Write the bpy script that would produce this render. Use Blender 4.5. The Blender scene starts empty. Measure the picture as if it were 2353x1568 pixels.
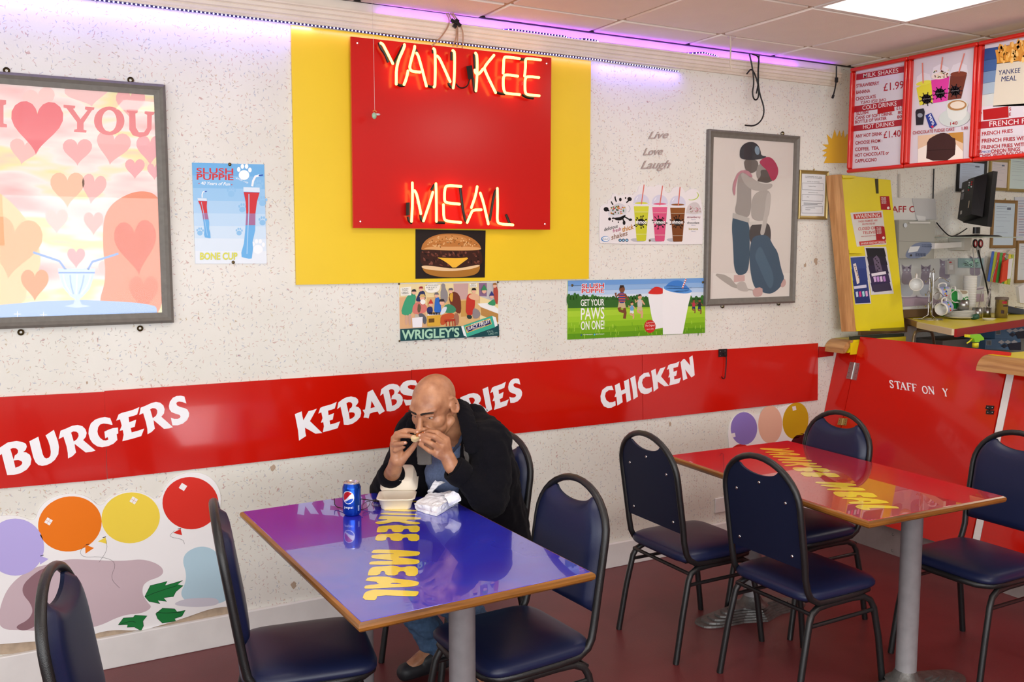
import bpy, bmesh, math, random
from math import sin, cos, pi, radians, sqrt, atan2
from mathutils import Vector, Matrix, Euler
from mathutils.geometry import tessellate_polygon

random.seed(7)
SC = bpy.context.scene
COL = SC.collection

# ------------------------------------------------------------------ camera
FPX = 2127.62; YAW = .502775; PITCH = .1008296; CD = 3.95; CH = 1.6963; CZ = 2.7506
cam = bpy.data.cameras.new('camera'); camo = bpy.data.objects.new('camera', cam); COL.objects.link(camo)
cam.sensor_width = 36; cam.lens = FPX / 2353 * 36; cam.clip_start = .05
camo.location = (0, -CD, CH); camo.rotation_euler = (pi / 2 - PITCH, 0, -YAW)
SC.camera = camo

# ------------------------------------------------------------------ view, world, daylight, lamps
SC.view_settings.view_transform = 'Standard'; SC.view_settings.look = 'None'
SC.view_settings.gamma = 1; SC.view_settings.use_curve_mapping = False
SC.view_settings.exposure = 0.03
W = bpy.data.worlds.new('world'); SC.world = W; W.use_nodes = True
W.node_tree.nodes['Background'].inputs[0].default_value = (.80, .90, 1, 1)
W.node_tree.nodes['Background'].inputs[1].default_value = 1.0

def area(name, loc, rot, sx, sy, power, col=(1, 1, 1), parent=None):
    l = bpy.data.lights.new(name, 'AREA'); l.shape = 'RECTANGLE'; l.size = sx; l.size_y = sy
    l.energy = power; l.color = col
    o = bpy.data.objects.new(name, l); COL.objects.link(o); o.location = loc; o.rotation_euler = rot
    if parent: o.parent = parent
    return o
# daylight through the shop front (behind the camera) and the side window on the left
area('shopfront_daylight', (-.2, -6.35, 1.5), (radians(130), 0, 0), 4.4, 1.9, 214, (.975, .99, 1.0))
area('side_window_daylight', (-2.45, -3.6, 1.55), (radians(110), 0, radians(-90)), 3.6, 1.7, 44, (.95, .98, 1.0))

# ------------------------------------------------------------------ pixel helpers (2353 x 1568 frame) -> points in the room
_f = Vector((sin(YAW) * cos(PITCH), cos(YAW) * cos(PITCH), -sin(PITCH)))
_r = Vector((cos(YAW), -sin(YAW), 0)); _u = _r.cross(_f); _c = Vector((0, -CD, CH))
def ray(px, py):
    return _f + _r * ((px - 1176.5) / FPX) - _u * ((py - 784) / FPX)
def PY(px, py, y=0.0):
    d = ray(px, py); return _c + d * ((y - _c.y) / d.y)
def PX(px, py, x):
    d = ray(px, py); return _c + d * ((x - _c.x) / d.x)
def PZ(px, py, z):
    d = ray(px, py); return _c + d * ((z - _c.z) / d.z)
CN = Vector((1, 0, -.2475)); CC = 4.16           # the leaning counter front
def PC(px, py, off=0.0):
    d = ray(px, py); return _c + d * ((CC - off - CN.dot(_c)) / CN.dot(d))

# ------------------------------------------------------------------ materials
def lin(h):
    if not isinstance(h, str): return tuple(h) + (1,) if len(h) == 3 else tuple(h)
    c = [int(h[i:i + 2], 16) / 255 for i in (0, 2, 4)]
    return tuple((x / 12.92 if x <= .04045 else ((x + .055) / 1.055) ** 2.4) for x in c) + (1,)
_mats = {}
def mat(name, col, rough=.5, metal=0, coat=0, spec=.5, bump=0, bscale=60, var=0, vscale=8, emis=0, trans=0, sheen=0, alpha=1, croughness=.04, ior=1.45, sub=0):
    if name in _mats: return _mats[name]
    m = bpy.data.materials.new(name); m.use_nodes = True; nt = m.node_tree
    b = nt.nodes['Principled BSDF']; c = lin(col)
    b.inputs['Base Color'].default_value = c; b.inputs['Roughness'].default_value = rough
    b.inputs['Metallic'].default_value = metal; b.inputs['Specular IOR Level'].default_value = spec
    b.inputs['Coat Weight'].default_value = coat; b.inputs['Coat Roughness'].default_value = croughness
    b.inputs['Sheen Weight'].default_value = sheen; b.inputs['IOR'].default_value = ior
    b.inputs['Transmission Weight'].default_value = trans; b.inputs['Alpha'].default_value = alpha
    if sub: b.inputs['Subsurface Weight'].default_value = sub; b.inputs['Subsurface Radius'].default_value = (.012, .005, .003)
    if emis:
        b.inputs['Emission Color'].default_value = c; b.inputs['Emission Strength'].default_value = emis
    if bump or var:
        tc = nt.nodes.new('ShaderNodeTexCoord')
    if bump:
        n = nt.nodes.new('ShaderNodeTexNoise'); n.inputs['Scale'].default_value = bscale; n.inputs['Detail'].default_value = 4
        nt.links.new(tc.outputs['Object'], n.inputs['Vector'])
        bp = nt.nodes.new('ShaderNodeBump'); bp.inputs['Strength'].default_value = bump; bp.inputs['Distance'].default_value = .004
        nt.links.new(n.outputs[0], bp.inputs['Height']); nt.links.new(bp.outputs[0], b.inputs['Normal'])
    if var:
        n = nt.nodes.new('ShaderNodeTexNoise'); n.inputs['Scale'].default_value = vscale; n.inputs['Detail'].default_value = 5
        nt.links.new(tc.outputs['Object'], n.inputs['Vector'])
        r = nt.nodes.new('ShaderNodeMapRange'); r.inputs['To Min'].default_value = 1 - var; r.inputs['To Max'].default_value = 1 + var * .6
        r.inputs['From Min'].default_value = .3; r.inputs['From Max'].default_value = .7
        nt.links.new(n.outputs[0], r.inputs['Value'])
        v = nt.nodes.new('ShaderNodeVectorMath'); v.operation = 'SCALE'; v.inputs[0].default_value = c[:3]
        nt.links.new(r.outputs[0], v.inputs['Scale']); nt.links.new(v.outputs[0], b.inputs['Base Color'])
    _mats[name] = m; return m
def ink(h, gloss=.45):                      # printed ink, one per colour
    return mat('ink_%s_%d' % (h, gloss * 100), h, rough=gloss, spec=.3)

def wood(name, c1, c2, axis='Y', rough=.35, scale=5):
    m = bpy.data.materials.new(name); m.use_nodes = True; nt = m.node_tree; b = nt.nodes['Principled BSDF']
    tc = nt.nodes.new('ShaderNodeTexCoord'); mp = nt.nodes.new('ShaderNodeMapping')
    mp.inputs['Scale'].default_value = {'X': (1, 14, 14), 'Y': (14, 1, 14), 'Z': (14, 14, 1)}[axis]
    n = nt.nodes.new('ShaderNodeTexNoise'); n.inputs['Scale'].default_value = scale; n.inputs['Detail'].default_value = 6; n.inputs['Distortion'].default_value = .6
    r = nt.nodes.new('ShaderNodeValToRGB'); r.color_ramp.elements[0].color = lin(c1); r.color_ramp.elements[1].color = lin(c2)
    r.color_ramp.elements[0].position = .32; r.color_ramp.elements[1].position = .68
    nt.links.new(tc.outputs['Object'], mp.inputs[0]); nt.links.new(mp.outputs[0], n.inputs['Vector'])
    nt.links.new(n.outputs[0], r.inputs[0]); nt.links.new(r.outputs[0], b.inputs['Base Color'])
    b.inputs['Roughness'].default_value = rough
    return m

def wall_material():
    m = bpy.data.materials.new('flecked_wall'); m.use_nodes = True; nt = m.node_tree; N = nt.nodes; L = nt.links
    b = N['Principled BSDF']; tc = N.new('ShaderNodeTexCoord')
    base = N.new('ShaderNodeTexNoise'); base.inputs['Scale'].default_value = 1.6; base.inputs['Detail'].default_value = 5
    L.new(tc.outputs['Object'], base.inputs['Vector'])
    cr = N.new('ShaderNodeValToRGB'); cr.color_ramp.elements[0].color = lin('dcdad0'); cr.color_ramp.elements[1].color = lin('e9e7e0')
    cr.color_ramp.elements[0].position = .35; cr.color_ramp.elements[1].position = .65
    L.new(base.outputs[0], cr.inputs[0]); colr = cr.outputs[0]
    # short coloured threads: a random little ellipse per voronoi cell
    def flecks(colin, scale, seed, a, bb, keep, color, warp):
        ad = N.new('ShaderNodeVectorMath'); ad.operation = 'ADD'; ad.inputs[1].default_value = (seed, 0, seed * .37)
        L.new(tc.outputs['Object'], ad.inputs[0])
        nz = N.new('ShaderNodeTexNoise'); nz.inputs['Scale'].default_value = 90; nz.inputs['Detail'].default_value = 1
        L.new(ad.outputs[0], nz.inputs['Vector'])
        sb = N.new('ShaderNodeVectorMath'); sb.operation = 'SUBTRACT'; sb.inputs[1].default_value = (.5, .5, .5); L.new(nz.outputs['Color'], sb.inputs[0])
        sc = N.new('ShaderNodeVectorMath'); sc.operation = 'SCALE'; sc.inputs['Scale'].default_value = warp; L.new(sb.outputs[0], sc.inputs[0])
        a2 = N.new('ShaderNodeVectorMath'); a2.operation = 'ADD'; L.new(ad.outputs[0], a2.inputs[0]); L.new(sc.outputs[0], a2.inputs[1])
        fl = N.new('ShaderNodeVectorMath'); fl.operation = 'MULTIPLY'; fl.inputs[1].default_value = (1, 0, 1); L.new(a2.outputs[0], fl.inputs[0])
        v = N.new('ShaderNodeTexVoronoi'); v.inputs['Scale'].default_value = scale; L.new(fl.outputs[0], v.inputs['Vector'])
        d = N.new('ShaderNodeVectorMath'); d.operation = 'SUBTRACT'
        s2 = N.new('ShaderNodeVectorMath'); s2.operation = 'SCALE'; s2.inputs['Scale'].default_value = 1.0
        L.new(v.outputs['Position'], s2.inputs[0]); L.new(fl.outputs[0], d.inputs[0]); L.new(s2.outputs[0], d.inputs[1])
        wn = N.new('ShaderNodeTexWhiteNoise'); L.new(v.outputs['Color'], wn.inputs['Vector'])
        an = N.new('ShaderNodeMath'); an.operation = 'MULTIPLY'; an.inputs[1].default_value = 6.283; L.new(wn.outputs['Value'], an.inputs[0])
        ro = N.new('ShaderNodeVectorRotate'); ro.rotation_type = 'Y_AXIS'; L.new(d.outputs[0], ro.inputs['Vector']); L.new(an.outputs[0], ro.inputs['Angle'])
        dv = N.new('ShaderNodeVectorMath'); dv.operation = 'MULTIPLY'; dv.inputs[1].default_value = (1 / a, 0, 1 / bb); L.new(ro.outputs[0], dv.inputs[0])
        ln = N.new('ShaderNodeVectorMath'); ln.operation = 'LENGTH'; L.new(dv.outputs[0], ln.inputs[0])
        c1 = N.new('ShaderNodeMapRange'); c1.inputs['From Min'].default_value = 1.25; c1.inputs['From Max'].default_value = .6; L.new(ln.outputs['Value'], c1.inputs['Value'])
        sp = N.new('ShaderNodeSeparateColor'); L.new(v.outputs['Color'], sp.inputs[0])
        kp = N.new('ShaderNodeMath'); kp.operation = 'LESS_THAN'; kp.inputs[1].default_value = keep; L.new(sp.outputs[0], kp.inputs[0])
        ml = N.new('ShaderNodeMath'); ml.operation = 'MULTIPLY'; L.new(c1.outputs[0], ml.inputs[0]); L.new(kp.outputs[0], ml.inputs[1])
        m2 = N.new('ShaderNodeMath'); m2.operation = 'MULTIPLY'; m2.inputs[1].default_value = .52; L.new(ml.outputs[0], m2.inputs[0])
        mx = N.new('ShaderNodeMix'); mx.data_type = 'RGBA'; L.new(m2.outputs[0], mx.inputs['Factor']); L.new(colin, mx.inputs[6]); mx.inputs[7].default_value = lin(color)
        return mx.outputs[2]
    colr = flecks(colr, 58, 3.1, .0068, .0014, .22, 'b8736a', .010)
    colr = flecks(colr, 52, 9.7, .0072, .0014, .16, '7d8cae', .012)
    colr = flecks(colr, 60, 17.3, .0058, .0013, .15, '80766c', .010)
    colr = flecks(colr, 40, 27.9, .0060, .0018, .12, 'b89a58', .012)
    colr = flecks(colr, 26, 31.3, .0090, .0024, .05, 'a8504c', .016)
    L.new(colr, b.inputs['Base Color']); b.inputs['Roughness'].default_value = .62; b.inputs['Specular IOR Level'].default_value = .3
    bn = N.new('ShaderNodeTexNoise'); bn.inputs['Scale'].default_value = 120; bn.inputs['Detail'].default_value = 3; L.new(tc.outputs['Object'], bn.inputs['Vector'])
    bp = N.new('ShaderNodeBump'); bp.inputs['Strength'].default_value = .25; bp.inputs['Distance'].default_value = .003
    L.new(bn.outputs[0], bp.inputs['Height']); L.new(bp.outputs[0], b.inputs['Normal'])
    return m

M_wall = wall_material()
M_floor = mat('floor_red', '6c3032', rough=.36, spec=.45, var=.10, vscale=5, bump=.12, bscale=220)
M_tile = mat('ceiling_tile', 'efe6dc', rough=.9, spec=.1, bump=.35, bscale=260, var=.02)
M_grid = mat('ceiling_grid', 'bfa890', rough=.7)
M_white = mat('white_paint', 'e6e4e2', rough=.38, var=.04, vscale=12)
M_cream = mat('cornice_paint', 'e9ddcf', rough=.55, var=.07, vscale=9, bump=.2, bscale=35)
M_black = mat('black_plastic', '111114', rough=.4)
M_tube = mat('black_hammered', '1b1b1c', rough=.30, spec=.6, bump=.25, bscale=520)
M_vinyl = mat('navy_vinyl', '151d3d', rough=.38, spec=.45, bump=.10, bscale=500)
M_vinylb = mat('navy_vinyl_back', '131a33', rough=.5, spec=.3)
M_chrome = mat('chrome', 'c8c8c8', rough=.18, metal=1)
M_steel = mat('brushed_steel', 'a9a9a8', rough=.32, metal=1)
M_alu = mat('painted_aluminium', 'a6a6a9', rough=.36, metal=.35, var=.10, vscale=30)
M_iron = mat('cast_iron', '6a6866', rough=.45, metal=.55, var=.3, vscale=30, bump=.5, bscale=90)
M_red = mat('red_acrylic', 'c61405', rough=.14, spec=.5, coat=.25)
M_redf = mat('red_frame', 'c4180a', rough=.28, coat=.3)
M_redd = mat('dark_red', 'a5120f', rough=.2)
M_yel = mat('yellow_panel', 'efcb22', rough=.42, var=.03, vscale=3)
M_yelk = mat('yellow_laminate', 'e9d514', rough=.35, var=.03)
M_frame = mat('grey_frame', '6f6b64', rough=.5, var=.12, vscale=40)
M_gold = mat('gold_frame', 'a8925a', rough=.35, metal=.5)
M_goldd = mat('brown_frame', '8a6838', rough=.45)
M_glass = mat('picture_glass', 'ffffff', rough=.02, trans=1, ior=1.45, alpha=1)
M_paper = mat('white_paper', 'e9e9ea', rough=.6)
M_ceramic = mat('white_ceramic', 'e8e6e1', rough=.15, spec=.5)
M_led = mat('led_dot', 'c4baff', emis=6)
M_neon = mat('neon_yellow', (1, .58, .13), emis=4.3, rough=.3)
M_dark = mat('dark_gap', '1a1512', rough=.8)
M_woodE = wood('table_edge_wood', '5a3512', 'a56c2c', 'Y', .3, 3)
M_woodC = wood('counter_wood', '9a6a3e', 'c99a63', 'Y', .4, 3)
M_woodF = wood('flap_wood', 'b07a44', 'd09a62', 'Z', .5, 3)

def thin_glass(name='thin_glass', tint=(1, 1, 1, 1), refl=.10):
    m = bpy.data.materials.new(name); m.use_nodes = True; nt = m.node_tree; N = nt.nodes; L = nt.links
    for n in list(N):
        if n.type != 'OUTPUT_MATERIAL': N.remove(n)
    t = N.new('ShaderNodeBsdfTransparent'); t.inputs[0].default_value = tint; g = N.new('ShaderNodeBsdfGlossy'); g.inputs['Roughness'].default_value = .015
    lw = N.new('ShaderNodeLayerWeight'); pw = N.new('ShaderNodeMath'); pw.operation = 'POWER'; pw.inputs[1].default_value = 5; L.new(lw.outputs['Facing'], pw.inputs[0]); f = N.new('ShaderNodeMapRange'); f.inputs['To Min'].default_value = .026; L.new(pw.outputs[0], f.inputs['Value']); mx = N.new('ShaderNodeMixShader')
    L.new(f.outputs[0], mx.inputs[0]); L.new(t.outputs[0], mx.inputs[1]); L.new(g.outputs[0], mx.inputs[2])
    L.new(mx.outputs[0], N['Material Output'].inputs[0]); return m
M_tglass = thin_glass()
M_cup = thin_glass('clear_plastic', (.97, .97, 1, 1))

# ------------------------------------------------------------------ mesh builder
class MB:
    def __init__(s): s.v = []; s.f = []; s.mi = []; s.mats = []; s.sm = []
    def m(s, material):
        if material not in s.mats: s.mats.append(material)
        return s.mats.index(material)
    def add(s, vs, fs, material, smooth=False):
        b = len(s.v); k = s.m(material); s.v += [tuple(x) for x in vs]
        for f in fs: s.f.append(tuple(b + i for i in f)); s.mi.append(k); s.sm.append(smooth)
        return s
    def box(s, c, d, material, rot=None, bev=0, seg=2):
        bm = bmesh.new(); bmesh.ops.create_cube(bm, size=1); bmesh.ops.scale(bm, vec=d, verts=bm.verts)
        if bev: bmesh.ops.bevel(bm, geom=bm.edges[:], offset=bev, segments=seg, profile=.5, affect='EDGES')
        if rot: bmesh.ops.rotate(bm, verts=bm.verts, matrix=Euler(rot).to_matrix())
        bmesh.ops.translate(bm, verts=bm.verts, vec=c)
        bm.verts.index_update(); s.add([v.co for v in bm.verts], [], material)
        base = len(s.v) - len(bm.verts); k = s.m(material); big = sorted((f.calc_area() for f in bm.faces), reverse=True)[min(5, len(bm.faces) - 1)]
        for f in bm.faces: s.f.append(tuple(base + v.index for v in f.verts)); s.mi.append(k); s.sm.append(bool(bev) and f.calc_area() < big * .999)
        bm.free(); return s
    def hexa(s, a, b, material):           # two matching polygons (lists of points) joined by side faces
        n = len(a); vs = list(a) + list(b)
        tri = tessellate_polygon([[Vector(p) for p in a]])
        fs = [tuple(t) for t in tri] + [tuple(n + i for i in reversed(t)) for t in tri]
        fs += [(i, (i + 1) % n, n + (i + 1) % n, n + i) for i in range(n)]
        return s.add(vs, fs, material)
    def tube(s, pts, r, material, n=8, closed=False, rb=None, cap=True, up=None, smooth=True):
        pts = [Vector(p) for p in pts]; N = len(pts); rs = r if isinstance(r, (list, tuple)) else [r] * N
        T = []
        for i in range(N):
            a = pts[(i - 1) % N] if (closed or i > 0) else pts[i]; b = pts[(i + 1) % N] if (closed or i < N - 1) else pts[i]
            t = (b - a); T.append(t.normalized() if t.length > 1e-9 else Vector((0, 0, 1)))
        u = Vector(up) if up else (Vector((0, 0, 1)) if abs(T[0].z) < .9 else Vector((1, 0, 0)))
        u = (u - T[0] * u.dot(T[0])).normalized(); vs = []
        for i in range(N):
            if up: u = Vector(up)
            u = u - T[i] * u.dot(T[i])
            u = u.normalized() if u.length > 1e-6 else T[i].orthogonal().normalized()
            w = T[i].cross(u); R = rs[i]; Rb = (rb / r * R if (rb and not isinstance(r, (list, tuple))) else R)
            for k in range(n):
                a = 2 * pi * k / n; vs.append(pts[i] + u * (cos(a) * R) + w * (sin(a) * Rb))
        fs = []
        for i in range(N if closed else N - 1):
            j = (i + 1) % N
            for k in range(n): k2 = (k + 1) % n; fs.append((i * n + k, i * n + k2, j * n + k2, j * n + k))
        s.add(vs, fs, material, smooth)
        if cap and not closed:
            s.add(vs[:n], [tuple(reversed(range(n)))], material); s.add(vs[-n:], [tuple(range(n))], material)
        return s
    def lathe(s, prof, material, c=(0, 0, 0), n=24, axis='Z', M=None, smooth=True):
        vs = []; fs = []
        for r, z in prof:
            for k in range(n):
                a = 2 * pi * k / n; p = Vector((r * cos(a), r * sin(a), z))
                if M: p = M @ p
                vs.append(p + Vector(c))
        for i in range(len(prof) - 1):
            for k in range(n): k2 = (k + 1) % n; fs.append((i * n + k, i * n + k2, (i + 1) * n + k2, (i + 1) * n + k))
        s.add(vs, fs, material, smooth); return s
    def sphere(s, c, r, material, n=12, m=8, M=None):
        r = r if isinstance(r, (tuple, list)) else (r, r, r); vs = []; fs = []
        for i in range(m + 1):
            t = pi * i / m
            for k in range(n):
                a = 2 * pi * k / n; p = Vector((r[0] * sin(t) * cos(a), r[1] * sin(t) * sin(a), r[2] * cos(t)))
                if M: p = M @ p
                vs.append(p + Vector(c))
        for i in range(m):
            for k in range(n): k2 = (k + 1) % n; fs.append((i * n + k, (i + 1) * n + k, (i + 1) * n + k2, i * n + k2))
        return s.add(vs, fs, material, True)
    def build(s, name, parent=None, fix=False, M=None):
        me = bpy.data.meshes.new(name); me.from_pydata([tuple(M @ Vector(v)) for v in s.v] if M else s.v, [], s.f)
        for m_ in s.mats: me.materials.append(m_)
        me.polygons.foreach_set('material_index', s.mi); me.polygons.foreach_set('use_smooth', s.sm)
        me.update()
        if fix:
            bm = bmesh.new(); bm.from_mesh(me); bmesh.ops.remove_doubles(bm, verts=bm.verts, dist=1e-5); bmesh.ops.recalc_face_normals(bm, faces=bm.faces); bm.to_mesh(me); bm.free()
        o = bpy.data.objects.new(name, me); COL.objects.link(o)
        if parent: o.parent = parent
        return o

def tag(o, label=None, cat=None, group=None, kind=None):
    if label: o['label'] = label
    if cat: o['category'] = cat
    if group: o['group'] = group
    if kind: o['kind'] = kind
    return o
def thing(name, label, cat, loc=(0, 0, 0), rz=0, group=None, kind=None):
    o = bpy.data.objects.new(name, None); COL.objects.link(o); o.location = loc; o.rotation_euler = (0, 0, rz); o.empty_display_size = .1
    return tag(o, label, cat, group, kind)
def copy_tree(o, parent=None):
    c = o.copy(); COL.objects.link(c); c.parent = parent
    for ch in list(o.children): copy_tree(ch, c)
    return c
def chaikin(p, it=2, closed=False):
    for _ in range(it):
        q = []; n = len(p)
        if not closed: q.append(p[0])
        for i in range(n if closed else n - 1):
            a = Vector(p[i]); b = Vector(p[(i + 1) % n]); q += [tuple(a * .75 + b * .25), tuple(a * .25 + b * .75)]
        if not closed: q.append(p[-1])
        p = q
    return p
def arc(cx, cy, rx, ry, a0, a1, n=24, rot=0):
    o = []
    for i in range(n + 1):
        a = radians(a0 + (a1 - a0) * i / n); x = rx * cos(a); y = ry * sin(a); R = radians(rot)
        o.append((cx + x * cos(R) - y * sin(R), cy + x * sin(R) + y * cos(R)))
    return o
def ell(cx, cy, rx, ry=None, rot=0, n=28): return arc(cx, cy, rx, ry or rx, 0, 360, n, rot)[:-1]

# ------------------------------------------------------------------ text outlines from the built-in font
_tc = {}; _cap = [None]
def glyphs(txt, bold=0.0, shear=0.0, space=1.0):
    k = (txt, bold, shear, space)
    if k in _tc: return _tc[k]
    cu = bpy.data.curves.new('t', 'FONT'); cu.body = txt; cu.offset = bold; cu.shear = shear; cu.space_character = space; cu.resolution_u = 3
    cu.fill_mode = 'BOTH'; o = bpy.data.objects.new('t', cu); COL.objects.link(o)
    me = o.to_mesh(); vs = [(v.co.x, v.co.y) for v in me.vertices]; fs = [tuple(p.vertices) for p in me.polygons]
    o.to_mesh_clear(); bpy.data.objects.remove(o); bpy.data.curves.remove(cu)
    if _cap[0] is None:
        _cap[0] = 1; hv, _, _, _ = glyphs('H'); _cap[0] = max(v[1] for v in hv)
    xs = [v[0] for v in vs] or [0, 1]
    _tc[k] = (vs, fs, min(xs), max(xs)); return _tc[k]

class Art:
    """flat print drawn on a plane; f maps photo pixels to points on that plane, n is the way it faces"""
    def __init__(s, f, n, eps=.00014): s.f = f; s.n = Vector(n).normalized(); s.b = MB(); s.L = 1; s.eps = eps
    def lay(s, L):
        if L is None: L = s.L
        s.L = max(s.L, L + 1); return L
    def P(s, x, y, L=None): return s.f(x, y) + s.n * (s.eps * (s.L if L is None else L))
    def poly(s, pts, h, holes=(), gloss=.45, L=None):
        loops = [[Vector((x, -y, 0)) for x, y in pts]] + [[Vector((x, -y, 0)) for x, y in q] for q in holes]
        tri = tessellate_polygon(loops); allp = list(pts) + [p for q in holes for p in q]
        m_ = ink(h, gloss) if isinstance(h, str) else h
        L = s.lay(L)
        vs = [s.P(x, y, L) for x, y in allp]; fs = []
        for t in tri:
            a, b, c = (vs[i] for i in t); fs.append(t if (b - a).cross(c - a).dot(s.n) > 0 else tuple(reversed(t)))
        s.b.add(vs, fs, m_); return s
    def rect(s, x0, y0, x1, y1, h, **k): return s.poly([(x0, y0), (x1, y0), (x1, y1), (x0, y1)], h, **k)
    def ell(s, cx, cy, rx, ry, h, rot=0, n=28, **k): return s.poly(ell(cx, cy, rx, ry, rot, n), h, **k)
    def line(s, pts, w, h, L=None, gloss=.45):
        n = len(pts); l = []; r = []
        for i in range(n):
            a = Vector(pts[max(0, i - 1)]); b = Vector(pts[min(n - 1, i + 1)]); t = (b - a); t = t.normalized() if t.length else Vector((1, 0)); q = Vector((-t.y, t.x)) * w / 2
            p = Vector(pts[i]); l.append(tuple(p + q)); r.append(tuple(p - q))
        m_ = ink(h, gloss) if isinstance(h, str) else h
        L = s.lay(L)
        vs = [s.P(x, y, L) for x, y in l + r]; s.b.add(vs, [(i, i + 1, n + i + 1, n + i) for i in range(n - 1)], m_); return s
    def text(s, t, x0, y0, x1, y1, h0, col, h1=None, bold=0.0, shear=0.0, L=None, space=1.0, tilt=0.0, gloss=.45):
        vs, fs, a, b = glyphs(t, bold, shear, space); h1 = h1 or h0; w = max(b - a, 1e-6); o = []
        L = s.lay(L)
        for x, y in vs:
            u = (x - a) / w; v = y / _cap[0]; h = h0 + (h1 - h0) * u
            o.append(s.P(x0 + (x1 - x0) * u + tilt * v, y0 + (y1 - y0) * u - v * h, L))
        s.b.add(o, fs, ink(col, gloss) if isinstance(col, str) else col); return s
    def done(s, name, parent): return s.b.build(name, parent) if s.b.v else None
def quadpt(q, u, v):                      # TL,TR,BR,BL
    (a, b, c, d) = q
    return ((a[0] * (1 - u) + b[0] * u) * (1 - v) + (d[0] * (1 - u) + c[0] * u) * v, (a[1] * (1 - u) + b[1] * u) * (1 - v) + (d[1] * (1 - u) + c[1] * u) * v)
def slab(f, quad, t, material, n=(0, -1, 0), mb=None):   # a panel whose front face is the pixel outline, t thick behind it
    n = Vector(n).normalized(); a = [f(x, y) for x, y in quad]; b = [p - n * t for p in a]
    mb = mb or MB(); mb.hexa(a, b, material); return mb
# ================================================================== ROOM
XL, XR, YF = -2.6, 7.6, -6.6
def struct(name, mb, label=None): return tag(mb.build(name), label or name.replace('_', ' '), 'structure', kind='structure')
w = MB(); w.box(((XL + XR) / 2, .06, CZ / 2 + .1), (XR - XL + .2, .12, CZ + .2), M_wall)
struct('wall_back', w, 'cream wall flecked with red and blue threads')
w = MB()
for c, d in (((XL - .05, -.9, CZ / 2), (.1, 1.8, CZ)), ((XL - .05, -6, CZ / 2), (.1, 1.2, CZ)), ((XL - .05, -3.6, .33), (.1, 3.6, .66)), ((XL - .05, -3.6, 2.6), (.1, 3.6, .3))): w.box(c, d, M_wall)
struct('wall_left', w, 'cream flecked side wall with a window')
w = MB()
for c, d in (((-2.55, YF, CZ / 2), (.3, .1, CZ)), ((5, YF, CZ / 2), (5.4, .1, CZ)), ((0, YF, .25), (5, .1, .5)), ((0, YF, 2.65), (5, .1, .2)), ((0, YF + .02, 1.5), (.08, .1, 2.1))): w.box(c, d, M_white)
struct('wall_front', w, 'shopfront wall with large openings')
struct('wall_right', MB().box((XR + .05, YF / 2, CZ / 2), (.1, -YF, CZ), M_wall), 'cream wall at the far end of the kitchen')
struct('floor', MB().box(((XL + XR) / 2, YF / 2, -.05), (XR - XL, -YF + .2, .1), M_floor), 'dark red vinyl floor')
# skirting board
sk = MB(); sk.box(((XL + 4.24) / 2, -.011, .066), (4.24 - XL, .022, .132), M_white, bev=.004)
tag(sk.build('baseboard_back'), 'white painted skirting board along the flecked wall', 'structure', kind='structure')

# ceiling: dropped tiles in a grid
cl = thing('ceiling', 'suspended ceiling of square tiles', 'structure', (0, 0, CZ), kind='structure')
GX, GY = 1.9916, -.3011
LIT = {(2, -2), (-2, -6), (2, -6), (-2, -3), (6, -3), (8, -6)}  # first cell is the visible panel, the rest are added unseen for even light
LITV = {}
def grid_cell(i, j): return GX + .6 * i, GY + .6 * j           # min corner
tm = {}
g = MB()
for i in range(-8, 11):
    x = GX + .6 * i
    if XL < x < XR: g.box((x, YF / 2, .012), (.024, -YF, .012), M_grid)
for j in range(-11, 1):
    y = GY + .6 * j
    if YF < y: g.box(((XL + XR) / 2, y, .0125), (XR - XL, .024, .012), M_grid)
g.box(((XL + XR) / 2, YF / 2, .05), (XR - XL, -YF, .05), M_grid)
g.build('ceiling_grid', cl)
rngt = random.Random(3)
for i in range(-8, 10):
    for j in range(-11, 1):
        x0, y0 = grid_cell(i, j); x1, y1 = x0 + .6, y0 + .6
        y1 = min(y1, -.02); y0 = max(y0, YF); x0 = max(x0, XL); x1 = min(x1, XR)
        if x1 - x0 < .05 or y1 - y0 < .05 or (i, j) in LIT: continue
        k = (round(x1 - x0, 3), round(y1 - y0, 3))
        if k not in tm:
            b = MB().box((0, 0, 0), (k[0] - .026, k[1] - .026 if y1 > -.03 and False else k[1] - .026, .016), M_tile, bev=.004, seg=1); o = b.build('ceiling_tile', cl); tm[k] = o.data
        else:
            o = bpy.data.objects.new('ceiling_tile', tm[k]); COL.objects.link(o); o.parent = cl
        o.location = ((x0 + x1) / 2, (y0 + y1) / 2, .006 + rngt.uniform(-.002, .001)); o.rotation_euler = (rngt.uniform(-.0015, .0015), rngt.uniform(-.0015, .0015), 0)
M_panel = mat('light_panel', 'fffaf2', emis=1.6, rough=.4)
first = True
for (i, j) in sorted(LIT, key=lambda t: t != (2, -2)):
    x0, y0 = grid_cell(i, j); cx, cy = x0 + .3, y0 + .3
    t = thing('ceiling_light', 'square lit ceiling panel above the red table' if first else 'lit ceiling panel ' + {(-2, -6): 'added out of view for even light, front left', (2, -6): 'added out of view for even light, middle of the shopfront', (-2, -3): 'added out of view for even light, left side', (6, -3): 'added out of view to brighten the staff side', (8, -6): 'added out of view for even light, far right corner'}[(i, j)], 'light', (cx, cy, CZ), group='ceiling light panels')
    f = MB()
    for s in (-1, 1): f.box((0, s * .285, .004), (.594, .024, .014), M_white); f.box((s * .285, 0, .004), (.024, .546, .014), M_white)
    f.build('light_frame', t); MB().box((0, 0, .008), (.55, .55, .006), M_panel).build('diffuser', t)
    area('panel_lamp', (0, 0, -.006), (0, 0, 0),   .54, .54, 8 if first else (15 if (i, j) == (6, -3) else 10.5), (1, .93, .85), t); first = False

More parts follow.
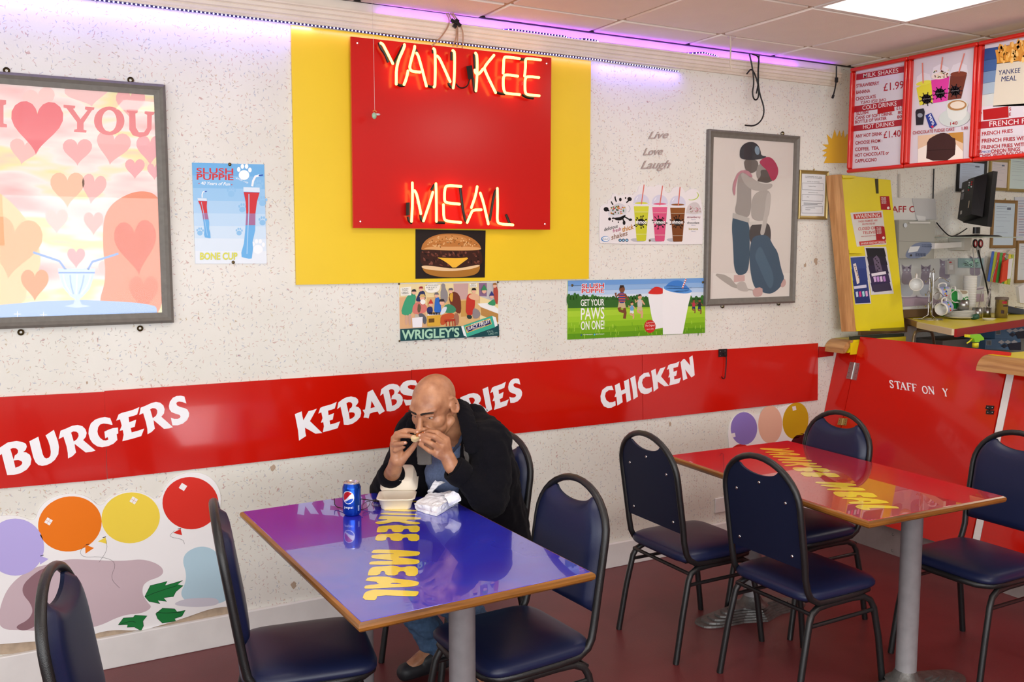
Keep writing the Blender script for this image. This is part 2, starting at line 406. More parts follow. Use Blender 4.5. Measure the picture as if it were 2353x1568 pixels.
# cornice along the wall top: grooved board with the ledge above it
def extrude_x(profile, x0, x1, material, name=None):
    n = len(profile); b = MB(); vs = [(x0, y, z) for y, z in profile] + [(x1, y, z) for y, z in profile]
    fs = [(i, (i + 1) % n, n + (i + 1) % n, n + i) for i in range(n)]
    tri = tessellate_polygon([[Vector((y, z, 0)) for y, z in profile]])
    fs += [tuple(t) for t in tri] + [tuple(n + q for q in reversed(t)) for t in tri]
    b.add(vs, fs, material); return b
z0, z1 = 2.632, 2.705
prof = [(0, z0), (-.016, z0)]
for (y, z) in ((-.020, .006), (-.016, .009), (-.024, .014), (-.029, .022), (-.026, .026), (-.034, .030), (-.037, .041), (-.034, .044), (-.041, .048), (-.044, .060), (-.041, .063), (-.049, .067), (-.049, .073)): prof.append((y, z0 + z))
prof += [(0, z1)]
t = thing('trim_1', 'cream grooved cornice moulding along the top of the wall', 'structure', kind='structure')
extrude_x(prof, XL, 4.335, M_cream).build('cornice', t)
MB().box(((XL + 4.36) / 2, -.006, (z1 + CZ) / 2 + .01), (4.36 - XL, .02, CZ - z1 + .02), M_cream).build('ledge_board', t)
dg = MB(); dg.box((2.9, -.035, CZ + .004), (3.2, .022, .014), M_dark); dg.build('gap_shade_bar', t)  # solid dark bar, its colour stands in for shade in the ceiling gap

# LED strips (dots too small to pick apart: one part each)
def led_strip(label, pts, step, r, power, col, lpos):
    t = thing('led_strip', label, 'light'); b = MB()
    P = [Vector(p) for p in pts]
    d = MB()
    for k in range(len(P) - 1):
        L_ = (P[k + 1] - P[k]).length; n = int(L_ / step)
        for q in range(n): d.sphere(P[k].lerp(P[k + 1], (q + .5) / n) + Vector((0, -.0035, -.001)), r, M_led, 6, 4)
    b.tube([tuple(p) for p in P], .004, mat('strip_tape', '2a2168', rough=.4), 4, up=(0, 0, 1)); b.build('tape', t)
    o = d.build('led_dots', t); o['kind'] = 'stuff'
    for loc, L_, rot, pw in lpos: area('led_glow', loc, rot, L_, .012, pw, col, t)
    return t
led_strip('blue led strip glowing under the cornice, above the neon board', [(-.5, -.024, 2.630), (1.3, -.024, 2.628), (1.62, -.03, 2.620), (2.1, -.026, 2.622), (2.62, -.024, 2.624), (3.155, -.024, 2.612)], .0160, .0033, 1, (.26, .16, 1),
          [((.35, -.030, 2.618), 1.7, (radians(25), 0, 0), 2.6), ((1.95, -.034, 2.612), 1.5, (radians(25), 0, 0), .7), ((2.92, -.030, 2.606), .5, (radians(25), 0, 0), .5)])
led_strip('violet led strip lying on the ledge above the cornice', [(1.90, -.022, z1 + .004), (2.10, -.022, z1 + .004), (2.14, -.046, z1 + .006), (2.44, -.046, z1 + .005), (2.46, -.03, z1 + .004), (2.53, -.03, z1 + .004), (2.55, -.046, z1 + .005), (2.62, -.046, z1 + .005), (2.65, -.022, z1 + .004), (3.20, -.022, z1 + .004), (3.24, -.044, z1 + .006), (3.30, -.044, z1 + .014), (3.38, -.044, z1 + .008), (3.42, -.022, z1 + .004), (4.15, -.022, z1 + .004)], .0160, .0032, 1, (.33, .03, 1),
          [((2.75, -.040, z1 + .008), 2.5, (radians(115), 0, 0), 1.5), ((3.15, -.060, z1 + .012), 2.2, (radians(180), 0, 0), .6)])

# ================================================================== YELLOW PANEL AND NEON SIGN
yq = [(669, 56), (1358, 140), (1353, 641), (681, 655)]
def fy(y): return lambda a, b: PY(a, b, y)
t = thing('yellow_backboard', 'large flat yellow board on the wall behind the red neon sign', 'board', PY(1000, 650, 0))
def at_world(mb, name, parent):              # meshes drawn in room coordinates under an Empty
    o = mb.build(name, parent); o.matrix_parent_inverse = (Matrix.Translation(parent.location) @ parent.rotation_euler.to_matrix().to_4x4()).inverted() if parent else Matrix(); return o
at_world(slab(fy(-.014), [(669, 57), (1358, 140), (1353, 641), (681, 655)], .012, M_yel), 'panel', t)
sc = MB()
for x, y in ((739, 75), (1307, 143)): p = PY(x, y, -.015); sc.lathe([(0, -.002), (.006, -.002), (.007, 0)], M_yel, p, 10, M=Matrix.Rotation(radians(90), 3, 'X'))
at_world(sc, 'screw_caps', t)

t = thing('neon_sign', 'square red board with glowing yellow neon words over the yellow board', 'sign', PY(1036, 526, -.05))
nb = mat('neon_board_red', 'c8140f', rough=.22, spec=.5, coat=.25, croughness=.2)
at_world(slab(fy(-.052), [(806, 84), (1267, 133), (1264, 528), (812, 524)], .012, nb), 'board', t)
sp = MB()
for x, y in ((821, 99), (1256, 146), (828, 509), (1252, 515)):
    sp.tube([PY(x, y, -.056), PY(x, y, -.014)], .0035, M_steel, 8); sp.lathe([(0, -.004), (.0075, -.003), (.009, 0)], M_steel, PY(x, y, -.0525), 14, M=Matrix.Rotation(radians(90), 3, 'X'))
at_world(sp, 'standoff_bolts', t)
YN = -.088
def nx(p): return (860 + p[0] / 5.8825, 80 + p[1] / 5.8825)
def nm(p): return (650 + p[0] / 2.8, p[1] / 2.8)
YANKEE = [[(88, 112), (115, 125), (150, 190), (250, 388)], [(408, 135), (410, 160), (300, 400), (297, 665)],
  [(455, 490), (452, 520), (425, 620), (403, 672)], [(547, 158), (545, 185), (480, 410), (482, 465), (510, 495), (618, 505)], [(573, 250), (600, 290), (705, 692)],
  [(803, 188), (825, 210), (824, 690), (808, 705)], [(852, 288), (885, 320), (1025, 632)], [(1062, 213), (1090, 235), (1082, 620), (1068, 718)],
  [(1368, 248), (1390, 275), (1392, 520), (1375, 758)], [(1360, 478), (1368, 518), (1400, 535), (1430, 515), (1470, 462)], [(1617, 278), (1490, 430), (1490, 475), (1640, 782)],
  [(1962, 322), (1790, 298), (1752, 305), (1748, 420), (1742, 518)], [(1940, 560), (1785, 537), (1745, 560), (1742, 690), (1760, 780), (1800, 795), (1965, 808)],
  [(2248, 340), (2075, 320), (2042, 330), (2045, 440), (2032, 558)], [(2225, 578), (2085, 563), (2040, 580), (2035, 700), (2042, 790), (2075, 812), (2230, 825)]]
MEAL = [[(833, 1178), (835, 1290), (828, 1425)], [(848, 1228), (862, 1250), (888, 1375)], [(965, 1238), (950, 1290), (905, 1422)], [(985, 1183), (988, 1300), (988, 1425)],
  [(1146, 1200), (1060, 1193), (1042, 1208), (1038, 1290), (1052, 1306), (1136, 1314)], [(1033, 1318), (1035, 1405), (1050, 1424), (1145, 1432)],
  [(1250, 1202), (1240, 1260), (1213, 1336)], [(1186, 1432), (1210, 1375), (1222, 1352), (1276, 1350)], [(1270, 1243), (1290, 1300), (1322, 1442)],
  [(1380, 1213), (1382, 1330), (1378, 1425), (1395, 1442), (1480, 1448)]]
for strokes, fn in ((YANKEE, nx), (MEAL, nm)):
    for s in strokes:
        b = MB(); q = chaikin([fn(p) for p in s], 2); b.tube([PY(x, y, YN) for x, y in q], .0062, M_neon, 8, up=(0, -1, 0))
        b.sphere(PY(*q[0], YN), .0062, M_neon, 8, 5); b.sphere(PY(*q[-1], YN), .0062, M_neon, 8, 5)
        at_world(b, 'neon_tube', t)
for s, fn in (([(66, 105), (80, 170), (150, 265), (190, 372)], nx), ([(392, 145), (330, 270), (262, 390)], nx), ([(308, 668), (355, 690), (405, 682)], nx), ([(718, 688), (760, 706), (812, 702)], nx),
              ([(560, 200), (580, 250)], nx), ([(790, 200), (800, 250)], nx), ([(1045, 235), (1045, 345)], nx), ([(1005, 648), (1015, 690), (1062, 722)], nx), ([(1350, 255), (1362, 470)], nx), ([(1335, 590), (1345, 680), (1355, 765), (1380, 770)], nx),
              ([(1650, 778), (1700, 795), (1765, 800)], nx), ([(1968, 330), (2000, 338), (2035, 332)], nx), ([(2000, 812), (2070, 850), (2150, 858)], nx),
              ([(805, 1395), (812, 1425), (830, 1436)], nm), ([(885, 1382), (890, 1418), (908, 1428)], nm), ([(975, 1190), (955, 1225)], nm), ([(985, 1432), (1040, 1434)], nm), ([(1140, 1205), (1165, 1400), (1188, 1438)], nm),
              ([(1380, 1215), (1360, 1240), (1330, 1420)], nm), ([(1435, 1380), (1460, 1440)], nm)):
    at_world(MB().tube([PY(*fn(p), YN + .012) for p in chaikin(s, 1)], .0065, M_black, 8, up=(0, -1, 0)), 'blacked_out_tube', t)
bk = MB()
for q in ([(1243, 425), (1322, 412), (1345, 590), (1270, 600)],): bk.hexa([PY(*nx(p), -.085) for p in q], [PY(*nx(p), -.055) for p in q], M_black)
at_world(bk, 'electrode_block', t); bk = MB()
q = [(793, 1305), (817, 1303), (817, 1385), (793, 1388)]; bk.hexa([PY(*nm(p), -.08) for p in q], [PY(*nm(p), -.055) for p in q], M_black); at_world(bk, 'electrode_block', t); bk = MB()
bk.tube([PY(*nx(p), -.07) for p in chaikin([(1105, 660), (1140, 710), (1200, 725), (1265, 690), (1290, 600)], 2)], .003, M_black, 6)
at_world(bk, 'electrode_cable', t)
for p, fn in (((285, 535), nx), ((590, 370), nx), ((985, 590), nx), ((1535, 625), nx), ((1780, 300), nx), ((2000, 660), nx), ((1185, 1385), nm), ((1372, 1268), nm), ((860, 1300), nm), ((1042, 1250), nm)):
    a = PY(*fn(p), YN); b_ = Vector((a.x, -.053, a.z)); at_world(MB().tube([a, b_], .003, M_cup, 6).tube([a + Vector((0, 0, -.008)), a + Vector((0, 0, .008))], .0035, M_cup, 6), 'glass_standoff', t)

# ------------------------------------------------------------------ burger picture below the neon sign
t = thing('burger_picture', 'black picture of a cheeseburger under the neon board', 'poster', PY(1036, 640, -.015))
at_world(slab(fy(-.017), [(955, 527), (1116, 530), (1114, 638), (955, 641)], .0025, mat('poster_black', '1c100d', rough=.35)), 'backing', t)
a = Art(fy(-.017), (0, -1, 0))
def cb(p): return (850 + p[0] / 4.9, 500 + p[1] / 4.9)
def ap(pts, col, sm=2, fn=cb, **k): a.poly(chaikin([fn(p) for p in pts], sm, True) if sm else [fn(p) for p in pts], col, **k)
ap([(565, 380), (700, 362), (900, 372), (1100, 370), (1250, 365), (1262, 440), (1270, 500), (1230, 545), (1050, 560), (800, 565), (620, 560), (565, 500), (570, 430)], '3a1c14')
for k in range(60):
    r_ = random.Random(k); x = r_.uniform(585, 1245); y = r_.choice((r_.uniform(385, 440), r_.uniform(470, 540)))
    a.ell(*cb((x, y)), r_.uniform(2, 5), r_.uniform(1.5, 3), r_.choice(('5a2c20', '6d3a2c', '24100c', '7d4a3c')), n=7, rot=r_.uniform(0, 90), L=4)
a.L = 6
ap([(578, 350), (590, 300), (650, 235), (760, 190), (900, 178), (1050, 190), (1170, 240), (1240, 310), (1255, 362), (1150, 372), (900, 372), (700, 362), (580, 368)], 'b9773a')
ap([(620, 290), (700, 225), (850, 190), (1000, 200), (1100, 240), (1080, 280), (900, 250), (740, 270)], 'c98a4c')
ap([(580, 352), (700, 325), (900, 330), (1100, 325), (1250, 340), (1254, 364), (1100, 372), (900, 372), (700, 364)], 'd9a268')
for k in range(70):
    r_ = random.Random(k + 99); th = r_.uniform(.25, 2.9); q = r_.uniform(.35, .95)
    a.ell(*cb((915 + cos(th) * 320 * q, 350 - sin(th) * 160 * q)), 2.0, 1.3, 'e3b67e' if k % 3 else '8f5a26', n=7, rot=r_.uniform(0, 180), L=10)
a.L = 12
ap([(745, 450), (850, 455), (1000, 458), (1125, 448), (1040, 510), (945, 580), (880, 520), (800, 470)], 'f0b93a', 1)
ap([(578, 545), (640, 545), (800, 568), (950, 575), (1100, 560), (1232, 530), (1240, 580), (1200, 640), (1080, 668), (900, 678), (720, 662), (610, 620)], 'a9722c')
ap([(578, 545), (640, 540), (800, 560), (950, 580), (1100, 555), (1232, 528), (1236, 552), (1100, 590), (900, 605), (700, 595), (585, 572)], 'e9c79a')
at_world(a.b, 'print', t)

# ================================================================== RED BAND
band = thing('red_sign_band', 'long glossy red sign band with white food words along the wall', 'sign', PY(900, 1000, 0))
segs = [[(-420, 934), (240, 901), (246, 1102), (-420, 1160)], [(240, 899), (945, 852), (950, 1022), (247, 1101)], [(946, 851), (1475, 815.5), (1477, 965), (951, 1022)], [(1476, 815.5), (1880, 789), (1879, 920), (1478, 965)]]
for q in segs: at_world(slab(fy(-.009), q, .009, M_red), 'red_panel', band)
a = Art(fy(-.009), (0, -1, 0), .0004)
cA = lambda p: (p[0] / 7.129, 890 + p[1] / 7.129)
cB = lambda p: (200 + p[0] / 9.225, 890 + p[1] / 9.225)
cC = lambda p: (670 + p[0] / 8.114, 860 + p[1] / 8.114)
cD = lambda p: (1060 + p[0] / 4.278, 810 + p[1] / 4.278)
WH = mat('sign_white', 'f1f1f5', rough=.3, spec=.4)
def gl(fn, outer, *holes):
    a.poly([fn(p) for p in outer], WH, [[fn(p) for p in h] for h in holes], L=1)
gl(cA, [(-60, 1035), (30, 970), (130, 905), (270, 884), (370, 900), (425, 930), (440, 975), (420, 1030), (378, 1065), (430, 1070), (490, 1110), (515, 1180), (500, 1270), (440, 1350), (340, 1410), (230, 1438), (118, 1442), (28, 1095), (-80, 1170)],
   [(170, 1015), (210, 998), (260, 1002), (295, 1030), (295, 1070), (275, 1100), (245, 1115), (220, 1198), (225, 1200)], [(225, 1202), (300, 1195), (350, 1210), (368, 1240), (350, 1275), (310, 1300), (252, 1322)])
gl(cA, [(480, 888), (628, 812), (700, 1100), (725, 1150), (755, 1170), (795, 1160), (825, 1125), (832, 1060), (820, 980), (790, 880), (745, 792), (882, 700), (950, 890), (965, 980), (955, 1100), (900, 1190), (835, 1245), (760, 1280), (690, 1290), (630, 1278), (580, 1230), (545, 1150), (515, 1030)])
gl(cA, [(960, 852), (992, 714), (1080, 680), (1180, 635), (1270, 620), (1350, 640), (1400, 690), (1420, 750), (1405, 815), (1362, 868), (1565, 1040), (1500, 1060), (1405, 1072), (1222, 930), (1230, 1000), (1246, 1070), (1190, 1130), (1114, 1170), (1110, 1080), (1090, 970), (1040, 812)],
   [(1164, 745), (1200, 726), (1250, 730), (1282, 755), (1288, 800), (1260, 855), (1208, 892)])
gl(cB, [(490, 655), (542, 790), (530, 802), (430, 780), (350, 772), (280, 790), (235, 850), (220, 940), (235, 1010), (280, 1080), (340, 1125), (400, 1132), (452, 1112), (438, 1058), (385, 1088), (368, 945), (450, 905), (545, 870), (655, 858), (662, 982), (628, 998), (642, 1120), (560, 1200), (450, 1250), (320, 1275), (220, 1258), (120, 1190), (60, 1100), (30, 990), (38, 880), (80, 770), (170, 690), (280, 650), (380, 635)])
gl(cB, [(618, 712), (670, 578), (740, 545), (860, 515), (980, 480), (1110, 422), (1062, 580), (980, 610), (880, 636), (895, 745), (1040, 690), (1012, 840), (925, 870), (945, 960), (1080, 925), (1212, 878), (1150, 1038), (960, 1095), (748, 1148), (776, 1010), (758, 912), (692, 925), (735, 818), (700, 682)])
gl(cB, [(1106, 590), (1138, 435), (1240, 395), (1370, 335), (1460, 314), (1550, 330), (1620, 390), (1645, 470), (1630, 560), (1575, 628), (1822, 850), (1740, 875), (1630, 884), (1410, 700), (1420, 790), (1438, 880), (1370, 950), (1282, 1000), (1278, 890), (1250, 750), (1190, 552)],
   [(1338, 470), (1390, 444), (1450, 452), (1488, 490), (1488, 550), (1460, 610), (1392, 658)])
S_ = [(2065, 200), (2106, 348), (2020, 315), (1950, 305), (1905, 320), (1892, 350), (1910, 390), (1970, 420), (2080, 450), (2130, 480), (2165, 550), (2160, 620), (2120, 700), (2030, 775), (1920, 810), (1810, 812), (1776, 650), (1850, 675), (1920, 675), (1970, 650), (1982, 620), (1960, 590), (1870, 562), (1790, 530), (1745, 470), (1735, 400), (1755, 310), (1820, 225), (1900, 188), (1990, 182)]
gl(cB, S_)
K_ = [(60, 748), (188, 695), (200, 780), (220, 862), (315, 692), (400, 672), (470, 645), (342, 878), (572, 1100), (445, 1112), (250, 1000), (255, 1080), (270, 1155), (138, 1242), (120, 1050)]
gl(cC, K_)
E_ = [(618, 712), (670, 578), (740, 545), (860, 515), (980, 480), (1110, 422), (1062, 580), (980, 610), (880, 636), (895, 745), (1040, 690), (1012, 840), (925, 870), (945, 960), (1080, 925), (1212, 878), (1150, 1038), (960, 1095), (748, 1148), (776, 1010), (758, 912), (692, 925), (735, 818), (700, 682)]
def aff(pts, src, dst):            # three point pairs
    (a0, b0), (a1, b1), (a2, b2) = src; (c0, d0), (c1, d1), (c2, d2) = dst
    det = (a1 - a0) * (b2 - b0) - (a2 - a0) * (b1 - b0); o = []
    for x, y in pts:
        u = ((x - a0) * (b2 - b0) - (a2 - a0) * (y - b0)) / det; v = ((a1 - a0) * (y - b0) - (x - a0) * (b1 - b0)) / det
        o.append((c0 + u * (c1 - c0) + v * (c2 - c0), d0 + u * (d1 - d0) + v * (d2 - d0)))
    return o
esrc = [(618, 712), (1110, 422), (748, 1148)]
gl(cC, aff(E_, esrc, [(498, 736), (840, 518), (582, 1085)]))
B_o = [(850, 655), (872, 530), (950, 470), (1030, 430), (1110, 418), (1190, 435), (1235, 470), (1245, 520), (1225, 560), (1190, 600), (1250, 620), (1290, 670), (1298, 730), (1280, 800), (1220, 870), (1130, 930), (1050, 948), (975, 945), (960, 830), (912, 608)]
B_h = [[(1022, 545), (1060, 522), (1105, 525), (1132, 555), (1130, 600), (1110, 630), (1085, 645), (1068, 715), (1060, 715)], [(1066, 718), (1120, 712), (1165, 720), (1182, 750), (1170, 790), (1130, 825), (1082, 842)]]
gl(cC, B_o, *B_h)
bs = [(850, 655), (1110, 418), (975, 945)]; bd = [(1652, 405), (1895, 180), (1772, 692)]
gl(cC, aff(B_o, bs, bd), *[aff(h, bs, bd) for h in B_h])
gl(cC, [(1325, 668), (1370, 662), (1395, 500), (1418, 338), (1512, 290), (1738, 690), (1635, 755), (1605, 698), (1530, 712), (1458, 738), (1435, 828), (1390, 812), (1342, 812), (1360, 738)], [(1490, 498), (1555, 615), (1472, 638)])
ss = [(2065, 200), (1810, 812), (2165, 550)]
gl(cC, aff(S_, ss, [(2312, 118), (2130, 588), (2440, 370)]))
# F R I E S
rsrc = [(960, 852), (1270, 620), (1114, 1170)]; R_o = [(960, 852), (992, 714), (1080, 680), (1180, 635), (1270, 620), (1350, 640), (1400, 690), (1420, 750), (1405, 815), (1362, 868), (1565, 1040), (1500, 1060), (1405, 1072), (1222, 930), (1230, 1000), (1246, 1070), (1190, 1130), (1114, 1170), (1110, 1080), (1090, 970), (1040, 812)]
R_h = [(1164, 745), (1200, 726), (1250, 730), (1282, 755), (1288, 800), (1260, 855), (1208, 892)]
rd = [(-20, 500), (120, 400), (60, 632)]
gl(cD, aff(R_o, rsrc, rd), aff(R_h, rsrc, rd))
F_ = [(0, 0), (30, -50), (130, -85), (112, -48), (60, -32), (66, 0), (110, -15), (100, 20), (72, 28), (90, 108), (50, 125), (30, 20), (0, 32)]
gl(cD, [(x - 165, y + 545) for x, y in F_])
gl(cD, [(208, 362), (262, 338), (285, 470), (302, 560), (252, 590)])
gl(cD, aff(E_, esrc, [(285, 400), (438, 288), (322, 566)])); gl(cD, aff(S_, ss, [(568, 262), (482, 498), (598, 395)]))
# C H I C K E N
C_ = [(1480, 328), (1497, 372), (1450, 372), (1420, 395), (1412, 430), (1425, 470), (1455, 492), (1490, 490), (1514, 478), (1517, 522), (1475, 545), (1440, 548), (1400, 530), (1372, 480), (1368, 430), (1385, 370), (1430, 335)]
gl(cD, C_)
gl(cD, [(1508, 325), (1554, 300), (1572, 378), (1608, 360), (1598, 285), (1645, 262), (1655, 350), (1668, 468), (1626, 492), (1615, 400), (1578, 418), (1586, 490), (1534, 524), (1524, 436), (1506, 440), (1518, 400)])
gl(cD, [(1660, 255), (1708, 228), (1722, 330), (1735, 435), (1692, 465), (1682, 360)])
gl(cD, aff(C_, [(1480, 328), (1517, 522), (1368, 430)], [(1842, 196), (1873, 384), (1735, 300)]))
gl(cD, aff(K_, [(60, 748), (470, 645), (138, 1242)], [(1865, 182), (2008, 140), (1890, 388)]))
gl(cD, aff(E_, esrc, [(2020, 172), (2144, 88), (2043, 326)]))
gl(cD, [(2154, 98), (2182, 66), (2196, 66), (2250, 130), (2240, 52), (2272, 30), (2285, 120), (2294, 225), (2262, 248), (2200, 168), (2222, 258), (2180, 276), (2168, 190)])
at_world(a.b, 'lettering', band)
# hook bracket on the band
b = MB(); q = [(1651, 803), (1671, 802), (1671, 820), (1651, 821)]; b.hexa([PY(x, y, -.013) for x, y in q], [PY(x, y, -.0095) for x, y in q], M_black)
for x, y in ((1655, 808), (1666, 807), (1655, 817), (1666, 816)): b.sphere(PY(x, y, -.014), .0022, M_steel, 8, 5)
b.tube([PY(x, y, -.02) for x, y in chaikin([(1662, 812), (1670, 815), (1667, 868), (1662, 872), (1658, 866)], 1)], .0028, M_black, 6)
tag(b.build('door_hook'), 'black metal hook bracket fixed on the red band near its right end', 'hook')
# small dark drops of the short band piece beyond
tag(slab(fy(-.012), [(1882, 797), (1918, 800), (1915, 818), (1881, 822)], .004, M_redd).build('band_offcut'), 'small dark red strip under the wooden counter nosing at the wall', 'trim piece')
# ================================================================== PICTURES ON THE WALL
def heart(cx, cy, w, h, rot=0, n=30):
    o = []
    for i in range(n):
        t_ = 2 * pi * i / n; x = 16 * sin(t_) ** 3 / 17 * w; y = -(13 * cos(t_) - 5 * cos(2 * t_) - 2 * cos(3 * t_) - cos(4 * t_)) / 15 * h
        R = radians(rot); o.append((cx + x * cos(R) - y * sin(R), cy + x * sin(R) + y * cos(R)))
    return o
def frame_bars(outer, wpx, y, depth, m, t, name='frame_bar', shape='wood'):
    """four mitred bars; outer = TL,TR,BR,BL in wall metres (x,z)"""
    (x0, z1_), (x1, z0_) = outer; W_ = wpx
    def bar(a, b, ia, ib):
        mb = MB(); f0 = [a, b, ib, ia]
        mids = [((p[0] * .45 + q[0] * .55), (p[1] * .45 + q[1] * .55)) for p, q in ((a, ia), (b, ib))]
        # profile: outer edge, raised outer third, sloping inward
        P = lambda p, yy: (p[0], yy, p[1])
        o3 = [(a[0] * .75 + ia[0] * .25, a[1] * .75 + ia[1] * .25), (b[0] * .75 + ib[0] * .25, b[1] * .75 + ib[1] * .25)]
        rows = [[P(a, y), P(b, y)], [P(a, y - depth * .8), P(b, y - depth * .8)], [P(o3[0], y - depth), P(o3[1], y - depth)], [P(mids[0], y - depth * .75), P(mids[1], y - depth * .75)], [P(ia, y - depth * .6), P(ib, y - depth * .6)], [P(ia, y), P(ib, y)]]
        vs = [v for r in rows for v in r]; fs = [(2 * i, 2 * i + 1, 2 * i + 3, 2 * i + 2) for i in range(5)] + [(10, 11, 1, 0), (0, 2, 4, 6, 8, 10), (11, 9, 7, 5, 3, 1)]
        mb.add(vs, fs, m); o = mb.build(name, None, fix=True); o.parent = t; o.matrix_parent_inverse = Matrix.Translation(-t.location)
    A, B_, C, D = (x0, z1_), (x1, z1_), (x1, z0_), (x0, z0_); a_, b_, c_, d_ = (x0 + W_, z1_ - W_), (x1 - W_, z1_ - W_), (x1 - W_, z0_ + W_), (x0 + W_, z0_ + W_)
    bar(A, B_, a_, b_); bar(B_, C, b_, c_); bar(C, D, c_, d_); bar(D, A, d_, a_)
def fix_bolts(pts, t, y=-.004):
    for x, yy in pts:
        b = MB(); p = PY(x, yy, y); b.lathe([(0, -.006), (.004, -.006), (.005, -.003), (.012, -.003), (.012, .003)], mat('brass_dark', '6a5a3c', rough=.35, metal=.8), p, 14, M=Matrix.Rotation(radians(90), 3, 'X'))
        at_world(b, 'mirror_fixing', t)
def glass_pane(x0, x1, z0_, z1_, y, t):
    b = MB(); b.add([(x0, y, z0_), (x1, y, z0_), (x1, y, z1_), (x0, y, z1_)], [(0, 1, 2, 3)], M_tglass); at_world(b, 'glass', t)

# ---- large framed picture, left
p0 = PY(377, 194, -.03); p1 = PY(394, 748, -.03); X0, X1, ZT, ZB = p0.x - 1.02, p0.x + .005, p0.z, p1.z + .01
t = thing('framed_poster', 'large grey framed pink poster with a heart between the words I and YOU', 'picture', (X1 - .5, 0, ZB))
frame_bars(((X0, ZT), (X1, ZB)), .042, 0, .032, M_frame, t)
fix_bolts([(15, 162), (300, 184), (48, 764), (322, 755)], t)
def fp(a_, b_):
    v = PY(a_, b_, -.012); v.z = max(v.z, ZB + .03); v.x = max(v.x, X0 + .03); return v
at_world(MB().box(((X0 + X1) / 2, -.006, (ZT + ZB) / 2), (X1 - X0 - .02, .011, ZT - ZB - .02), ink('f3ddd6')), 'backing', t)
mp_ = bpy.data.materials.new('pink_swirl'); mp_.use_nodes = True; nt = mp_.node_tree; b_ = nt.nodes['Principled BSDF']; tc = nt.nodes.new('ShaderNodeTexCoord'); mg = nt.nodes.new('ShaderNodeMapping'); mg.inputs['Rotation'].default_value = (0, radians(48), 0); mg.inputs['Scale'].default_value = (1.1, 1, 4.2)
nz = nt.nodes.new('ShaderNodeTexNoise'); nz.inputs['Scale'].default_value = 2.6; nz.inputs['Detail'].default_value = 2.5; cr = nt.nodes.new('ShaderNodeValToRGB')
for i, (p, c) in enumerate(((.30, 'f2b9b6'), (.42, 'f6d8d4'), (.52, 'f5eee6'), (.60, 'f4e9ae'), (.72, 'f3c9c4'))):
    e = cr.color_ramp.elements[i] if i < 2 else cr.color_ramp.elements.new(p); e.position = p; e.color = lin(c)
nt.links.new(tc.outputs['Object'], mg.inputs[0]); nt.links.new(mg.outputs[0], nz.inputs['Vector']); nt.links.new(nz.outputs[0], cr.inputs[0]); nt.links.new(cr.outputs[0], b_.inputs['Base Color']); b_.inputs['Roughness'].default_value = .5
a = Art(fp, (0, -1, 0), .00012)
ip = [(-420, 110), (362, 205), (378, 738), (-420, 800)]
ax0, ax1, az0, az1 = X0 + .02, X1 - .02, ZB + .02, ZT - .02
a.b.add([(ax0, -.0121, az0), (ax1, -.0121, az0), (ax1, -.0121, az1), (ax0, -.0121, az1)], [(0, 1, 2, 3)], mp_)
for (cx, cy, w_, h_, r_, c) in ((300, 235, 36, 36, 0, 'f2b3b2'), (178, 345, 36, 32, 0, 'f1b5b4'), (260, 335, 42, 40, 10, 'f3b8b5'), (345, 340, 34, 36, 0, 'efb0b4'), (310, 385, 24, 24, 0, 'f0b0b2'), (355, 392, 18, 20, 0, 'efb4b8'), (55, 345, 36, 30, 10, 'f4c4be'),
        (155, 430, 42, 42, 0, 'f6c7a8'), (215, 430, 30, 36, 10, 'f3bfba'), (130, 505, 28, 30, 0, 'f5cfc8'), (215, 510, 24, 28, 0, 'f2bcb6'), (175, 590, 22, 24, 0, 'efb2b4'), (250, 620, 26, 26, 0, 'f3cbc6'), (345, 600, 22, 30, 0, 'f2c3c4'), (205, 210, 60, 32, -10, 'f6cdc9'), (90, 230, 40, 34, -10, 'f7d3cd'),
        (-60, 300, 50, 50, 0, 'f2b8b6'), (-150, 420, 60, 60, 0, 'f4c4c0')):
    a.poly(heart(cx, cy, w_, h_, r_), c, L=2)
PK = 'e98a8c'
a.poly(heart(85, 284, 64, 64, 2), 'ec7e84', L=3)
def serif(strokes, col, w, L=3):
    for s, ww in strokes: a.line(chaikin(s, 2), ww, col, L=L)
a.poly([(-14, 228), (14, 230), (14, 240), (8, 242), (8, 284), (16, 286), (16, 293), (-14, 292), (-14, 284), (-7, 283), (-7, 241), (-14, 240)], PK, L=3)
a.poly([(146, 241), (173, 243), (172, 249), (168, 250), (185, 274), (201, 254), (195, 251), (196, 245), (217, 247), (216, 252), (211, 254), (192, 283), (192, 298), (199, 300), (198, 305), (170, 303), (171, 298), (177, 297), (177, 281), (153, 249), (146, 247)], PK, L=3)
a.poly(ell(251, 278, 35, 33), PK, [ell(251, 278, 17, 25)], L=3)
a.poly([(291, 251), (317, 253), (316, 259), (311, 261), (312, 293), (319, 304), (331, 304), (338, 294), (338, 264), (332, 261), (333, 255), (355, 257), (354, 263), (349, 265), (348, 297), (340, 311), (322, 316), (305, 311), (297, 298), (297, 260), (291, 257)], PK, L=3)
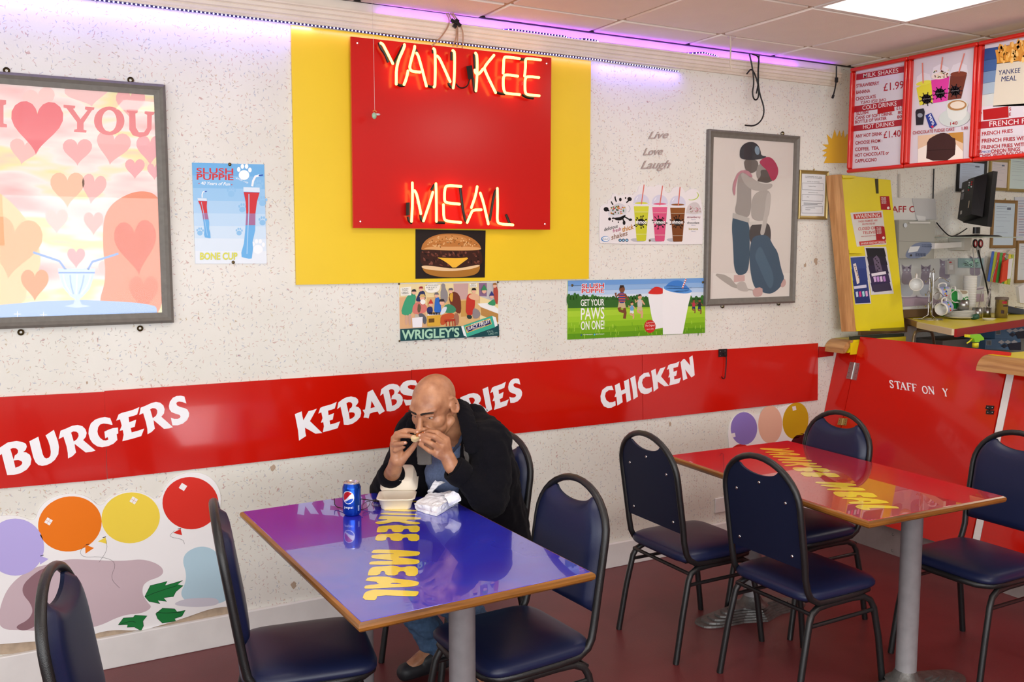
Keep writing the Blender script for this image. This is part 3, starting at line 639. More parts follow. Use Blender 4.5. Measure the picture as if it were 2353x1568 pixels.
# plain rounded colour shapes, glass and table
a.poly(chaikin([(-420, 420), (-300, 400), (-150, 380), (-60, 420), (0, 440), (60, 500), (90, 560), (95, 620), (60, 660), (60, 700), (-60, 740), (-420, 760)], 3, True), 'f6d3a2', L=4)
a.poly(chaikin([(240, 480), (300, 440), (352, 440), (372, 470), (376, 560), (377, 735), (290, 730), (255, 690), (225, 700), (245, 640), (235, 560)], 3, True), 'ee9878', L=4)
a.poly(heart(30, 560, 70, 74, 8), 'efb684', L=5); a.poly(heart(312, 560, 52, 66, -6), 'dd6f52', L=5); a.poly(heart(330, 670, 36, 44, 0), 'e98263', L=5); a.poly(heart(80, 650, 34, 38, 0), 'e8a070', L=5)
a.poly(chaikin([(-420, 722), (-60, 706), (150, 688), (300, 694), (355, 702), (361, 710), (361, 738), (-420, 806)], 1, True), 'a9c7ee', L=6)
a.poly([(-420, 740), (100, 726), (361, 716), (361, 737), (-420, 806)], '8fb4e6', L=7)
a.line([(76, 580), (136, 600), (151, 620)], 5, '92b4ea', L=8); a.line([(272, 583), (212, 602), (202, 620)], 5, '92b4ea', L=8)
a.poly([(133, 617), (219, 617), (218, 628), (214, 640), (206, 664), (190, 682), (182, 688), (188, 700), (208, 704), (178, 708), (148, 704), (168, 699), (173, 688), (162, 681), (146, 662), (138, 640), (134, 628)], 'cfe3fa', L=8)
a.line([(134, 627), (218, 627)], 3, '86abe6', L=9)
for k in range(5): a.line(chaikin([(145 + 16 * k, 632), (150 + 13 * k, 655), (163 + 6 * k, 676)], 1), 3, 'a6c6f2' if k % 2 else 'f2f6ea', L=9)
for x_, y_ in ((40, 722), (100, 724)): a.line([(x_ - 8, y_), (x_ + 8, y_)], 1.2, 'ffffff', L=9); a.line([(x_, y_ - 7), (x_, y_ + 7)], 1.2, 'ffffff', L=9)
at_world(a.b, 'print', t)
glass_pane(X0 + .02, X1 - .02, ZB + .02, ZT - .02, -.0165, t)

# ---- tall framed picture, right
p0 = PY(1630, 296, -.025); p1 = PY(1826, 700, -.025); X0, X1 = PY(1626, 500, -.025).x, PY(1834, 500, -.025).x; ZT = PY(1838, 313, -.025).z; ZB = PY(1826, 696, -.025).z
t = thing('framed_poster', 'tall grey framed picture of two children in caps and jeans', 'picture', ((X0 + X1) / 2, 0, ZB))
frame_bars(((X0, ZT), (X1, ZB)), .038, 0, .028, M_frame, t)
fix_bolts([(1798, 307), (1660, 704), (1789, 698)], t)
at_world(MB().box(((X0 + X1) / 2, -.006, (ZT + ZB) / 2), (X1 - X0 - .02, .011, ZT - ZB - .02), ink('d6cfc8')), 'backing', t)
a = Art(fy(-.012), (0, -1, 0), .00012)
cF = lambda p: (1620 + p[0] / 3.735, 290 + p[1] / 3.735)
def cf(pts, col, sm=2, **k): a.poly(chaikin([cF(p) for p in pts], sm, True) if sm else [cF(p) for p in pts], col, **k)
cf([(68, 1262), (765, 1262), (745, 1470), (60, 1490)], 'dcd7d0', 0); cf([(68, 1262), (200, 1280), (280, 1380), (500, 1420), (260, 1400), (150, 1330)], 'a9a39c', 1)
cf([(245, 745), (380, 800), (385, 1000), (378, 1220), (340, 1280), (250, 1275), (240, 1000), (228, 860)], '3f5466')
cf([(380, 830), (540, 820), (568, 900), (560, 1010), (480, 1000), (380, 1020)], '4a4444')
cf([(275, 1340), (340, 1330), (360, 1380), (380, 1420), (320, 1420), (270, 1400)], 'b9b2ac'); cf([(248, 1278), (340, 1280), (340, 1330), (246, 1340)], 'c9a9a4', 0)
cf([(290, 400), (350, 390), (400, 440), (395, 560), (398, 700), (375, 790), (300, 770), (250, 740), (275, 640), (275, 500)], '9a948f')
cf([(410, 590), (500, 540), (560, 560), (565, 640), (540, 820), (400, 810), (395, 700)], 'a8a29c')
cf([(300, 400), (360, 400), (420, 460), (500, 500), (580, 490), (575, 530), (500, 560), (400, 550), (330, 490)], 'aca6a0')
cf([(540, 560), (566, 600), (550, 720), (520, 880), (500, 945), (470, 930), (480, 870), (510, 740), (520, 620)], 'b6b0aa')
cf([(420, 940), (540, 930), (580, 1020), (625, 1080), (650, 1220), (690, 1330), (590, 1440), (500, 1435), (470, 1400), (430, 1400), (395, 1300), (378, 1120), (390, 1000)], '41566a')
cf([(470, 1010), (520, 1120), (600, 1300), (560, 1420), (500, 1300), (450, 1180), (420, 1120)], '4d6579')
cf([(405, 1395), (490, 1380), (495, 1440), (470, 1465), (415, 1465)], 'c4a29d', 1); cf([(640, 1375), (680, 1300), (698, 1350), (670, 1388)], 'c4a29d', 1)
cf([(240, 745), (380, 790), (376, 830), (236, 790)], 'b3afa9', 0); cf([(384, 822), (495, 812), (492, 842), (386, 850)], 'cbc6bf', 0)
cf([(330, 280), (440, 285), (460, 330), (440, 390), (380, 410), (340, 370)], '6b6560'); cf([(455, 320), (540, 330), (560, 440), (520, 480), (450, 460), (435, 400)], '938c86')
cf([(470, 370), (560, 380), (590, 460), (540, 490), (480, 480), (440, 470), (480, 430)], '59524d')
cf([(240, 480), (285, 385), (360, 375), (405, 420), (400, 450), (330, 395), (290, 410), (262, 500), (255, 610), (232, 560)], 'b5838c', 1)
cf([(295, 240), (300, 190), (340, 145), (400, 132), (450, 155), (475, 210), (480, 255), (530, 258), (510, 275), (440, 290), (340, 290), (300, 275)], '3a3c40'); a.ell(*cF((445, 210)), 5.5, 10, '7d94a4', rot=-8)
cf([(457, 305), (520, 262), (570, 270), (615, 330), (630, 390), (610, 450), (575, 478), (550, 430), (530, 380), (490, 345)], 'a73a55')
at_world(a.b, 'print', t)
glass_pane(X0 + .02, X1 - .02, ZB + .02, ZT - .02, -.0165, t)

# ---- small certificate frames
def certificate(quad, m, y, label, lines, group=None, bg='dfe2e6', tint=None):
    xs = [PY(*p, y).x for p in quad]; zs = [PY(*p, y).z for p in quad]
    x0, x1, z0_, z1_ = (xs[0] + xs[3]) / 2, (xs[1] + xs[2]) / 2, (zs[2] + zs[3]) / 2, (zs[0] + zs[1]) / 2
    t = thing('certificate_frame', label, 'picture', ((x0 + x1) / 2, 0, z0_), group=group); wd = .020
    frame_bars(((x0, z1_), (x1, z0_)), wd, y + .016, .018, m, t)
    if y + .016 < -.004: pass
    at_world(MB().box(((x0 + x1) / 2, y + .012, (z0_ + z1_) / 2), (x1 - x0 - .01, .006, z1_ - z0_ - .01), ink(bg)), 'certificate', t)
    a = Art(lambda u, v: Vector((x0 + wd + (x1 - x0 - 2 * wd) * u, y + .0085, z1_ - wd - (z1_ - z0_ - 2 * wd) * v)), (0, -1, 0), .0001)
    for l in lines:
        if l[0] == 'r': a.rect(*l[1:5], l[5])
        elif l[0] == 'f':
            _, u0, v0, u1, v1, c = l
            for q in (([(u0, v0), (u1, v0)]), ([(u0, v1), (u1, v1)]), ([(u0, v0), (u0, v1)]), ([(u1, v0), (u1, v1)])): a.line(q, .008, c)
        elif l[0] == 't': a.text(l[1], l[2], l[3], l[4], l[3], l[5], l[6])
    at_world(a.b, 'print', t)
    at_world(MB().lathe([(0, -.003), (.005, -.002), (.006, 0)], M_gold, ((x0 + x1) / 2, -.012, z1_ + .006), 8, M=Matrix.Rotation(radians(90), 3, 'X')), 'hanger', t)
    return t
G7 = '77787c'
certificate([(1838, 390), (1904, 394), (1903, 506), (1836, 503)], M_gold, -.018, 'small gold framed certificate on the wall right of the tall jeans picture',
    [('t', 'COMPANIES ACT 2006', .15, .07, .85, .02, '4a4a4e'), ('t', 'CERTIFICATE OF OWNERSHIP', .15, .10, .85, .018, '4a4a4e'), ('t', 'NAME OF BUSINESS', .25, .19, .75, .016, '4a4a4e'), ('f', .05, .22, .92, .38, '8a8a90'), ('t', 'Yankee Meal', .3, .30, .6, .02, G7),
     ('t', 'PROPRIETOR', .3, .45, .7, .014, '4a4a4e'), ('f', .05, .49, .92, .64, '8a8a90'), ('t', 'Mr', .25, .56, .34, .02, G7), ('r', .12, .69, .88, .70, G7), ('r', .12, .72, .7, .73, G7), ('f', .05, .76, .92, .93, '8a8a90'), ('r', .2, .80, .6, .81, G7), ('r', .2, .85, .4, .86, G7)])

# ---- tall drinks poster (blue)
t = thing('drinks_poster', 'blue frozen drink poster beside the large pink framed picture', 'poster', PY(525, 600, 0))
q = [(441, 374), (607, 378), (613, 606), (449, 606)]
at_world(slab(fy(-.0035), q, .002, ink('a9cdee')), 'sheet', t)
a = Art(fy(-.0035), (0, -1, 0), .0001)
BL = ['6fb2e6', '84bdea', '9ac9ef', 'aed3f2', 'bfdcf5', 'cfe4f6', 'dceaf7', 'e6eef7']
for k in range(8):
    v0, v1 = k / 8, (k + 1) / 8; a.poly([quadpt(q, 0, v0), quadpt(q, 1, v0), quadpt(q, 1, v1), quadpt(q, 0, v1)], BL[k], L=1)
cP = lambda p: (380 + p[0] / 3.3375, 350 + p[1] / 3.3375)
def paw(x, y, s, col, L):
    x, y = cP((x, y)); s /= 3.34
    a.ell(x, y, s * .52, s * .48, col, L=L)
    for dx, dy in ((-.52, -.55), (-.16, -.85), (.25, -.85), (.58, -.5)): a.ell(x + dx * s, y + dy * s, s * .17, s * .24, col, L=L)
for x, y, s in ((505, 320, 50), (745, 390, 50), (590, 440, 45), (745, 540, 45), (265, 620, 40), (565, 620, 38), (715, 265, 50)): paw(x, y, s, '8fc3ec', 2)
paw(603, 175, 78, 'ffffff', 3); paw(710, 745, 72, 'f6f8fc', 3)
a.text('SLUSH', *cP((238, 160)), *cP((520, 166)), 12, 'd22f34', bold=.012); a.text('PUPPiE', *cP((240, 210)), *cP((522, 214)), 13, 'd22f34', bold=.02)
a.text('40 Years of Fun', *cP((272, 248)), *cP((494, 256)), 7, 'ffffff', shear=.3, bold=.01); a.text('With cup', *cP((540, 205)), *cP((635, 240)), 4.5, 'ffffff', shear=.2)
for x, y in ((258, 240), (509, 249)): a.ell(*cP((x, y)), 1.3, 1.3, 'd22f34')
def bonecup(pts, f_):
    a.poly([cP(f_(p)) for p in [(600, 300), (722, 305), (700, 380), (690, 480), (688, 600), (668, 690), (672, 740), (662, 815), (640, 818), (620, 812), (585, 805), (582, 770), (602, 700), (612, 600), (620, 480), (615, 380), (600, 320)]], '6cb3ea')
    a.poly([cP(f_(p)) for p in [(600, 305), (722, 310), (702, 380), (690, 470), (620, 470), (615, 380)]], 'cf3038')
    a.poly([cP(f_(p)) for p in [(620, 470), (690, 470), (689, 560), (615, 560)]], 'a86f9a')
    a.poly([cP(f_(p)) for p in [(598, 268), (722, 272), (724, 306), (598, 302)]], 'dbe9f6'); a.line([cP(f_(p)) for p in [(665, 262), (672, 220), (690, 185), (720, 178)]], 5 * f_.k, 'f2f6fa'); a.line([cP(f_(p)) for p in [(715, 180), (748, 175)]], 3 * f_.k, '2b4fb0')
    a.line([cP(f_(p)) for p in [(640, 320), (640, 450), (632, 600), (625, 780)]], 2.2 * f_.k, 'a9d2f4')
f1 = lambda p: p
f1.k = 1; bonecup(None, f1)
f2 = lambda p: (250 + (p[0] - 600) * .56 + (p[1] - 300) * .12, 370 + (p[1] - 300) * .56)
f2.k = .55; bonecup(None, f2)
a.text('BONE CUP', *cP((265, 822)), *cP((552, 822)), 15, 'b9c23a', bold=.03); a.text('BONE CUP', *cP((265, 821)), *cP((550, 821)), 14.5, 'e3e05a', bold=.015)
at_world(a.b, 'print', t)
for x, y in ((528, 378), (536, 603)): at_world(MB().sphere(PY(x, y, -.005), (.007, .004, .007), mat('brass_dark', '6a5a3c'), 10, 6), 'drawing_pin', t)

# ---- wide drinks banner
t = thing('drinks_banner', 'wide banner of frozen drinks on a green meadow under the shake board', 'poster', PY(1463, 775, 0))
q = [(1305, 645), (1621, 639), (1620, 765), (1304, 781)]
at_world(slab(fy(-.0035), q, .003, ink('8fc02c')), 'sheet', t)
a = Art(fy(-.0035), (0, -1, 0), .0001)
for k, c in enumerate(('6fa0dc', '8fb6e4', 'b4cfee', 'd5e3f2')): a.poly([quadpt(q, 0, k * .085), quadpt(q, 1, k * .085), quadpt(q, 1, (k + 1) * .085 + .01), quadpt(q, 0, (k + 1) * .085 + .01)], c, L=1)
for k, c in enumerate(('a8d238', '9ccc2e', '8cc026', '78ae1e', '5f9a1a')): a.poly([quadpt(q, 0, .52 + k * .096), quadpt(q, 1, .52 + k * .096), quadpt(q, 1, .52 + (k + 1) * .096), quadpt(q, 0, .52 + (k + 1) * .096)], c, L=1)
cJ = lambda p: (1300 + p[0] / 3.4083, 400 + p[1] / 3.4083)
rr = random.Random(5)
for k in range(46):
    x = 25 + k * 23.2; a.ell(*cJ((x, 985 + (k / 46) * 8)), 5.5, rr.uniform(7, 14) * (1.25 if k < 5 else 1), rr.choice(('2f5e28', '3f7a30', '356a2c')), n=9, L=2)
a.poly([cJ(p) for p in [(18, 985), (1092, 985), (1092, 1035), (18, 1052)]], '35682a', L=3)
for k in range(80): x, y = rr.uniform(30, 1080), rr.uniform(1170, 1285); y -= (x - 500) * .02; a.line([cJ((x, y)), cJ((x + rr.uniform(-6, 6), y - 26))], .7, rr.choice(('b4de4a', '4c8a18', 'c8ea60')), L=3)
a.text('SLUSH', *cJ((122, 898)), *cJ((302, 892)), 10.5, 'ffffff', bold=.05, L=4); a.text('PUPPiE', *cJ((122, 936)), *cJ((302, 930)), 10, 'ffffff', bold=.05, L=4)
a.text('SLUSH', *cJ((124, 896)), *cJ((300, 890)), 9.5, 'd12a30', bold=.02, L=5); a.text('PUPPiE', *cJ((124, 934)), *cJ((300, 928)), 9, 'd12a30', bold=.02, L=5)
a.text('GET YOUR', *cJ((117, 1034)), *cJ((302, 1030)), 14.5, 'f4f6f2', bold=.015, L=5); a.text('PAWS', *cJ((118, 1142)), *cJ((302, 1132)), 26, 'f4f6f2', bold=.01, L=5); a.text('ON ONE!', *cJ((118, 1222)), *cJ((302, 1212)), 19, 'f4f6f2', bold=.015, L=5)
a.text('/slushpuppie', *cJ((135, 1262)), *cJ((210, 1259)), 2.2, 'f0f4e8', L=5); a.text('@slushpuppie', *cJ((235, 1258)), *cJ((302, 1256)), 2.2, 'f0f4e8', L=5); a.ell(*cJ((122, 1263)), 1.7, 2, '35508c', L=5); a.ell(*cJ((225, 1258)), 1.7, 2, '58b6e6', L=5)
def runner(x, y, s, skin, shirt, short, stripes=None):
    P_ = lambda u, v: cJ((x + u * s, y + v * s))
    a.line(chaikin([P_(0, 55), P_(18, 85), P_(12, 125)], 1), 4.2 * s, skin, L=5); a.line(chaikin([P_(-5, 55), P_(-18, 82), P_(10, 90)], 1), 4.4 * s, skin, L=5)
    a.poly([P_(-16, 40), P_(14, 40), P_(20, 68), P_(4, 74), P_(-8, 66), P_(-22, 70)], short, L=6); a.poly(chaikin([P_(-16, -8), P_(14, -8), P_(18, 20), P_(15, 46), P_(-17, 46), P_(-18, 15)], 1, True), shirt, L=7)
    if stripes:
        for k in range(4): a.poly([P_(-17, -2 + 12 * k), P_(17, -2 + 12 * k), P_(17, 3 + 12 * k), P_(-17, 3 + 12 * k)], stripes, L=8)
    a.line([P_(-14, 0), P_(-30, 14), P_(-32, -6)], 3 * s, skin, L=8); a.line([P_(14, 0), P_(26, 20), P_(34, 30)], 3 * s, skin, L=8); a.ell(*P_(0, -24), 4.2 * s, 5.2 * s, skin, L=8); a.poly([P_(-14, -26), P_(-10, -44), P_(8, -44), P_(14, -28), P_(4, -34)], '3a2a20', L=9)
runner(440, 940, 1.55, '7a4a30', '3b3f86', 'c8b48c', 'd2603a'); runner(580, 990, 1.1, 'd8a884', 'c4c2be', 'c9b79a'); runner(518, 1035, .8, 'd8a884', '6fa6d6', 'dfe6ea'); runner(1002, 1010, .65, '8a5a3c', 'c0384c', '2a3c66'); runner(1048, 1010, .7, '8a5a3c', '2a2c34', '2a3c66')
a.poly([cJ(p) for p in [(640, 940), (762, 940), (762, 1205), (700, 1215), (672, 1120)]], 'eef0f2', L=10); a.poly(chaikin([cJ(p) for p in [(636, 942), (660, 912), (700, 880), (745, 890), (762, 905), (764, 945)]], 2, True), 'd2322c', L=11)
a.poly([cJ(p) for p in [(760, 885), (985, 925), (960, 1020), (915, 1252), (760, 1258), (757, 1050)]], 'f1f2f4', L=12); a.poly(chaikin([cJ(p) for p in [(768, 900), (800, 855), (850, 832), (905, 835), (940, 870), (982, 915), (880, 932)]], 2, True), '3f7fd0', L=13)
a.ell(*cJ((875, 905)), 33, 8, '5a98e0', rot=8, L=13); a.line([cJ((940, 820)), cJ((912, 895))], 3.2, 'f2f2f2', L=14)
for k in range(5): p, q2 = (940 - 6 * k, 824 + 16 * k), (938 - 6 * k, 831 + 16 * k); a.line([cJ(p), cJ(q2)], 3.2, 'c83a3a', L=15)
a.text('SLUSH', *cJ((762, 1012)), *cJ((764, 948)), 2.5, 'c8323a', L=14)
a.ell(*cJ((658, 1194)), 13, 15, 'c8302c', L=16); a.text('The Original', *cJ((622, 1196)), *cJ((695, 1192)), 4.2, 'f6e6e0', shear=.3, L=17); a.text('SLUSH PUPPIE', *cJ((628, 1172)), *cJ((690, 1166)), 2.4, 'f6e6e0', L=17); a.text('SINCE 1970', *cJ((632, 1222)), *cJ((686, 1218)), 2.4, 'f6e6e0', L=17)
at_world(a.b, 'print', t)
for x, y in ((1315, 656), (1615, 649)): at_world(MB().sphere(PY(x, y, -.005), (.007, .004, .007), mat('brass_dark', '6a5a3c'), 10, 6), 'drawing_pin', t)

# ---- shake board (cut-out)
t = thing('shake_board', 'white cut-out board of three domed milkshake cups', 'sign', PY(1495, 563, 0))
cS = lambda p: (1360 + p[0] / 8.7148, 410 + p[1] / 8.7148)
out = [(150, 620), (190, 545), (250, 520), (315, 515), (325, 440), (395, 405), (400, 340), (450, 302), (505, 320), (520, 355), (600, 340), (620, 345), (700, 318), (760, 325), (815, 345), (850, 295), (925, 265), (930, 190), (960, 145), (1040, 122), (1090, 150), (1100, 185), (1160, 150), (1235, 185), (1280, 140), (1380, 125), (1460, 180), (1470, 260), (1530, 305), (1590, 265), (1620, 200), (1700, 165), (1790, 175), (1850, 230), (1860, 290), (1930, 235), (2010, 205), (2110, 225), (2160, 290), (2165, 380), (2200, 480), (2205, 620), (2225, 680), (2225, 1280), (2200, 1330), (180, 1310), (150, 1260)]
o1 = chaikin([cS(p) for p in out], 1, True)
mbs = MB(); A_ = [PY(x, y, -.0055) for x, y in o1]; mbs.hexa(A_, [p + Vector((0, .004, 0)) for p in A_], ink('e9e5e6')); at_world(mbs, 'board', t)
a = Art(fy(-.0055), (0, -1, 0), .0001)
def cs(pts, col, sm=1, **k): a.poly(chaikin([cS(p) for p in pts], sm, True) if sm else [cS(p) for p in pts], col, **k)
def splat(x, y, s, L, n=11, seed=1):
    r_ = random.Random(seed); a.ell(*cS((x, y)), s / 8.7, s * .9 / 8.7, '141214', n=18, L=L)
    for k in range(n):
        an = 2 * pi * k / n + r_.uniform(-.2, .2); d = s * r_.uniform(1.35, 1.9); ex, ey = x + cos(an) * d, y + sin(an) * d * .95
        a.line([cS((x, y)), cS((ex, ey))], s * .016, '141214', L=L); a.ell(*cS((ex, ey)), s * r_.uniform(.12, .2) / 8.7, s * .26 / 8.7, '141214', rot=math.degrees(an) + 90, n=9, L=L)
for sx in (760, 1120, 1480): cs([(sx, 1230), (sx + 60, 1200), (sx + 300, 1200), (sx + 320, 1270), (sx + 100, 1280)], 'b9b9c2', L=1)
for x, top, ccol, lcol, bx, st in ((990, 560, 'c9cc35', 'd3d640', 960, (1045, 125, 990, 520)), (1360, 575, 'd6537e', 'de6189', 1350, (1415, 148, 1358, 540)), (1718, 590, '7a4522', '8b5429', 1715, (1765, 172, 1728, 550))):
    bot = 1255 + (x - 990) * .02
    cs([(x - 150, top), (x + 150, top), (x + 95, bot - 20), (x + 80, bot), (x - 80, bot), (x - 95, bot - 20)], ccol, 0, L=2)
    a.poly([cS(p) for p in [(x - 150, top), (x + 150, top), (x + 138, top + 115), (x - 138, top + 115)]], lcol, L=3)
    for yy in (115, 560): a.line([cS((x - 140 + yy * .07, top + yy)), cS((x + 140 - yy * .07, top + yy))], .6, 'e9e9d8', L=4)
    splat(x - 5, 880, 78, 5, 11, int(x)); a.text('shmoo', *cS((x - 112, 905)), *cS((x + 108, 905)), 7.2, 'f4f4f4', bold=.03, L=7)
    a.text('THICK SHAKES', *cS((x - 80, 925)), *cS((x + 70, 922)), 1.4, 'b8b8b8', L=7)
    a.poly([cS(p) for p in arc(x, top - 80, 160, 165, 180, 360, 20)] + [cS((x + 160, top - 30)), cS((x - 160, top - 30))], 'd4d4e6', L=4)
    a.ell(*cS((x, top - 55)), 135 / 8.7, 28 / 8.7, lcol, L=5)
    a.poly([cS(p) for p in arc(x, top - 75, 178, 60, 0, 180, 20)] + [cS(p) for p in arc(x, top - 70, 165, 26, 180, 0, 20)], 'e6e6f0', L=6)
    a.line([cS((st[0], st[1])), cS((st[2], st[3]))], 2.4, 'd9776a', L=8); a.line([cS((x - 110, top - 130)), cS((x - 70, top - 190))], 1.4, 'f4f4fa', L=7)
# splash with a sundae dome, left
for (x, y, rx, ry, r_) in ((285, 620, 50, 45, 0), (570, 425, 26, 36, 0), (675, 395, 15, 20, 0), (755, 415, 45, 40, 20), (355, 815, 30, 30, 0), (645, 890, 28, 45, 0), (770, 830, 35, 25, 0), (465, 385, 14, 26, 0), (395, 480, 12, 22, -20), (415, 855, 12, 16, 0), (530, 880, 12, 18, 0), (420, 805, 20, 14, 0)): a.ell(*cS((x, y)), rx / 8.7, ry / 8.7, '141214', rot=r_, L=2)
for p, q2 in (((320, 640), (420, 680)), ((740, 440), (690, 490)), ((465, 400), (490, 470)), ((400, 495), (425, 530)), ((640, 860), (600, 770)), ((740, 820), (640, 760))): a.line([cS(p), cS(q2)], 3, '141214', L=2)
cs([(340, 700), (450, 830), (560, 850), (640, 810), (690, 720), (500, 640)], '141214', L=2)
cs([(320, 690), (400, 560), (520, 490), (620, 510), (700, 600), (690, 700), (560, 780), (400, 780), (330, 750)], 'cfcfd4', 2, L=3)
rr = random.Random(8)
for k in range(46): x, y = rr.uniform(370, 660), rr.uniform(545, 720); a.ell(*cS((x, y + abs(x - 540) * .25)), 1.6, 1.8, rr.choice(('c4443a', '2f6a48', 'd27a3a', '3c7a5a', 'c9a23a')), n=7, L=4)
cs([(320, 700), (500, 750), (700, 680), (705, 715), (500, 800), (325, 760)], 'dcdce2', 1, L=5); a.line([cS(p) for p in arc(715, 610, 50, 65, -80, 80)], 1.4, 'b4b4ba', L=3)
a.text('delicious', *cS((245, 1062)), *cS((515, 985)), 7.8, '1c1a1c', L=6, bold=.01); a.text('fresh', *cS((418, 1088)), *cS((582, 1045)), 7.8, 'a83468', L=6, bold=.01); a.text('thick', *cS((605, 1075)), *cS((838, 1010)), 11.2, 'c28422', L=6, bold=.02); a.text('shakes', *cS((390, 1232)), *cS((712, 1140)), 11, '8d6a55', L=6, bold=.015)
a.poly([cS(p) for p in ell(270, 1215, 86, 56)], '3f86c8', L=6); a.ell(*cS((278, 1213)), 74 / 8.7, 45 / 8.7, 'eef2f6', L=7); a.text('Dinkum', *cS((210, 1235)), *cS((332, 1228)), 3.8, '2a3a56', shear=.2, L=8)
for x in (565, 630, 700): a.ell(*cS((x, 1240)), 3.6, 3.8, '1f4a6e', L=6); a.ell(*cS((x, 1240)), 1.8, 1.8, 'a4d2ec', L=7)
cs([(1880, 700), (1910, 560), (2000, 480), (2120, 480), (2185, 600), (2205, 700), (2150, 740), (1930, 735)], 'cfc8c8', 2, L=3)
for k in range(30): a.ell(*cS((rr.uniform(1920, 2170), rr.uniform(570, 690))), 1.5, 1.5, rr.choice(('c98a94', 'b4a48c', 'd8b4bc', 'b9b2a6')), n=6, L=4)
cs([(1875, 690), (2040, 730), (2205, 690), (2200, 730), (2040, 760), (1885, 730)], 'dedee4', 1, L=5)
for s_, y, c in (('strawberry', 795, '8a3048'), ('chocolate', 908, '332a2c'), ('banana', 1030, 'a8953a')): a.text(s_, *cS((1905 if s_ != 'banana' else 1940, y)), *cS((2175 if s_ == 'strawberry' else (2150 if s_ == 'chocolate' else 2125), y)), 4.6, c, L=6, bold=.015); a.text('flavour', *cS((1990, y + 38)), *cS((2080, y + 38)), 2.2, '8890b4', L=6)
a.poly([cS(p) for p in arc(1990, 340, 150, 100, -40, 110, 20)] + [cS(p) for p in arc(1985, 335, 138, 92, 110, -40, 20)], 'b9cf4a', L=3)
at_world(a.b, 'print', t)
at_world(MB().sphere(PY(1493, 553, -.007), (.006, .004, .006), mat('brass_dark', '6a5a3c'), 10, 6), 'drawing_pin', t)

# ---- enamel sign of the general store
t = thing('enamel_sign', 'old enamel advertising sign with cartoon shop scene below the burger picture', 'sign', PY(1030, 780, 0))
q = [(915, 651), (1146, 647), (1146, 775), (918, 787)]
at_world(slab(fy(-.004), q, .003, mat('enamel_white', 'e8e6df', rough=.2)), 'plate', t)
a = Art(fy(-.004), (0, -1, 0), .0001)
def cw(pts, col, sm=0, **k): a.poly(chaikin([cb(p) for p in pts], sm, True) if sm else [cb(p) for p in pts], col, **k)
cw([(330, 750), (1445, 735), (1445, 1205), (335, 1255)], 'ecd9a4'); cw([(330, 900), (620, 880), (640, 1240), (335, 1255)], 'dcae82'); cw([(640, 900), (1240, 880), (1240, 1210), (640, 1240)], 'dcb67e'); cw([(940, 745), (1110, 742), (1100, 920), (950, 930)], 'c9a5a0')
cw([(1225, 738), (1440, 735), (1440, 960), (1240, 890)], 'c2bfbe'); cw([(1225, 740), (1315, 738), (1315, 890), (1230, 885)], '8a6a8a')
cw([(1240, 990), (1445, 1080), (1445, 1180), (1250, 1100)], 'b98a4c'); cw([(1210, 970), (1350, 960), (1445, 1030), (1445, 1085), (1250, 1010)], 'eef0ee'); cw([(1020, 940), (1100, 935), (1100, 1110), (1025, 1120)], 'c99a52')
cw([(800, 745), (845, 744), (850, 800), (880, 850), (870, 960), (800, 960), (790, 850), (805, 800)], '8f8a8c', 1)
def man_(pts, col): cw(pts, col, 1)
man_([(470, 850), (520, 870), (510, 960), (470, 1090), (410, 1110), (345, 1080), (380, 960), (420, 880)], '3f9f76'); man_([(395, 1100), (430, 1100), (420, 1210), (395, 1210)], 'd2a68e'); man_([(430, 1090), (465, 1085), (460, 1210), (435, 1215)], 'c8a292')
man_([(560, 830), (610, 825), (625, 870), (625, 930), (560, 950), (510, 940), (540, 870)], '2c3560'); man_([(520, 950), (600, 960), (645, 1000), (640, 1060), (560, 1090), (475, 1080), (480, 1000)], 'd47a70'); man_([(540, 960), (580, 1000), (560, 1080), (530, 1060)], '6c5640')
man_([(540, 1080), (600, 1080), (640, 1140), (630, 1200), (600, 1200), (590, 1140), (560, 1130)], '5d6069'); man_([(495, 1090), (550, 1090), (570, 1210), (520, 1220)], 'bdb6a8'); man_([(640, 1010), (700, 1000), (710, 1060), (680, 1090), (640, 1080)], '2c3468')
man_([(735, 895), (780, 895), (800, 1000), (800, 1075), (720, 1075), (725, 990)], '2f6cc4'); man_([(890, 840), (970, 835), (1020, 900), (1028, 1060), (1000, 1090), (940, 1040), (890, 950)], '6e3424'); man_([(890, 870), (935, 830), (930, 950), (905, 945)], 'd9a63a')
man_([(830, 990), (900, 970), (970, 1020), (960, 1070), (880, 1080), (830, 1060)], '3f8a66'); man_([(820, 1010), (870, 1000), (850, 1070), (800, 1100), (790, 1070)], 'd8e2ee'); man_([(790, 1110), (860, 1080), (940, 1075), (960, 1130), (870, 1150), (840, 1210), (790, 1210)], 'c4552e')
man_([(940, 1080), (1000, 1080), (1000, 1210), (950, 1215)], 'a4705a'); man_([(1090, 880), (1130, 850), (1180, 880), (1180, 1010), (1150, 1110), (1075, 1090), (1080, 960)], 'c2362a'); man_([(1110, 870), (1200, 850), (1240, 910), (1200, 940), (1110, 910)], 'e4b492')
man_([(1085, 1095), (1150, 1105), (1140, 1145), (1095, 1140)], '2a3a36'); man_([(1155, 1020), (1210, 1030), (1250, 1090), (1210, 1140), (1150, 1135)], '8f8688'); man_([(1330, 960), (1400, 910), (1415, 960), (1400, 1000), (1320, 975)], '3a9464'); man_([(1390, 780), (1440, 780), (1440, 980), (1410, 970), (1385, 850)], 'b04a3c')
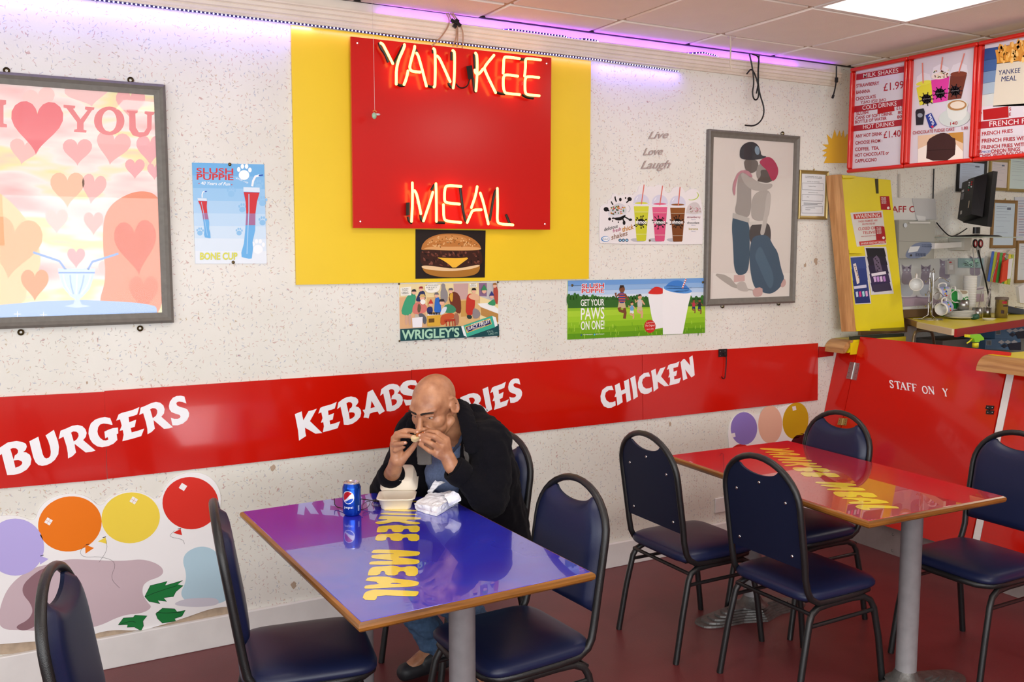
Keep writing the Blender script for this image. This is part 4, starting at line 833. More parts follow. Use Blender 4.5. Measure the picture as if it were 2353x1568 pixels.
for x, y, r_, hat in ((490, 845, 22, '2a2a34'), (570, 810, 20, '9a3038'), (585, 910, 28, 'd2b070'), (680, 980, 20, 'c23a30'), (745, 880, 22, '6e6c70'), (805, 960, 26, '3a3030'), (905, 830, 22, '64606c'), (1165, 830, 22, '201e20'), (1280, 830, 24, '3a8a5a'), (1365, 890, 20, '353a7c'), (1400, 770, 20, '9a6a3c')):
    a.ell(*cb((x, y)), r_ / 4.9, r_ / 4.6, 'e8b49a', L=60); cw([(x - r_ * 1.3, y - r_ * .5), (x - r_ * .7, y - r_ * 1.6), (x + r_ * .7, y - r_ * 1.7), (x + r_ * 1.3, y - r_ * .5)] if hat not in ('c23a30', '353a7c', '3a8a5a') else [(x - r_ * 1.5, y - r_ * .4), (x, y - r_ * 3.2), (x + r_ * 1.5, y - r_ * .5)], hat, L=61)
a.ell(*cb((590, 950)), 6, 6, 'f2f0ea', L=61)
cw([(640, 1100), (790, 1090), (785, 1220), (640, 1225)], 'd9a93c', L=62); cw([(655, 1140), (720, 1135), (720, 1180), (655, 1185)], '6a4a1c', L=63); cw([(640, 1090), (790, 1078), (800, 1095), (640, 1105)], 'e8e8f0', L=63)
for k in range(7): cw([(665 + 18 * k, 1068), (676 + 18 * k, 1067), (678 + 18 * k, 1095), (663 + 18 * k, 1096)], '17151a', L=64)
cw([(835, 1150), (955, 1140), (955, 1165), (835, 1175)], 'b03c28', L=64)
for x in (848, 885, 920, 945): cw([(x, 1165), (x + 10, 1164), (x + 14, 1222), (x + 2, 1223)], 'b03c28', L=64)
cw([(470, 1130), (590, 1120), (580, 1235), (475, 1240)], 'eceaf0', L=57); cw([(335, 790), (458, 778), (460, 875), (340, 882)], 'efece2', L=60); cw([(610, 750), (790, 742), (780, 820), (720, 850), (620, 845)], 'f2efe4', 1, L=60); cw([(1115, 745), (1198, 742), (1198, 785), (1118, 788)], 'f2efe4', L=60)
for s_, x0_, x1_, y_ in (('CASH', 355, 425, 812), ('TODAY', 357, 422, 830), ('CREDIT', 350, 428, 852), ('TOMORROW', 352, 430, 866), ('A GOOD SPOT', 622, 768, 772), ('FOR JUICY', 628, 748, 797), ('FRUIT', 648, 710, 820), ('POST', 1132, 1184, 759), ('OFFICE', 1122, 1190, 780)): a.text(s_, *cb((x0_, y_)), *cb((x1_, y_ - 3)), 2.9, '3a3a3c', L=65)
cw([(335, 1255), (1020, 1222), (1445, 1200), (1450, 1332), (338, 1392)], '17474d', L=66)
a.text("WRIGLEY'S", *cb((352, 1374)), *cb((1000, 1340)), 20.5, 'a8d4b8', 19.5, bold=.03, L=67)
cw([(1020, 1225), (1370, 1105), (1410, 1125), (1430, 1215), (1400, 1235), (1085, 1345), (1050, 1330)], '3fae94', L=68); cw([(1020, 1225), (1045, 1218), (1085, 1345), (1050, 1330)], 'e8eef0', L=69); cw([(1370, 1107), (1410, 1125), (1430, 1215), (1402, 1232)], 'e8eef0', L=69)
cw([(1062, 1232), (1345, 1135), (1365, 1200), (1085, 1300)], 'e4b94c', L=69); cw([(1072, 1236), (1338, 1146), (1356, 1196), (1092, 1290)], '2a2a5e', L=70)
a.text('JUICY FRUIT', *cb((1088, 1272)), *cb((1345, 1182)), 7.2, 'f4f2ee', L=71, bold=.02); a.text("WRIGLEY'S", *cb((1130, 1218)), *cb((1275, 1168)), 3.2, 'f4f2ee', L=71); a.text('CHEWING GUM', *cb((1150, 1270)), *cb((1290, 1222)), 3.0, 'f4f2ee', L=71)
a.text("YOU'LL", *cb((1308, 1296)), *cb((1385, 1290)), 4.2, '9ac0b4', L=71); a.text('LIKE IT!', *cb((1330, 1322)), *cb((1430, 1312)), 4.2, '9ac0b4', L=71)
for k in range(9): x = 500 + 95 * k + rr.uniform(-10, 10); y = 1392 - (x - 500) * .052; a.ell(*cb((x, y)), 3.5, .8, '6a4634', n=7, rot=-3, L=72)
at_world(a.b, 'print', t)
for x, y in ((917, 653), (1144, 649), (918, 784), (1145, 773)): at_world(MB().sphere(PY(x, y, -.0055), (.005, .003, .005), mat('brass_dark', '6a5a3c'), 8, 5), 'corner_screw', t)

# ---- three silver words
msil = mat('silver_letters', 'c9bab4', rough=.22, metal=.35)
for s_, x0_, x1_, y_, h_, cat in (('Live', 1490, 1537, 319, 20, 'uppermost'), ('Love', 1478, 1524, 357, 20, 'middle'), ('Laugh', 1473, 1541, 388, 22, 'lowest')):
    a = Art(fy(-.006), (0, -1, 0), .0002); a.text(s_, x0_, y_, x1_, y_ - 2, h_ * .8, msil, shear=.45, bold=.01)
    vs = a.b.v; n_ = len(vs); fs = a.b.f; b = MB(); b.add(vs, fs, msil); b.add([(x, y + .004, z) for x, y, z in vs], [tuple(reversed(f)) for f in fs], msil)
    tag(b.build('wall_word'), 'silver script word %s, %s of the three mirror words' % (s_, cat), 'wall letters')

# ---- paper sun, half behind the menu board
cn = lambda p: (1850 + p[0] / 3.734, p[1] / 3.734)
o1 = [cn(p) for p in [(162, 1400), (190, 1345), (150, 1340), (190, 1305), (145, 1295), (195, 1270), (150, 1240), (205, 1240), (190, 1155), (232, 1195), (255, 1112), (275, 1180), (298, 1120), (312, 1180), (330, 1118), (342, 1190), (362, 1150), (420, 1180), (440, 1300), (400, 1400)]]
b = MB(); A_ = [PY(x, y, -.004) for x, y in o1]; b.hexa(A_, [p + Vector((0, .002, 0)) for p in A_], mat('sun_yellow', 'e6b124', rough=.6)); tag(b.build('paper_sun'), 'yellow paper sun with jagged rays half behind the menu board', 'decoration')

# ---- balloon cut-outs low on the wall
def cutout(name, label, outline, fn, y=-.006):
    t = thing(name, label, 'decoration', PY(*fn(outline[0]), 0)); o1 = chaikin([fn(p) for p in outline], 2, True); b = MB(); A_ = [PY(x, yy, y) for x, yy in o1]; b.hexa(A_, [p + Vector((0, .005, 0)) for p in A_], ink('f3f2f3')); at_world(b, 'board', t)
    return t, Art(fy(y), (0, -1, 0), .0001)
cL = lambda p: (p[0] / 3.5638, 1060 + p[1] / 3.5638)
t, a = cutout('balloon_board', 'white cut-out board of lilac, orange, yellow and red balloons with green leaves', [(-700, 560), (-500, 470), (-100, 470), (60, 440), (180, 455), (285, 500), (320, 380), (430, 290), (590, 262), (720, 290), (825, 385), (900, 290), (1050, 240), (1200, 265), (1300, 335), (1360, 190), (1460, 110), (1600, 84), (1730, 130), (1800, 230), (1812, 350), (1780, 480), (1830, 560), (1905, 740), (1950, 880), (1980, 980), (2015, 1170), (1930, 1190), (1750, 1200), (1500, 1290), (1300, 1350), (1150, 1392), (900, 1380), (700, 1440), (400, 1470), (0, 1500), (-700, 1560)], cL)
a.poly(chaikin([cL(p) for p in [(-20, 1380), (0, 1180), (80, 1010), (250, 880), (420, 840), (560, 800), (740, 810), (1010, 820), (1180, 800), (1330, 860), (1340, 940), (1180, 990), (1160, 1080), (1200, 1150), (1250, 1200), (1160, 1250), (1000, 1260), (780, 1370), (430, 1400), (200, 1385)]], 3, True), 'c9b4bc', L=2)
a.poly(chaikin([cL(p) for p in [(150, 1050), (300, 900), (420, 860), (330, 1010), (290, 1180), (330, 1330), (200, 1400), (110, 1360), (240, 1300), (280, 1200)]], 3, True), '8d6b73', L=3)
a.poly(chaikin([cL(p) for p in [(1480, 780), (1620, 690), (1760, 720), (1860, 860), (1900, 1080), (1830, 1170), (1600, 1180), (1460, 1110), (1540, 960)]], 3, True), 'b5d3e2', L=2)
a.poly(chaikin([cL(p) for p in [(1400, 1180), (1500, 1130), (1640, 1120), (1780, 1120), (1800, 1180), (1600, 1200)]], 3, True), 'cfccd8', L=3)
for (cx, cy, rx, ry, r_, c, kx, ky, kd) in ((125, 705, 236, 234, 0, 'b9aeea', 340, 790, 1), (572, 515, 262, 225, -12, 'ee7a0c', 712, 700, 1), (1070, 465, 240, 208, -8, 'f3d74a', 850, 640, -1), (1560, 345, 230, 214, 8, 'da2f22', 1465, 570, -1)):
    a.poly([cL(p) for p in ell(cx, cy, rx, ry, r_, 40)], c, L=4); a.poly([cL(p) for p in ([(kx - 14, ky - 15), (kx + 58, ky + 12), (kx - 12, ky + 58)] if kd > 0 else [(kx + 14, ky - 15), (kx + 26, ky + 38), (kx - 48, ky + 18)])], c, L=5); a.line([cL((kx - 10, ky - 12)), cL((kx + 18, ky - 20))], 1.6, '2a2628', L=6)
for x, y, m_ in ((397, 494, 1), (1095, 322, 1), (1498, 212, 0)):
    R_ = lambda u, v: cL((x + u * .83 - v * .56, y + u * .5 + v * .86))
    a.poly([R_(-26, -24), R_(26, -24), R_(26, 24), R_(-26, 24)], 'f6f5f6', L=7)
    if m_: a.line([R_(0, -24), R_(0, 24)], .9, 'e6a07a', L=8); a.line([R_(-26, 0), R_(26, 0)], .9, 'e6a07a', L=8)
for pts in ([(700, 690), (650, 740), (680, 790), (830, 780), (960, 830), (900, 960), (980, 1040)], [(870, 650), (880, 730), (810, 830)], [(1430, 570), (1375, 620), (1500, 640), (1510, 680)]): a.line(chaikin([cL(p) for p in pts], 2), .6, '4a4648', L=8)
lf = [([(1185, 1110), (1230, 1020), (1370, 985), (1350, 1020), (1495, 978), (1455, 1010), (1500, 1020), (1440, 1070), (1420, 1110), (1340, 1120), (1365, 1150), (1290, 1140), (1310, 1168), (1220, 1150)], [(1190, 1110), (1290, 1070), (1450, 1020)]),
      ([(1275, 1250), (1330, 1205), (1430, 1210), (1450, 1235), (1518, 1222), (1490, 1270), (1430, 1290), (1440, 1310), (1330, 1328), (1290, 1290)], [(1280, 1240), (1350, 1245), (1480, 1240)]),
      ([(968, 1342), (1010, 1285), (1090, 1280), (1105, 1262), (1205, 1268), (1170, 1310), (1175, 1350), (1155, 1390), (1100, 1360), (1040, 1362), (1045, 1340)], [(975, 1340), (1070, 1310), (1110, 1320)])]
for o_, v_ in lf: a.poly([cL(p) for p in o_], '1d7a3c', L=9); a.line([cL(p) for p in o_ + o_[:1]], .8, '12301c', L=10); a.line(chaikin([cL(p) for p in v_], 1), 1, '12301c', L=10)
at_world(a.b, 'print', t)
cM = lambda p: (1300 + p[0] / 2.2346, 900 + p[1] / 2.2346)
t, a = cutout('balloon_board', 'white cut-out board of violet, pink, mustard and dark red balloons behind the red table', [(835, 260), (835, 180), (870, 120), (930, 100), (985, 130), (1040, 82), (1100, 95), (1160, 55), (1220, 65), (1250, 120), (1245, 190), (1290, 215), (1330, 290), (1330, 430), (860, 430)], cM)
for cx, cy, rx, ry, r_, c in ((1050, 170, 62, 98, 0, 'e9b9a0'), (915, 190, 68, 84, 0, '8f7cc8'), (1180, 150, 66, 94, 8, 'cda41c'), (1215, 300, 66, 84, 0, '4a1218'), (900, 330, 60, 60, 0, 'c02a24')): a.poly([cM(p) for p in ell(cx, cy, rx, ry, r_, 36)], c, L=2 if cx != 915 else 3)
for x, y in ((860, 226), (1172, 88)): a.poly([cM(p) for p in [(x - 10, y - 10), (x + 8, y - 14), (x + 12, y + 6), (x - 6, y + 12)]], 'ece6ea', L=5)
at_world(a.b, 'print', t)

# ---- socket, small wall marks
p = PY(1655, 1160, 0); t = thing('wall_socket', 'white wall socket with a round plug cover under the red table', 'socket', p)
MB().box((0, -.005, 0), (.086, .010, .086), M_white, bev=.003).build('faceplate', t)
MB().lathe([(0, -.006), (.020, -.006), (.024, -.003), (.024, 0)], M_white, (.012, -.010, -.005), 20, M=Matrix.Rotation(radians(90), 3, 'X')).build('plug_cover', t)
mk = MB(); r_ = random.Random(4)
for (px, py, s) in ((1540, 975, .012), (627, 1075, .014), (675, 1345, .016), (1875, 600, .02), (1850, 610, .014), (200, 880, .006)):
    c = PY(px, py, -.0012); n_ = 11; vs = [(c.x + cos(2 * pi * k / n_) * s * r_.uniform(.5, 1), -.0014, c.z + sin(2 * pi * k / n_) * s * r_.uniform(.6, 1.4)) for k in range(n_)]; mk.add(vs, [tuple(range(n_))], mat('chipped_plaster', 'b59f8a', rough=.9))
o = mk.build('plaster_chips'); o['kind'] = 'stuff'; tag(o, 'small chipped plaster patches scattered on the flecked wall', 'wall damage')
# peeling paint strip just above the skirting under the balloon board
b = MB(); top = [(0, 1475), (120, 1462), (225, 1448), (330, 1425), (420, 1402), (520, 1385), (560, 1392)]; bot = [(560, 1412), (420, 1442), (330, 1458), (225, 1478), (120, 1496), (0, 1505)]
vs = [PY(x, y, -.0015) for x, y in top + bot]; tri = tessellate_polygon([[Vector((v.x, v.z, 0)) for v in vs]]); b.add(vs, tri, mat('bare_plaster', 'b8a48e', rough=.9, var=.2, vscale=25)); tag(b.build('peeled_strip'), 'bare peeled plaster strip between the big balloon board and the skirting', 'wall damage')

# ---- cables by the sign, cord and suction hook, charm on a thread
t = thing('cable_bundle', 'pinkish neon cables with black connectors hanging from the ceiling edge', 'cable', PY(1045, 40, -.05))
for pts in ([(1025, 30), (1033, 45), (1030, 62), (1010, 90), (992, 106)], [(1030, 30), (1038, 48), (1050, 65), (1048, 90), (1040, 106)], [(1035, 30), (1045, 42), (1052, 60), (1052, 85), (1050, 108)], [(1040, 30), (1055, 50), (1064, 72), (1064, 95), (1062, 110)]):
    at_world(MB().tube([PY(x, y, -.06) for x, y in chaikin(pts, 2)], .0032, mat('cable_beige', 'b08a70', rough=.5), 6), 'cable', t)
b = MB()
for x, y in ((1040, 48), (1048, 52), (1045, 60), (1055, 57), (1050, 48)): b.box(PY(x, y, -.064), (.018, .014, .014), M_black, rot=(0, .5, 0), bev=.002)
at_world(b, 'connectors', t)
t = thing('ceiling_hook', 'cream cord with clear suction hook hanging from a ceiling tile', 'cord', PY(1678, 82, -.36))
pz = PZ(1678, 82, CZ - .002); yy = pz.y
b = MB(); b.tube([PY(1678, 83, yy), PY(1679, 110, yy), PY(1678, 150, yy), PY(1681, 160, yy)], .004, mat('cord_cream', 'cfc2b0', rough=.8), 6); at_world(b, 'cord', t)
b = MB(); pc = PZ(1681, 95, CZ - .002); b.lathe([(.022, 0), (.020, -.008), (.008, -.016), (.005, -.024), (0, -.026)], M_cup, (pz.x + .01, pz.y, CZ - .001), 16); at_world(b, 'suction_hook', t)
t = thing('hanging_charm', 'tiny pale green charm hanging on a thread before the red board', 'decoration', PY(860, 265, -.14))
at_world(MB().tube([PY(854, -20, -.14), PY(859, 130, -.14), PY(861, 255, -.14)], .0008, mat('thread', 'd8c8c0', rough=.5), 4), 'thread', t)
at_world(MB().sphere(PY(860, 266, -.14), (.011, .009, .014), mat('charm_green', '9cc0a0', rough=.3), 10, 8).sphere(PY(868, 263, -.14), (.012, .004, .005), mat('charm_wing', 'c9c2c8', rough=.3), 8, 6).tube([PY(*p, -.14) for p in ((857, 256), (861, 253), (866, 258))], .002, mat('charm_orange', 'd88a3c', rough=.4), 5), 'charm', t)
for lab, strands in (('black cable loop hanging over the cornice right of the cord', [[(1722, 124), (1728, 150), (1733, 190), (1728, 215), (1734, 232), (1744, 225), (1742, 190), (1728, 155), (1716, 170)], [(1728, 124), (1745, 130), (1742, 160), (1743, 190), (1738, 215)], [(1744, 128), (1741, 180), (1745, 215), (1757, 250), (1752, 275), (1735, 290), (1712, 288)]]), ('black cable with inline connector hanging near the menu board', [[(1922, 152), (1922, 175), (1920, 200), (1913, 226)]])):
    t = thing('hanging_cable', lab, 'cable', PY(*strands[0][0], -.09))
    for s in strands: at_world(MB().tube([PY(x, y, -.09) for x, y in chaikin(s, 2)], .0042, M_black, 6), 'cable', t)
    if len(strands) == 1: at_world(MB().box(PY(1922, 184, -.09), (.018, .014, .03), M_black, bev=.004).box(PY(1914, 222, -.09), (.012, .012, .022), M_black, rot=(0, .4, 0), bev=.003), 'connectors', t)
# ================================================================== TABLES
TZ = .75
L1 = (lambda p: (820 + p[0] / 6.53, 1160 + p[1] / 6.53), [
 ([(325, 205), (355, 170), (640, 180), (960, 190), (955, 225), (720, 230), (800, 255), (960, 268), (930, 300), (760, 295), (590, 250), (420, 290), (320, 298), (265, 272), (310, 255), (500, 225), (325, 217)], []),
 ([(295, 410), (310, 345), (350, 320), (520, 315), (590, 305), (680, 310), (700, 325), (780, 320), (945, 312), (940, 415), (790, 418), (775, 360), (700, 372), (680, 415), (535, 415), (520, 368), (465, 368), (455, 415), (310, 420)], []),
 ([(268, 545), (290, 465), (340, 440), (520, 440), (600, 430), (675, 440), (700, 452), (770, 440), (935, 440), (940, 550), (780, 550), (762, 490), (690, 500), (665, 550), (515, 545), (498, 492), (445, 492), (430, 545)], []),
 ([(345, 152), (365, 122), (600, 130), (900, 140), (895, 162)], []), ([(400, 95), (420, 62), (900, 78), (900, 108)], []), ([(360, -40), (390, -75), (900, -60), (900, -30)], []), ([(340, -100), (420, -125), (900, -120), (700, -95)], []),
 ([(218, 715), (260, 675), (540, 680), (900, 700), (950, 715), (940, 755), (880, 775), (540, 785), (920, 825), (945, 850), (930, 885), (850, 900), (200, 908), (180, 880), (225, 850), (640, 848), (240, 812), (210, 785), (240, 750), (660, 740), (225, 730)], []),
 ([(162, 1055), (185, 975), (240, 935), (440, 925), (520, 915), (610, 925), (640, 945), (720, 940), (760, 925), (915, 930), (918, 1075), (740, 1078), (722, 1000), (630, 1005), (610, 1065), (430, 1065), (420, 1000), (360, 1000), (345, 1060), (170, 1068)], []),
 ([(130, 1140), (170, 1090), (330, 1080), (490, 1085), (520, 1105), (760, 1130), (920, 1155), (935, 1185), (900, 1225), (700, 1240), (560, 1245), (130, 1270), (105, 1245), (140, 1210), (350, 1195), (300, 1180), (300, 1160), (140, 1145)], [[(490, 1185), (560, 1172), (690, 1184), (560, 1196)]]),
 ([(82, 1425), (110, 1325), (200, 1285), (300, 1275), (920, 1298), (930, 1325), (900, 1375), (820, 1380), (310, 1360), (290, 1430), (240, 1440)], [])])
E2_ = [(602, 445), (650, 430), (800, 438), (860, 430), (900, 440), (1120, 445), (1170, 470), (1215, 503), (1020, 503), (975, 475), (915, 478), (930, 500), (800, 502), (760, 480), (775, 497), (690, 495), (640, 475)]
L2 = (lambda p: (1730 + p[0] / 6.723, 1010 + p[1] / 6.723), [
 ([(92, 140), (180, 133), (480, 150), (560, 135), (572, 148), (400, 165), (640, 175), (640, 192), (560, 194), (330, 180), (140, 160)], []),
 ([(178, 197), (260, 186), (600, 205), (735, 230), (725, 247), (620, 250), (260, 246), (242, 232), (440, 222), (360, 210), (200, 207)], [[(450, 229), (520, 223), (600, 230), (520, 236)]]),
 ([(297, 267), (340, 257), (780, 275), (830, 288), (815, 303), (660, 306), (860, 318), (915, 328), (905, 346), (480, 327), (400, 330), (378, 312), (440, 303), (640, 298), (330, 279)], []),
 ([(437, 354), (480, 342), (980, 365), (995, 380), (960, 389), (850, 388), (900, 400), (1060, 412), (1072, 426), (990, 433), (820, 422), (740, 392), (620, 410), (500, 417), (470, 398), (640, 385), (700, 377), (450, 364)], []),
 (E2_, []), ([(727 + (x - 602) * 1.035, 522 + (y - 445) * 1.1) for x, y in E2_], []),
 ([(955, 664), (1000, 652), (1540, 682), (1600, 700), (1600, 720), (1400, 724), (1690, 752), (1742, 780), (1740, 797), (1180, 792), (1130, 772), (1170, 760), (1440, 760), (1060, 724), (1040, 708), (1090, 700), (1350, 705), (990, 684)], []),
 ([(1230 + (x - 602) * 1.16, 824 + (y - 445) * 1.3) for x, y in E2_], []),
 ([(1370, 910), (1420, 897), (1600, 905), (1680, 899), (2040, 945), (2100, 975), (2095, 992), (1520, 1002), (1470, 980), (1510, 964), (1660, 960), (1600, 935), (1400, 924)], [[(1690, 960), (1760, 951), (1850, 960), (1760, 969)]]),
 ([(1575, 1035), (1640, 1010), (1760, 1010), (2200, 1030), (2255, 1055), (2260, 1074), (1780, 1057), (1830, 1094), (1700, 1092), (1610, 1062)], [])])
def table(label, cx, cy, rz, col, poles, lett, group='dining tables'):
    t = thing('dining_table', label, 'table', (cx, cy, 0), rz, group); L_, W_ = 1.165, .735
    MB().box((0, 0, TZ - .016), (W_ - .03, L_ - .03, .024), mat('chipboard', '8a5a2c', rough=.6)).build('tabletop', t)
    e = MB(); pr = [(-.010, -.026), (.004, -.026), (.011, -.020), (.013, -.012), (.011, -.004), (.004, 0), (-.010, 0)]
    for s, ln, ax in ((1, L_, 'y'), (-1, L_, 'y'), (1, W_, 'x'), (-1, W_, 'x')):
        n = len(pr); vs = []
        for q in (-1, 1):
            for o_, z in pr:
                off = (W_ if ax == 'y' else L_) / 2 + o_ - .013; end = q * (ln / 2 - .013 + o_)
                vs.append((s * off, end, TZ + z) if ax == 'y' else (end, s * off, TZ + z))
        fs = [(i, (i + 1) % n, n + (i + 1) % n, n + i) for i in range(n)]
        b = MB(); b.add(vs, fs + [tuple(range(n)), tuple(n + i for i in range(n))], M_woodE if ax == 'y' else M_woodEx, False); b.build('edge_strip', t, fix=True)
    MB().box((0, 0, TZ - .001), (W_ - .022, L_ - .022, .004), col, bev=.001, seg=1).build('painted_surface', t)
    a = Art(lambda x, y: PZ(x, y, TZ + .0013), (0, 0, 1), .0002); fn = lett[0]
    for o_, hs in lett[1]: a.poly(chaikin([fn(p) for p in o_], 1, True), M_let, [chaikin([fn(p) for p in h], 1, True) for h in hs], L=1)
    at_world(a.b, 'lettering', t)
    for y in poles:
        p = MB().lathe([(0, TZ - .028), (.075, TZ - .028), (.075, TZ - .036), (.0385, TZ - .042), (.0385, .06), (.0385, .05)], M_alu, (0, y, 0), 32); p.build('pole', t)
        b = MB()
        for k in range(6):
            hw, hl, z0_, z1_ = .075 - .009 * k, .31 - .034 * k, .008 * k, .008 * (k + 1)
            ol = []
            for q in range(40):
                a_ = 2 * pi * q / 40; ca, sa = cos(a_), sin(a_); x = hl * (abs(ca) ** .55) * (1 if ca >= 0 else -1); yy = (hw + .035 * max(0, 1 - abs(x) / (.11 - .008 * k)) ** 1) * (abs(sa) ** .7) * (1 if sa >= 0 else -1); ol.append((x, yy))
            b.hexa([(x, y + yy, z1_) for x, yy in ol], [(x * 1.01, y + yy * 1.03, z0_) for x, yy in ol], M_iron)
        b.lathe([(.075, .046), (.055, .058), (.045, .075), (.0385, .09)], M_iron, (0, y, 0), 24)
        b.build('pedestal_foot', t)
    return t
M_woodEx = wood('table_edge_wood_x', '5a3512', 'a56c2c', 'X', .3, 3)
M_let = mat('table_letter_yellow', 'f2d63a', rough=.2, coat=1.0)
def paint(name, c1, c2, c3):
    m = bpy.data.materials.new(name); m.use_nodes = True; nt = m.node_tree; b = nt.nodes['Principled BSDF']; tc = nt.nodes.new('ShaderNodeTexCoord')
    n = nt.nodes.new('ShaderNodeTexNoise'); n.inputs['Scale'].default_value = 2.1; n.inputs['Detail'].default_value = 3; r = nt.nodes.new('ShaderNodeValToRGB')
    r.color_ramp.elements[0].position = .36; r.color_ramp.elements[0].color = lin(c1); r.color_ramp.elements[1].position = .64; r.color_ramp.elements[1].color = lin(c2); e = r.color_ramp.elements.new(.5); e.color = lin(c3)
    nt.links.new(tc.outputs['Object'], n.inputs['Vector']); nt.links.new(n.outputs[0], r.inputs[0]); nt.links.new(r.outputs[0], b.inputs['Base Color'])
    b.inputs['Roughness'].default_value = .18; b.inputs['Coat Weight'].default_value = 1; b.inputs['Coat Roughness'].default_value = .012; b.inputs['Coat IOR'].default_value = 1.6
    return m
M_blue = paint('blue_table_paint', '3526b0', '5a3ab4', '2f35c0'); M_crim = paint('red_table_paint', 'c01424', 'a31436', 'b81228')
T1 = (1.094, -1.198, .032); T2 = (2.972, -1.238, -.030)
def tl(T, px, py):                     # pixel on the table top -> table coordinates
    p = PZ(px, py, TZ) - Vector((T[0], T[1], 0)); c, s = cos(-T[2]), sin(-T[2]); return (p.x * c - p.y * s, p.x * s + p.y * c)
table('blue topped dining table with yellow spray lettering where the man eats', *T1, M_blue, (.34, -.44), L1)
table('red topped dining table with yellow spray lettering among four chairs', *T2, M_crim, (.40, -.46), L2)

# ================================================================== CHAIRS
SZ = .452; BT = .925
AZ = .765
def hw_(z): return .190 if z < AZ else .190 * sqrt(max(0, 1 - ((z - AZ) / (BT - AZ)) ** 2))
def bx(z): return -.185 - (.075 * max(0, z - SZ) / (BT - SZ))
def make_chair(label, group):
    t = thing('dining_chair', label, 'chair', (0, 0, 0), 0, group)
    # seat-and-back loop of tube
    pts = []
    for z in (.50, .56, .62, .70, AZ): pts.append((bx(z), -hw_(z) + .004 * (z < .56), z))
    for k in range(1, 16):
        a_ = pi - pi * k / 16; pts.append((bx(AZ + (BT - AZ) * sin(a_)), .190 * cos(a_), AZ + (BT - AZ) * sin(a_)))
    for z in (AZ, .70, .62, .56, .50): pts.append((bx(z), hw_(z), z))
    pts += [(-.183, .190, .452), (-.168, .190, .425), (-.130, .191, .404), (-.05, .192, .400), (.08, .190, .400), (.155, .178, .400), (.190, .140, .400), (.201, .06, .400), (.201, -.06, .400), (.190, -.140, .400), (.155, -.178, .400), (.08, -.190, .400), (-.05, -.192, .400), (-.130, -.191, .404), (-.168, -.190, .425), (-.183, -.190, .452)]
    MB().tube(pts, .0135, M_tube, 8, closed=True, rb=.0120).build('back_and_seat_tube', t)
    for s in (-1, 1):
        u = [(-.235, s * .200, 0), (-.200, s * .196, .20), (-.170, s * .190, .335), (-.155, s * .186, .362), (-.120, s * .182, .378), (-.05, s * .180, .381), (.06, s * .180, .381), (.125, s * .182, .376), (.160, s * .186, .358), (.178, s * .190, .325), (.205, s * .196, .20), (.235, s * .200, 0)]
        for nm, seg in (('leg', u[:6]), ('leg', u[5:])):
            MB().tube(seg, .0132, M_tube, 8, rb=.0125).build(nm, t)
        MB().tube([(-.174, s * .190, .318), (.182, s * .190, .318)], .008, M_tube, 8).build('stretcher', t)
    MB().tube([(-.165, -.190, .365), (-.165, .190, .365)], .008, M_tube, 8).build('stretcher', t)
    # upholstered seat
    b = MB(); nu, nv = 22, 22; top = []; H = .042
    def outline(a_):
        ca, sa = cos(a_), sin(a_); e = .30; return (.205 * (abs(ca) ** e) * (1 if ca > 0 else -1) + .003, .205 * (1 - .05 * (ca < 0) * abs(ca)) * (abs(sa) ** e) * (1 if sa > 0 else -1))
    rings = [(0.0, 1.0), (.35, 1.0), (.62, .99), (.80, .95), (.90, .86), (.96, .72), (1.0, .45), (1.0, .2), (.975, .03), (.93, 0.0), (0.0, 0.0)]
    vs = []; n = 48
    for r, h in rings:
        for k in range(n):
            x, y = outline(2 * pi * k / n); vs.append((x * r, y * r, SZ - H + H * h + (.010 * (1 - r * r) if h > .5 else 0)))
    fs = []
    for i in range(len(rings) - 1):
        for k in range(n): k2 = (k + 1) % n; fs.append((i * n + k, (i + 1) * n + k, (i + 1) * n + k2, i * n + k2))
    b.add(vs, fs, M_vinyl, True); b.build('seat', t, fix=True)
    MB().box((0, 0, .408), (.34, .34, .010), M_black).build('seat_board', t)
    # backrest pad: scooped top (the hand hold is the gap under the arch)
    b = MB(); zb = .535; nu, nv = 24, 18; ZS = .884
    def pt(u, v):
        ysc = lambda z: hw_(z) - .0135
        zt = ZS - .030 * (1 - min(1, abs(u) / .86) ** 2.0) if abs(u) < .86 else ZS
        z = zb + v * (zt - zb); wz = ysc(z); y = u * wz
        if abs(u) > .80 and v > .9: pass
        return y, z
    fr = []; bkv = []
    for j in range(nv + 1):
        v = j / nv
        for i in range(nu + 1):
            u = -1 + 2 * i / nu; y, z = pt(u, v); d = .030 * ((1 - abs(u) ** 7) ** .45) * ((1 - abs(2 * v - 1) ** 14) ** .45)
            fr.append((bx(z) + .006 + d, y, z)); bkv.append((bx(z) - .004, y, z))
    m_ = nu + 1; F = lambda j, i: j * m_ + i; nb_ = len(fr)
    fs = [(F(j, i), F(j, i + 1), F(j + 1, i + 1), F(j + 1, i)) for j in range(nv) for i in range(nu)]
    b.add(fr, fs, M_vinyl, True); b.add(bkv, [tuple(reversed(f)) for f in fs], M_vinylb, False)
    rim = [F(0, i) for i in range(nu)] + [F(j, nu) for j in range(nv)] + [F(nv, i) for i in range(nu, 0, -1)] + [F(j, 0) for j in range(nv, 0, -1)]
    b.add(fr + bkv, [(rim[k], nb_ + rim[k], nb_ + rim[(k + 1) % len(rim)], rim[(k + 1) % len(rim)]) for k in range(len(rim))], M_vinylb, False)
    br = b.build('backrest', t)
    for y, z in ((0, .825), (-.125, .775), (.125, .775), (-.135, .575), (.135, .575)):
        MB().sphere((bx(z) - .005, y, z), (.004, .0065, .0065), M_chrome, 10, 6).build('stud', br)
    return t
CG = 'navy vinyl dining chairs'
proto = make_chair('', CG)
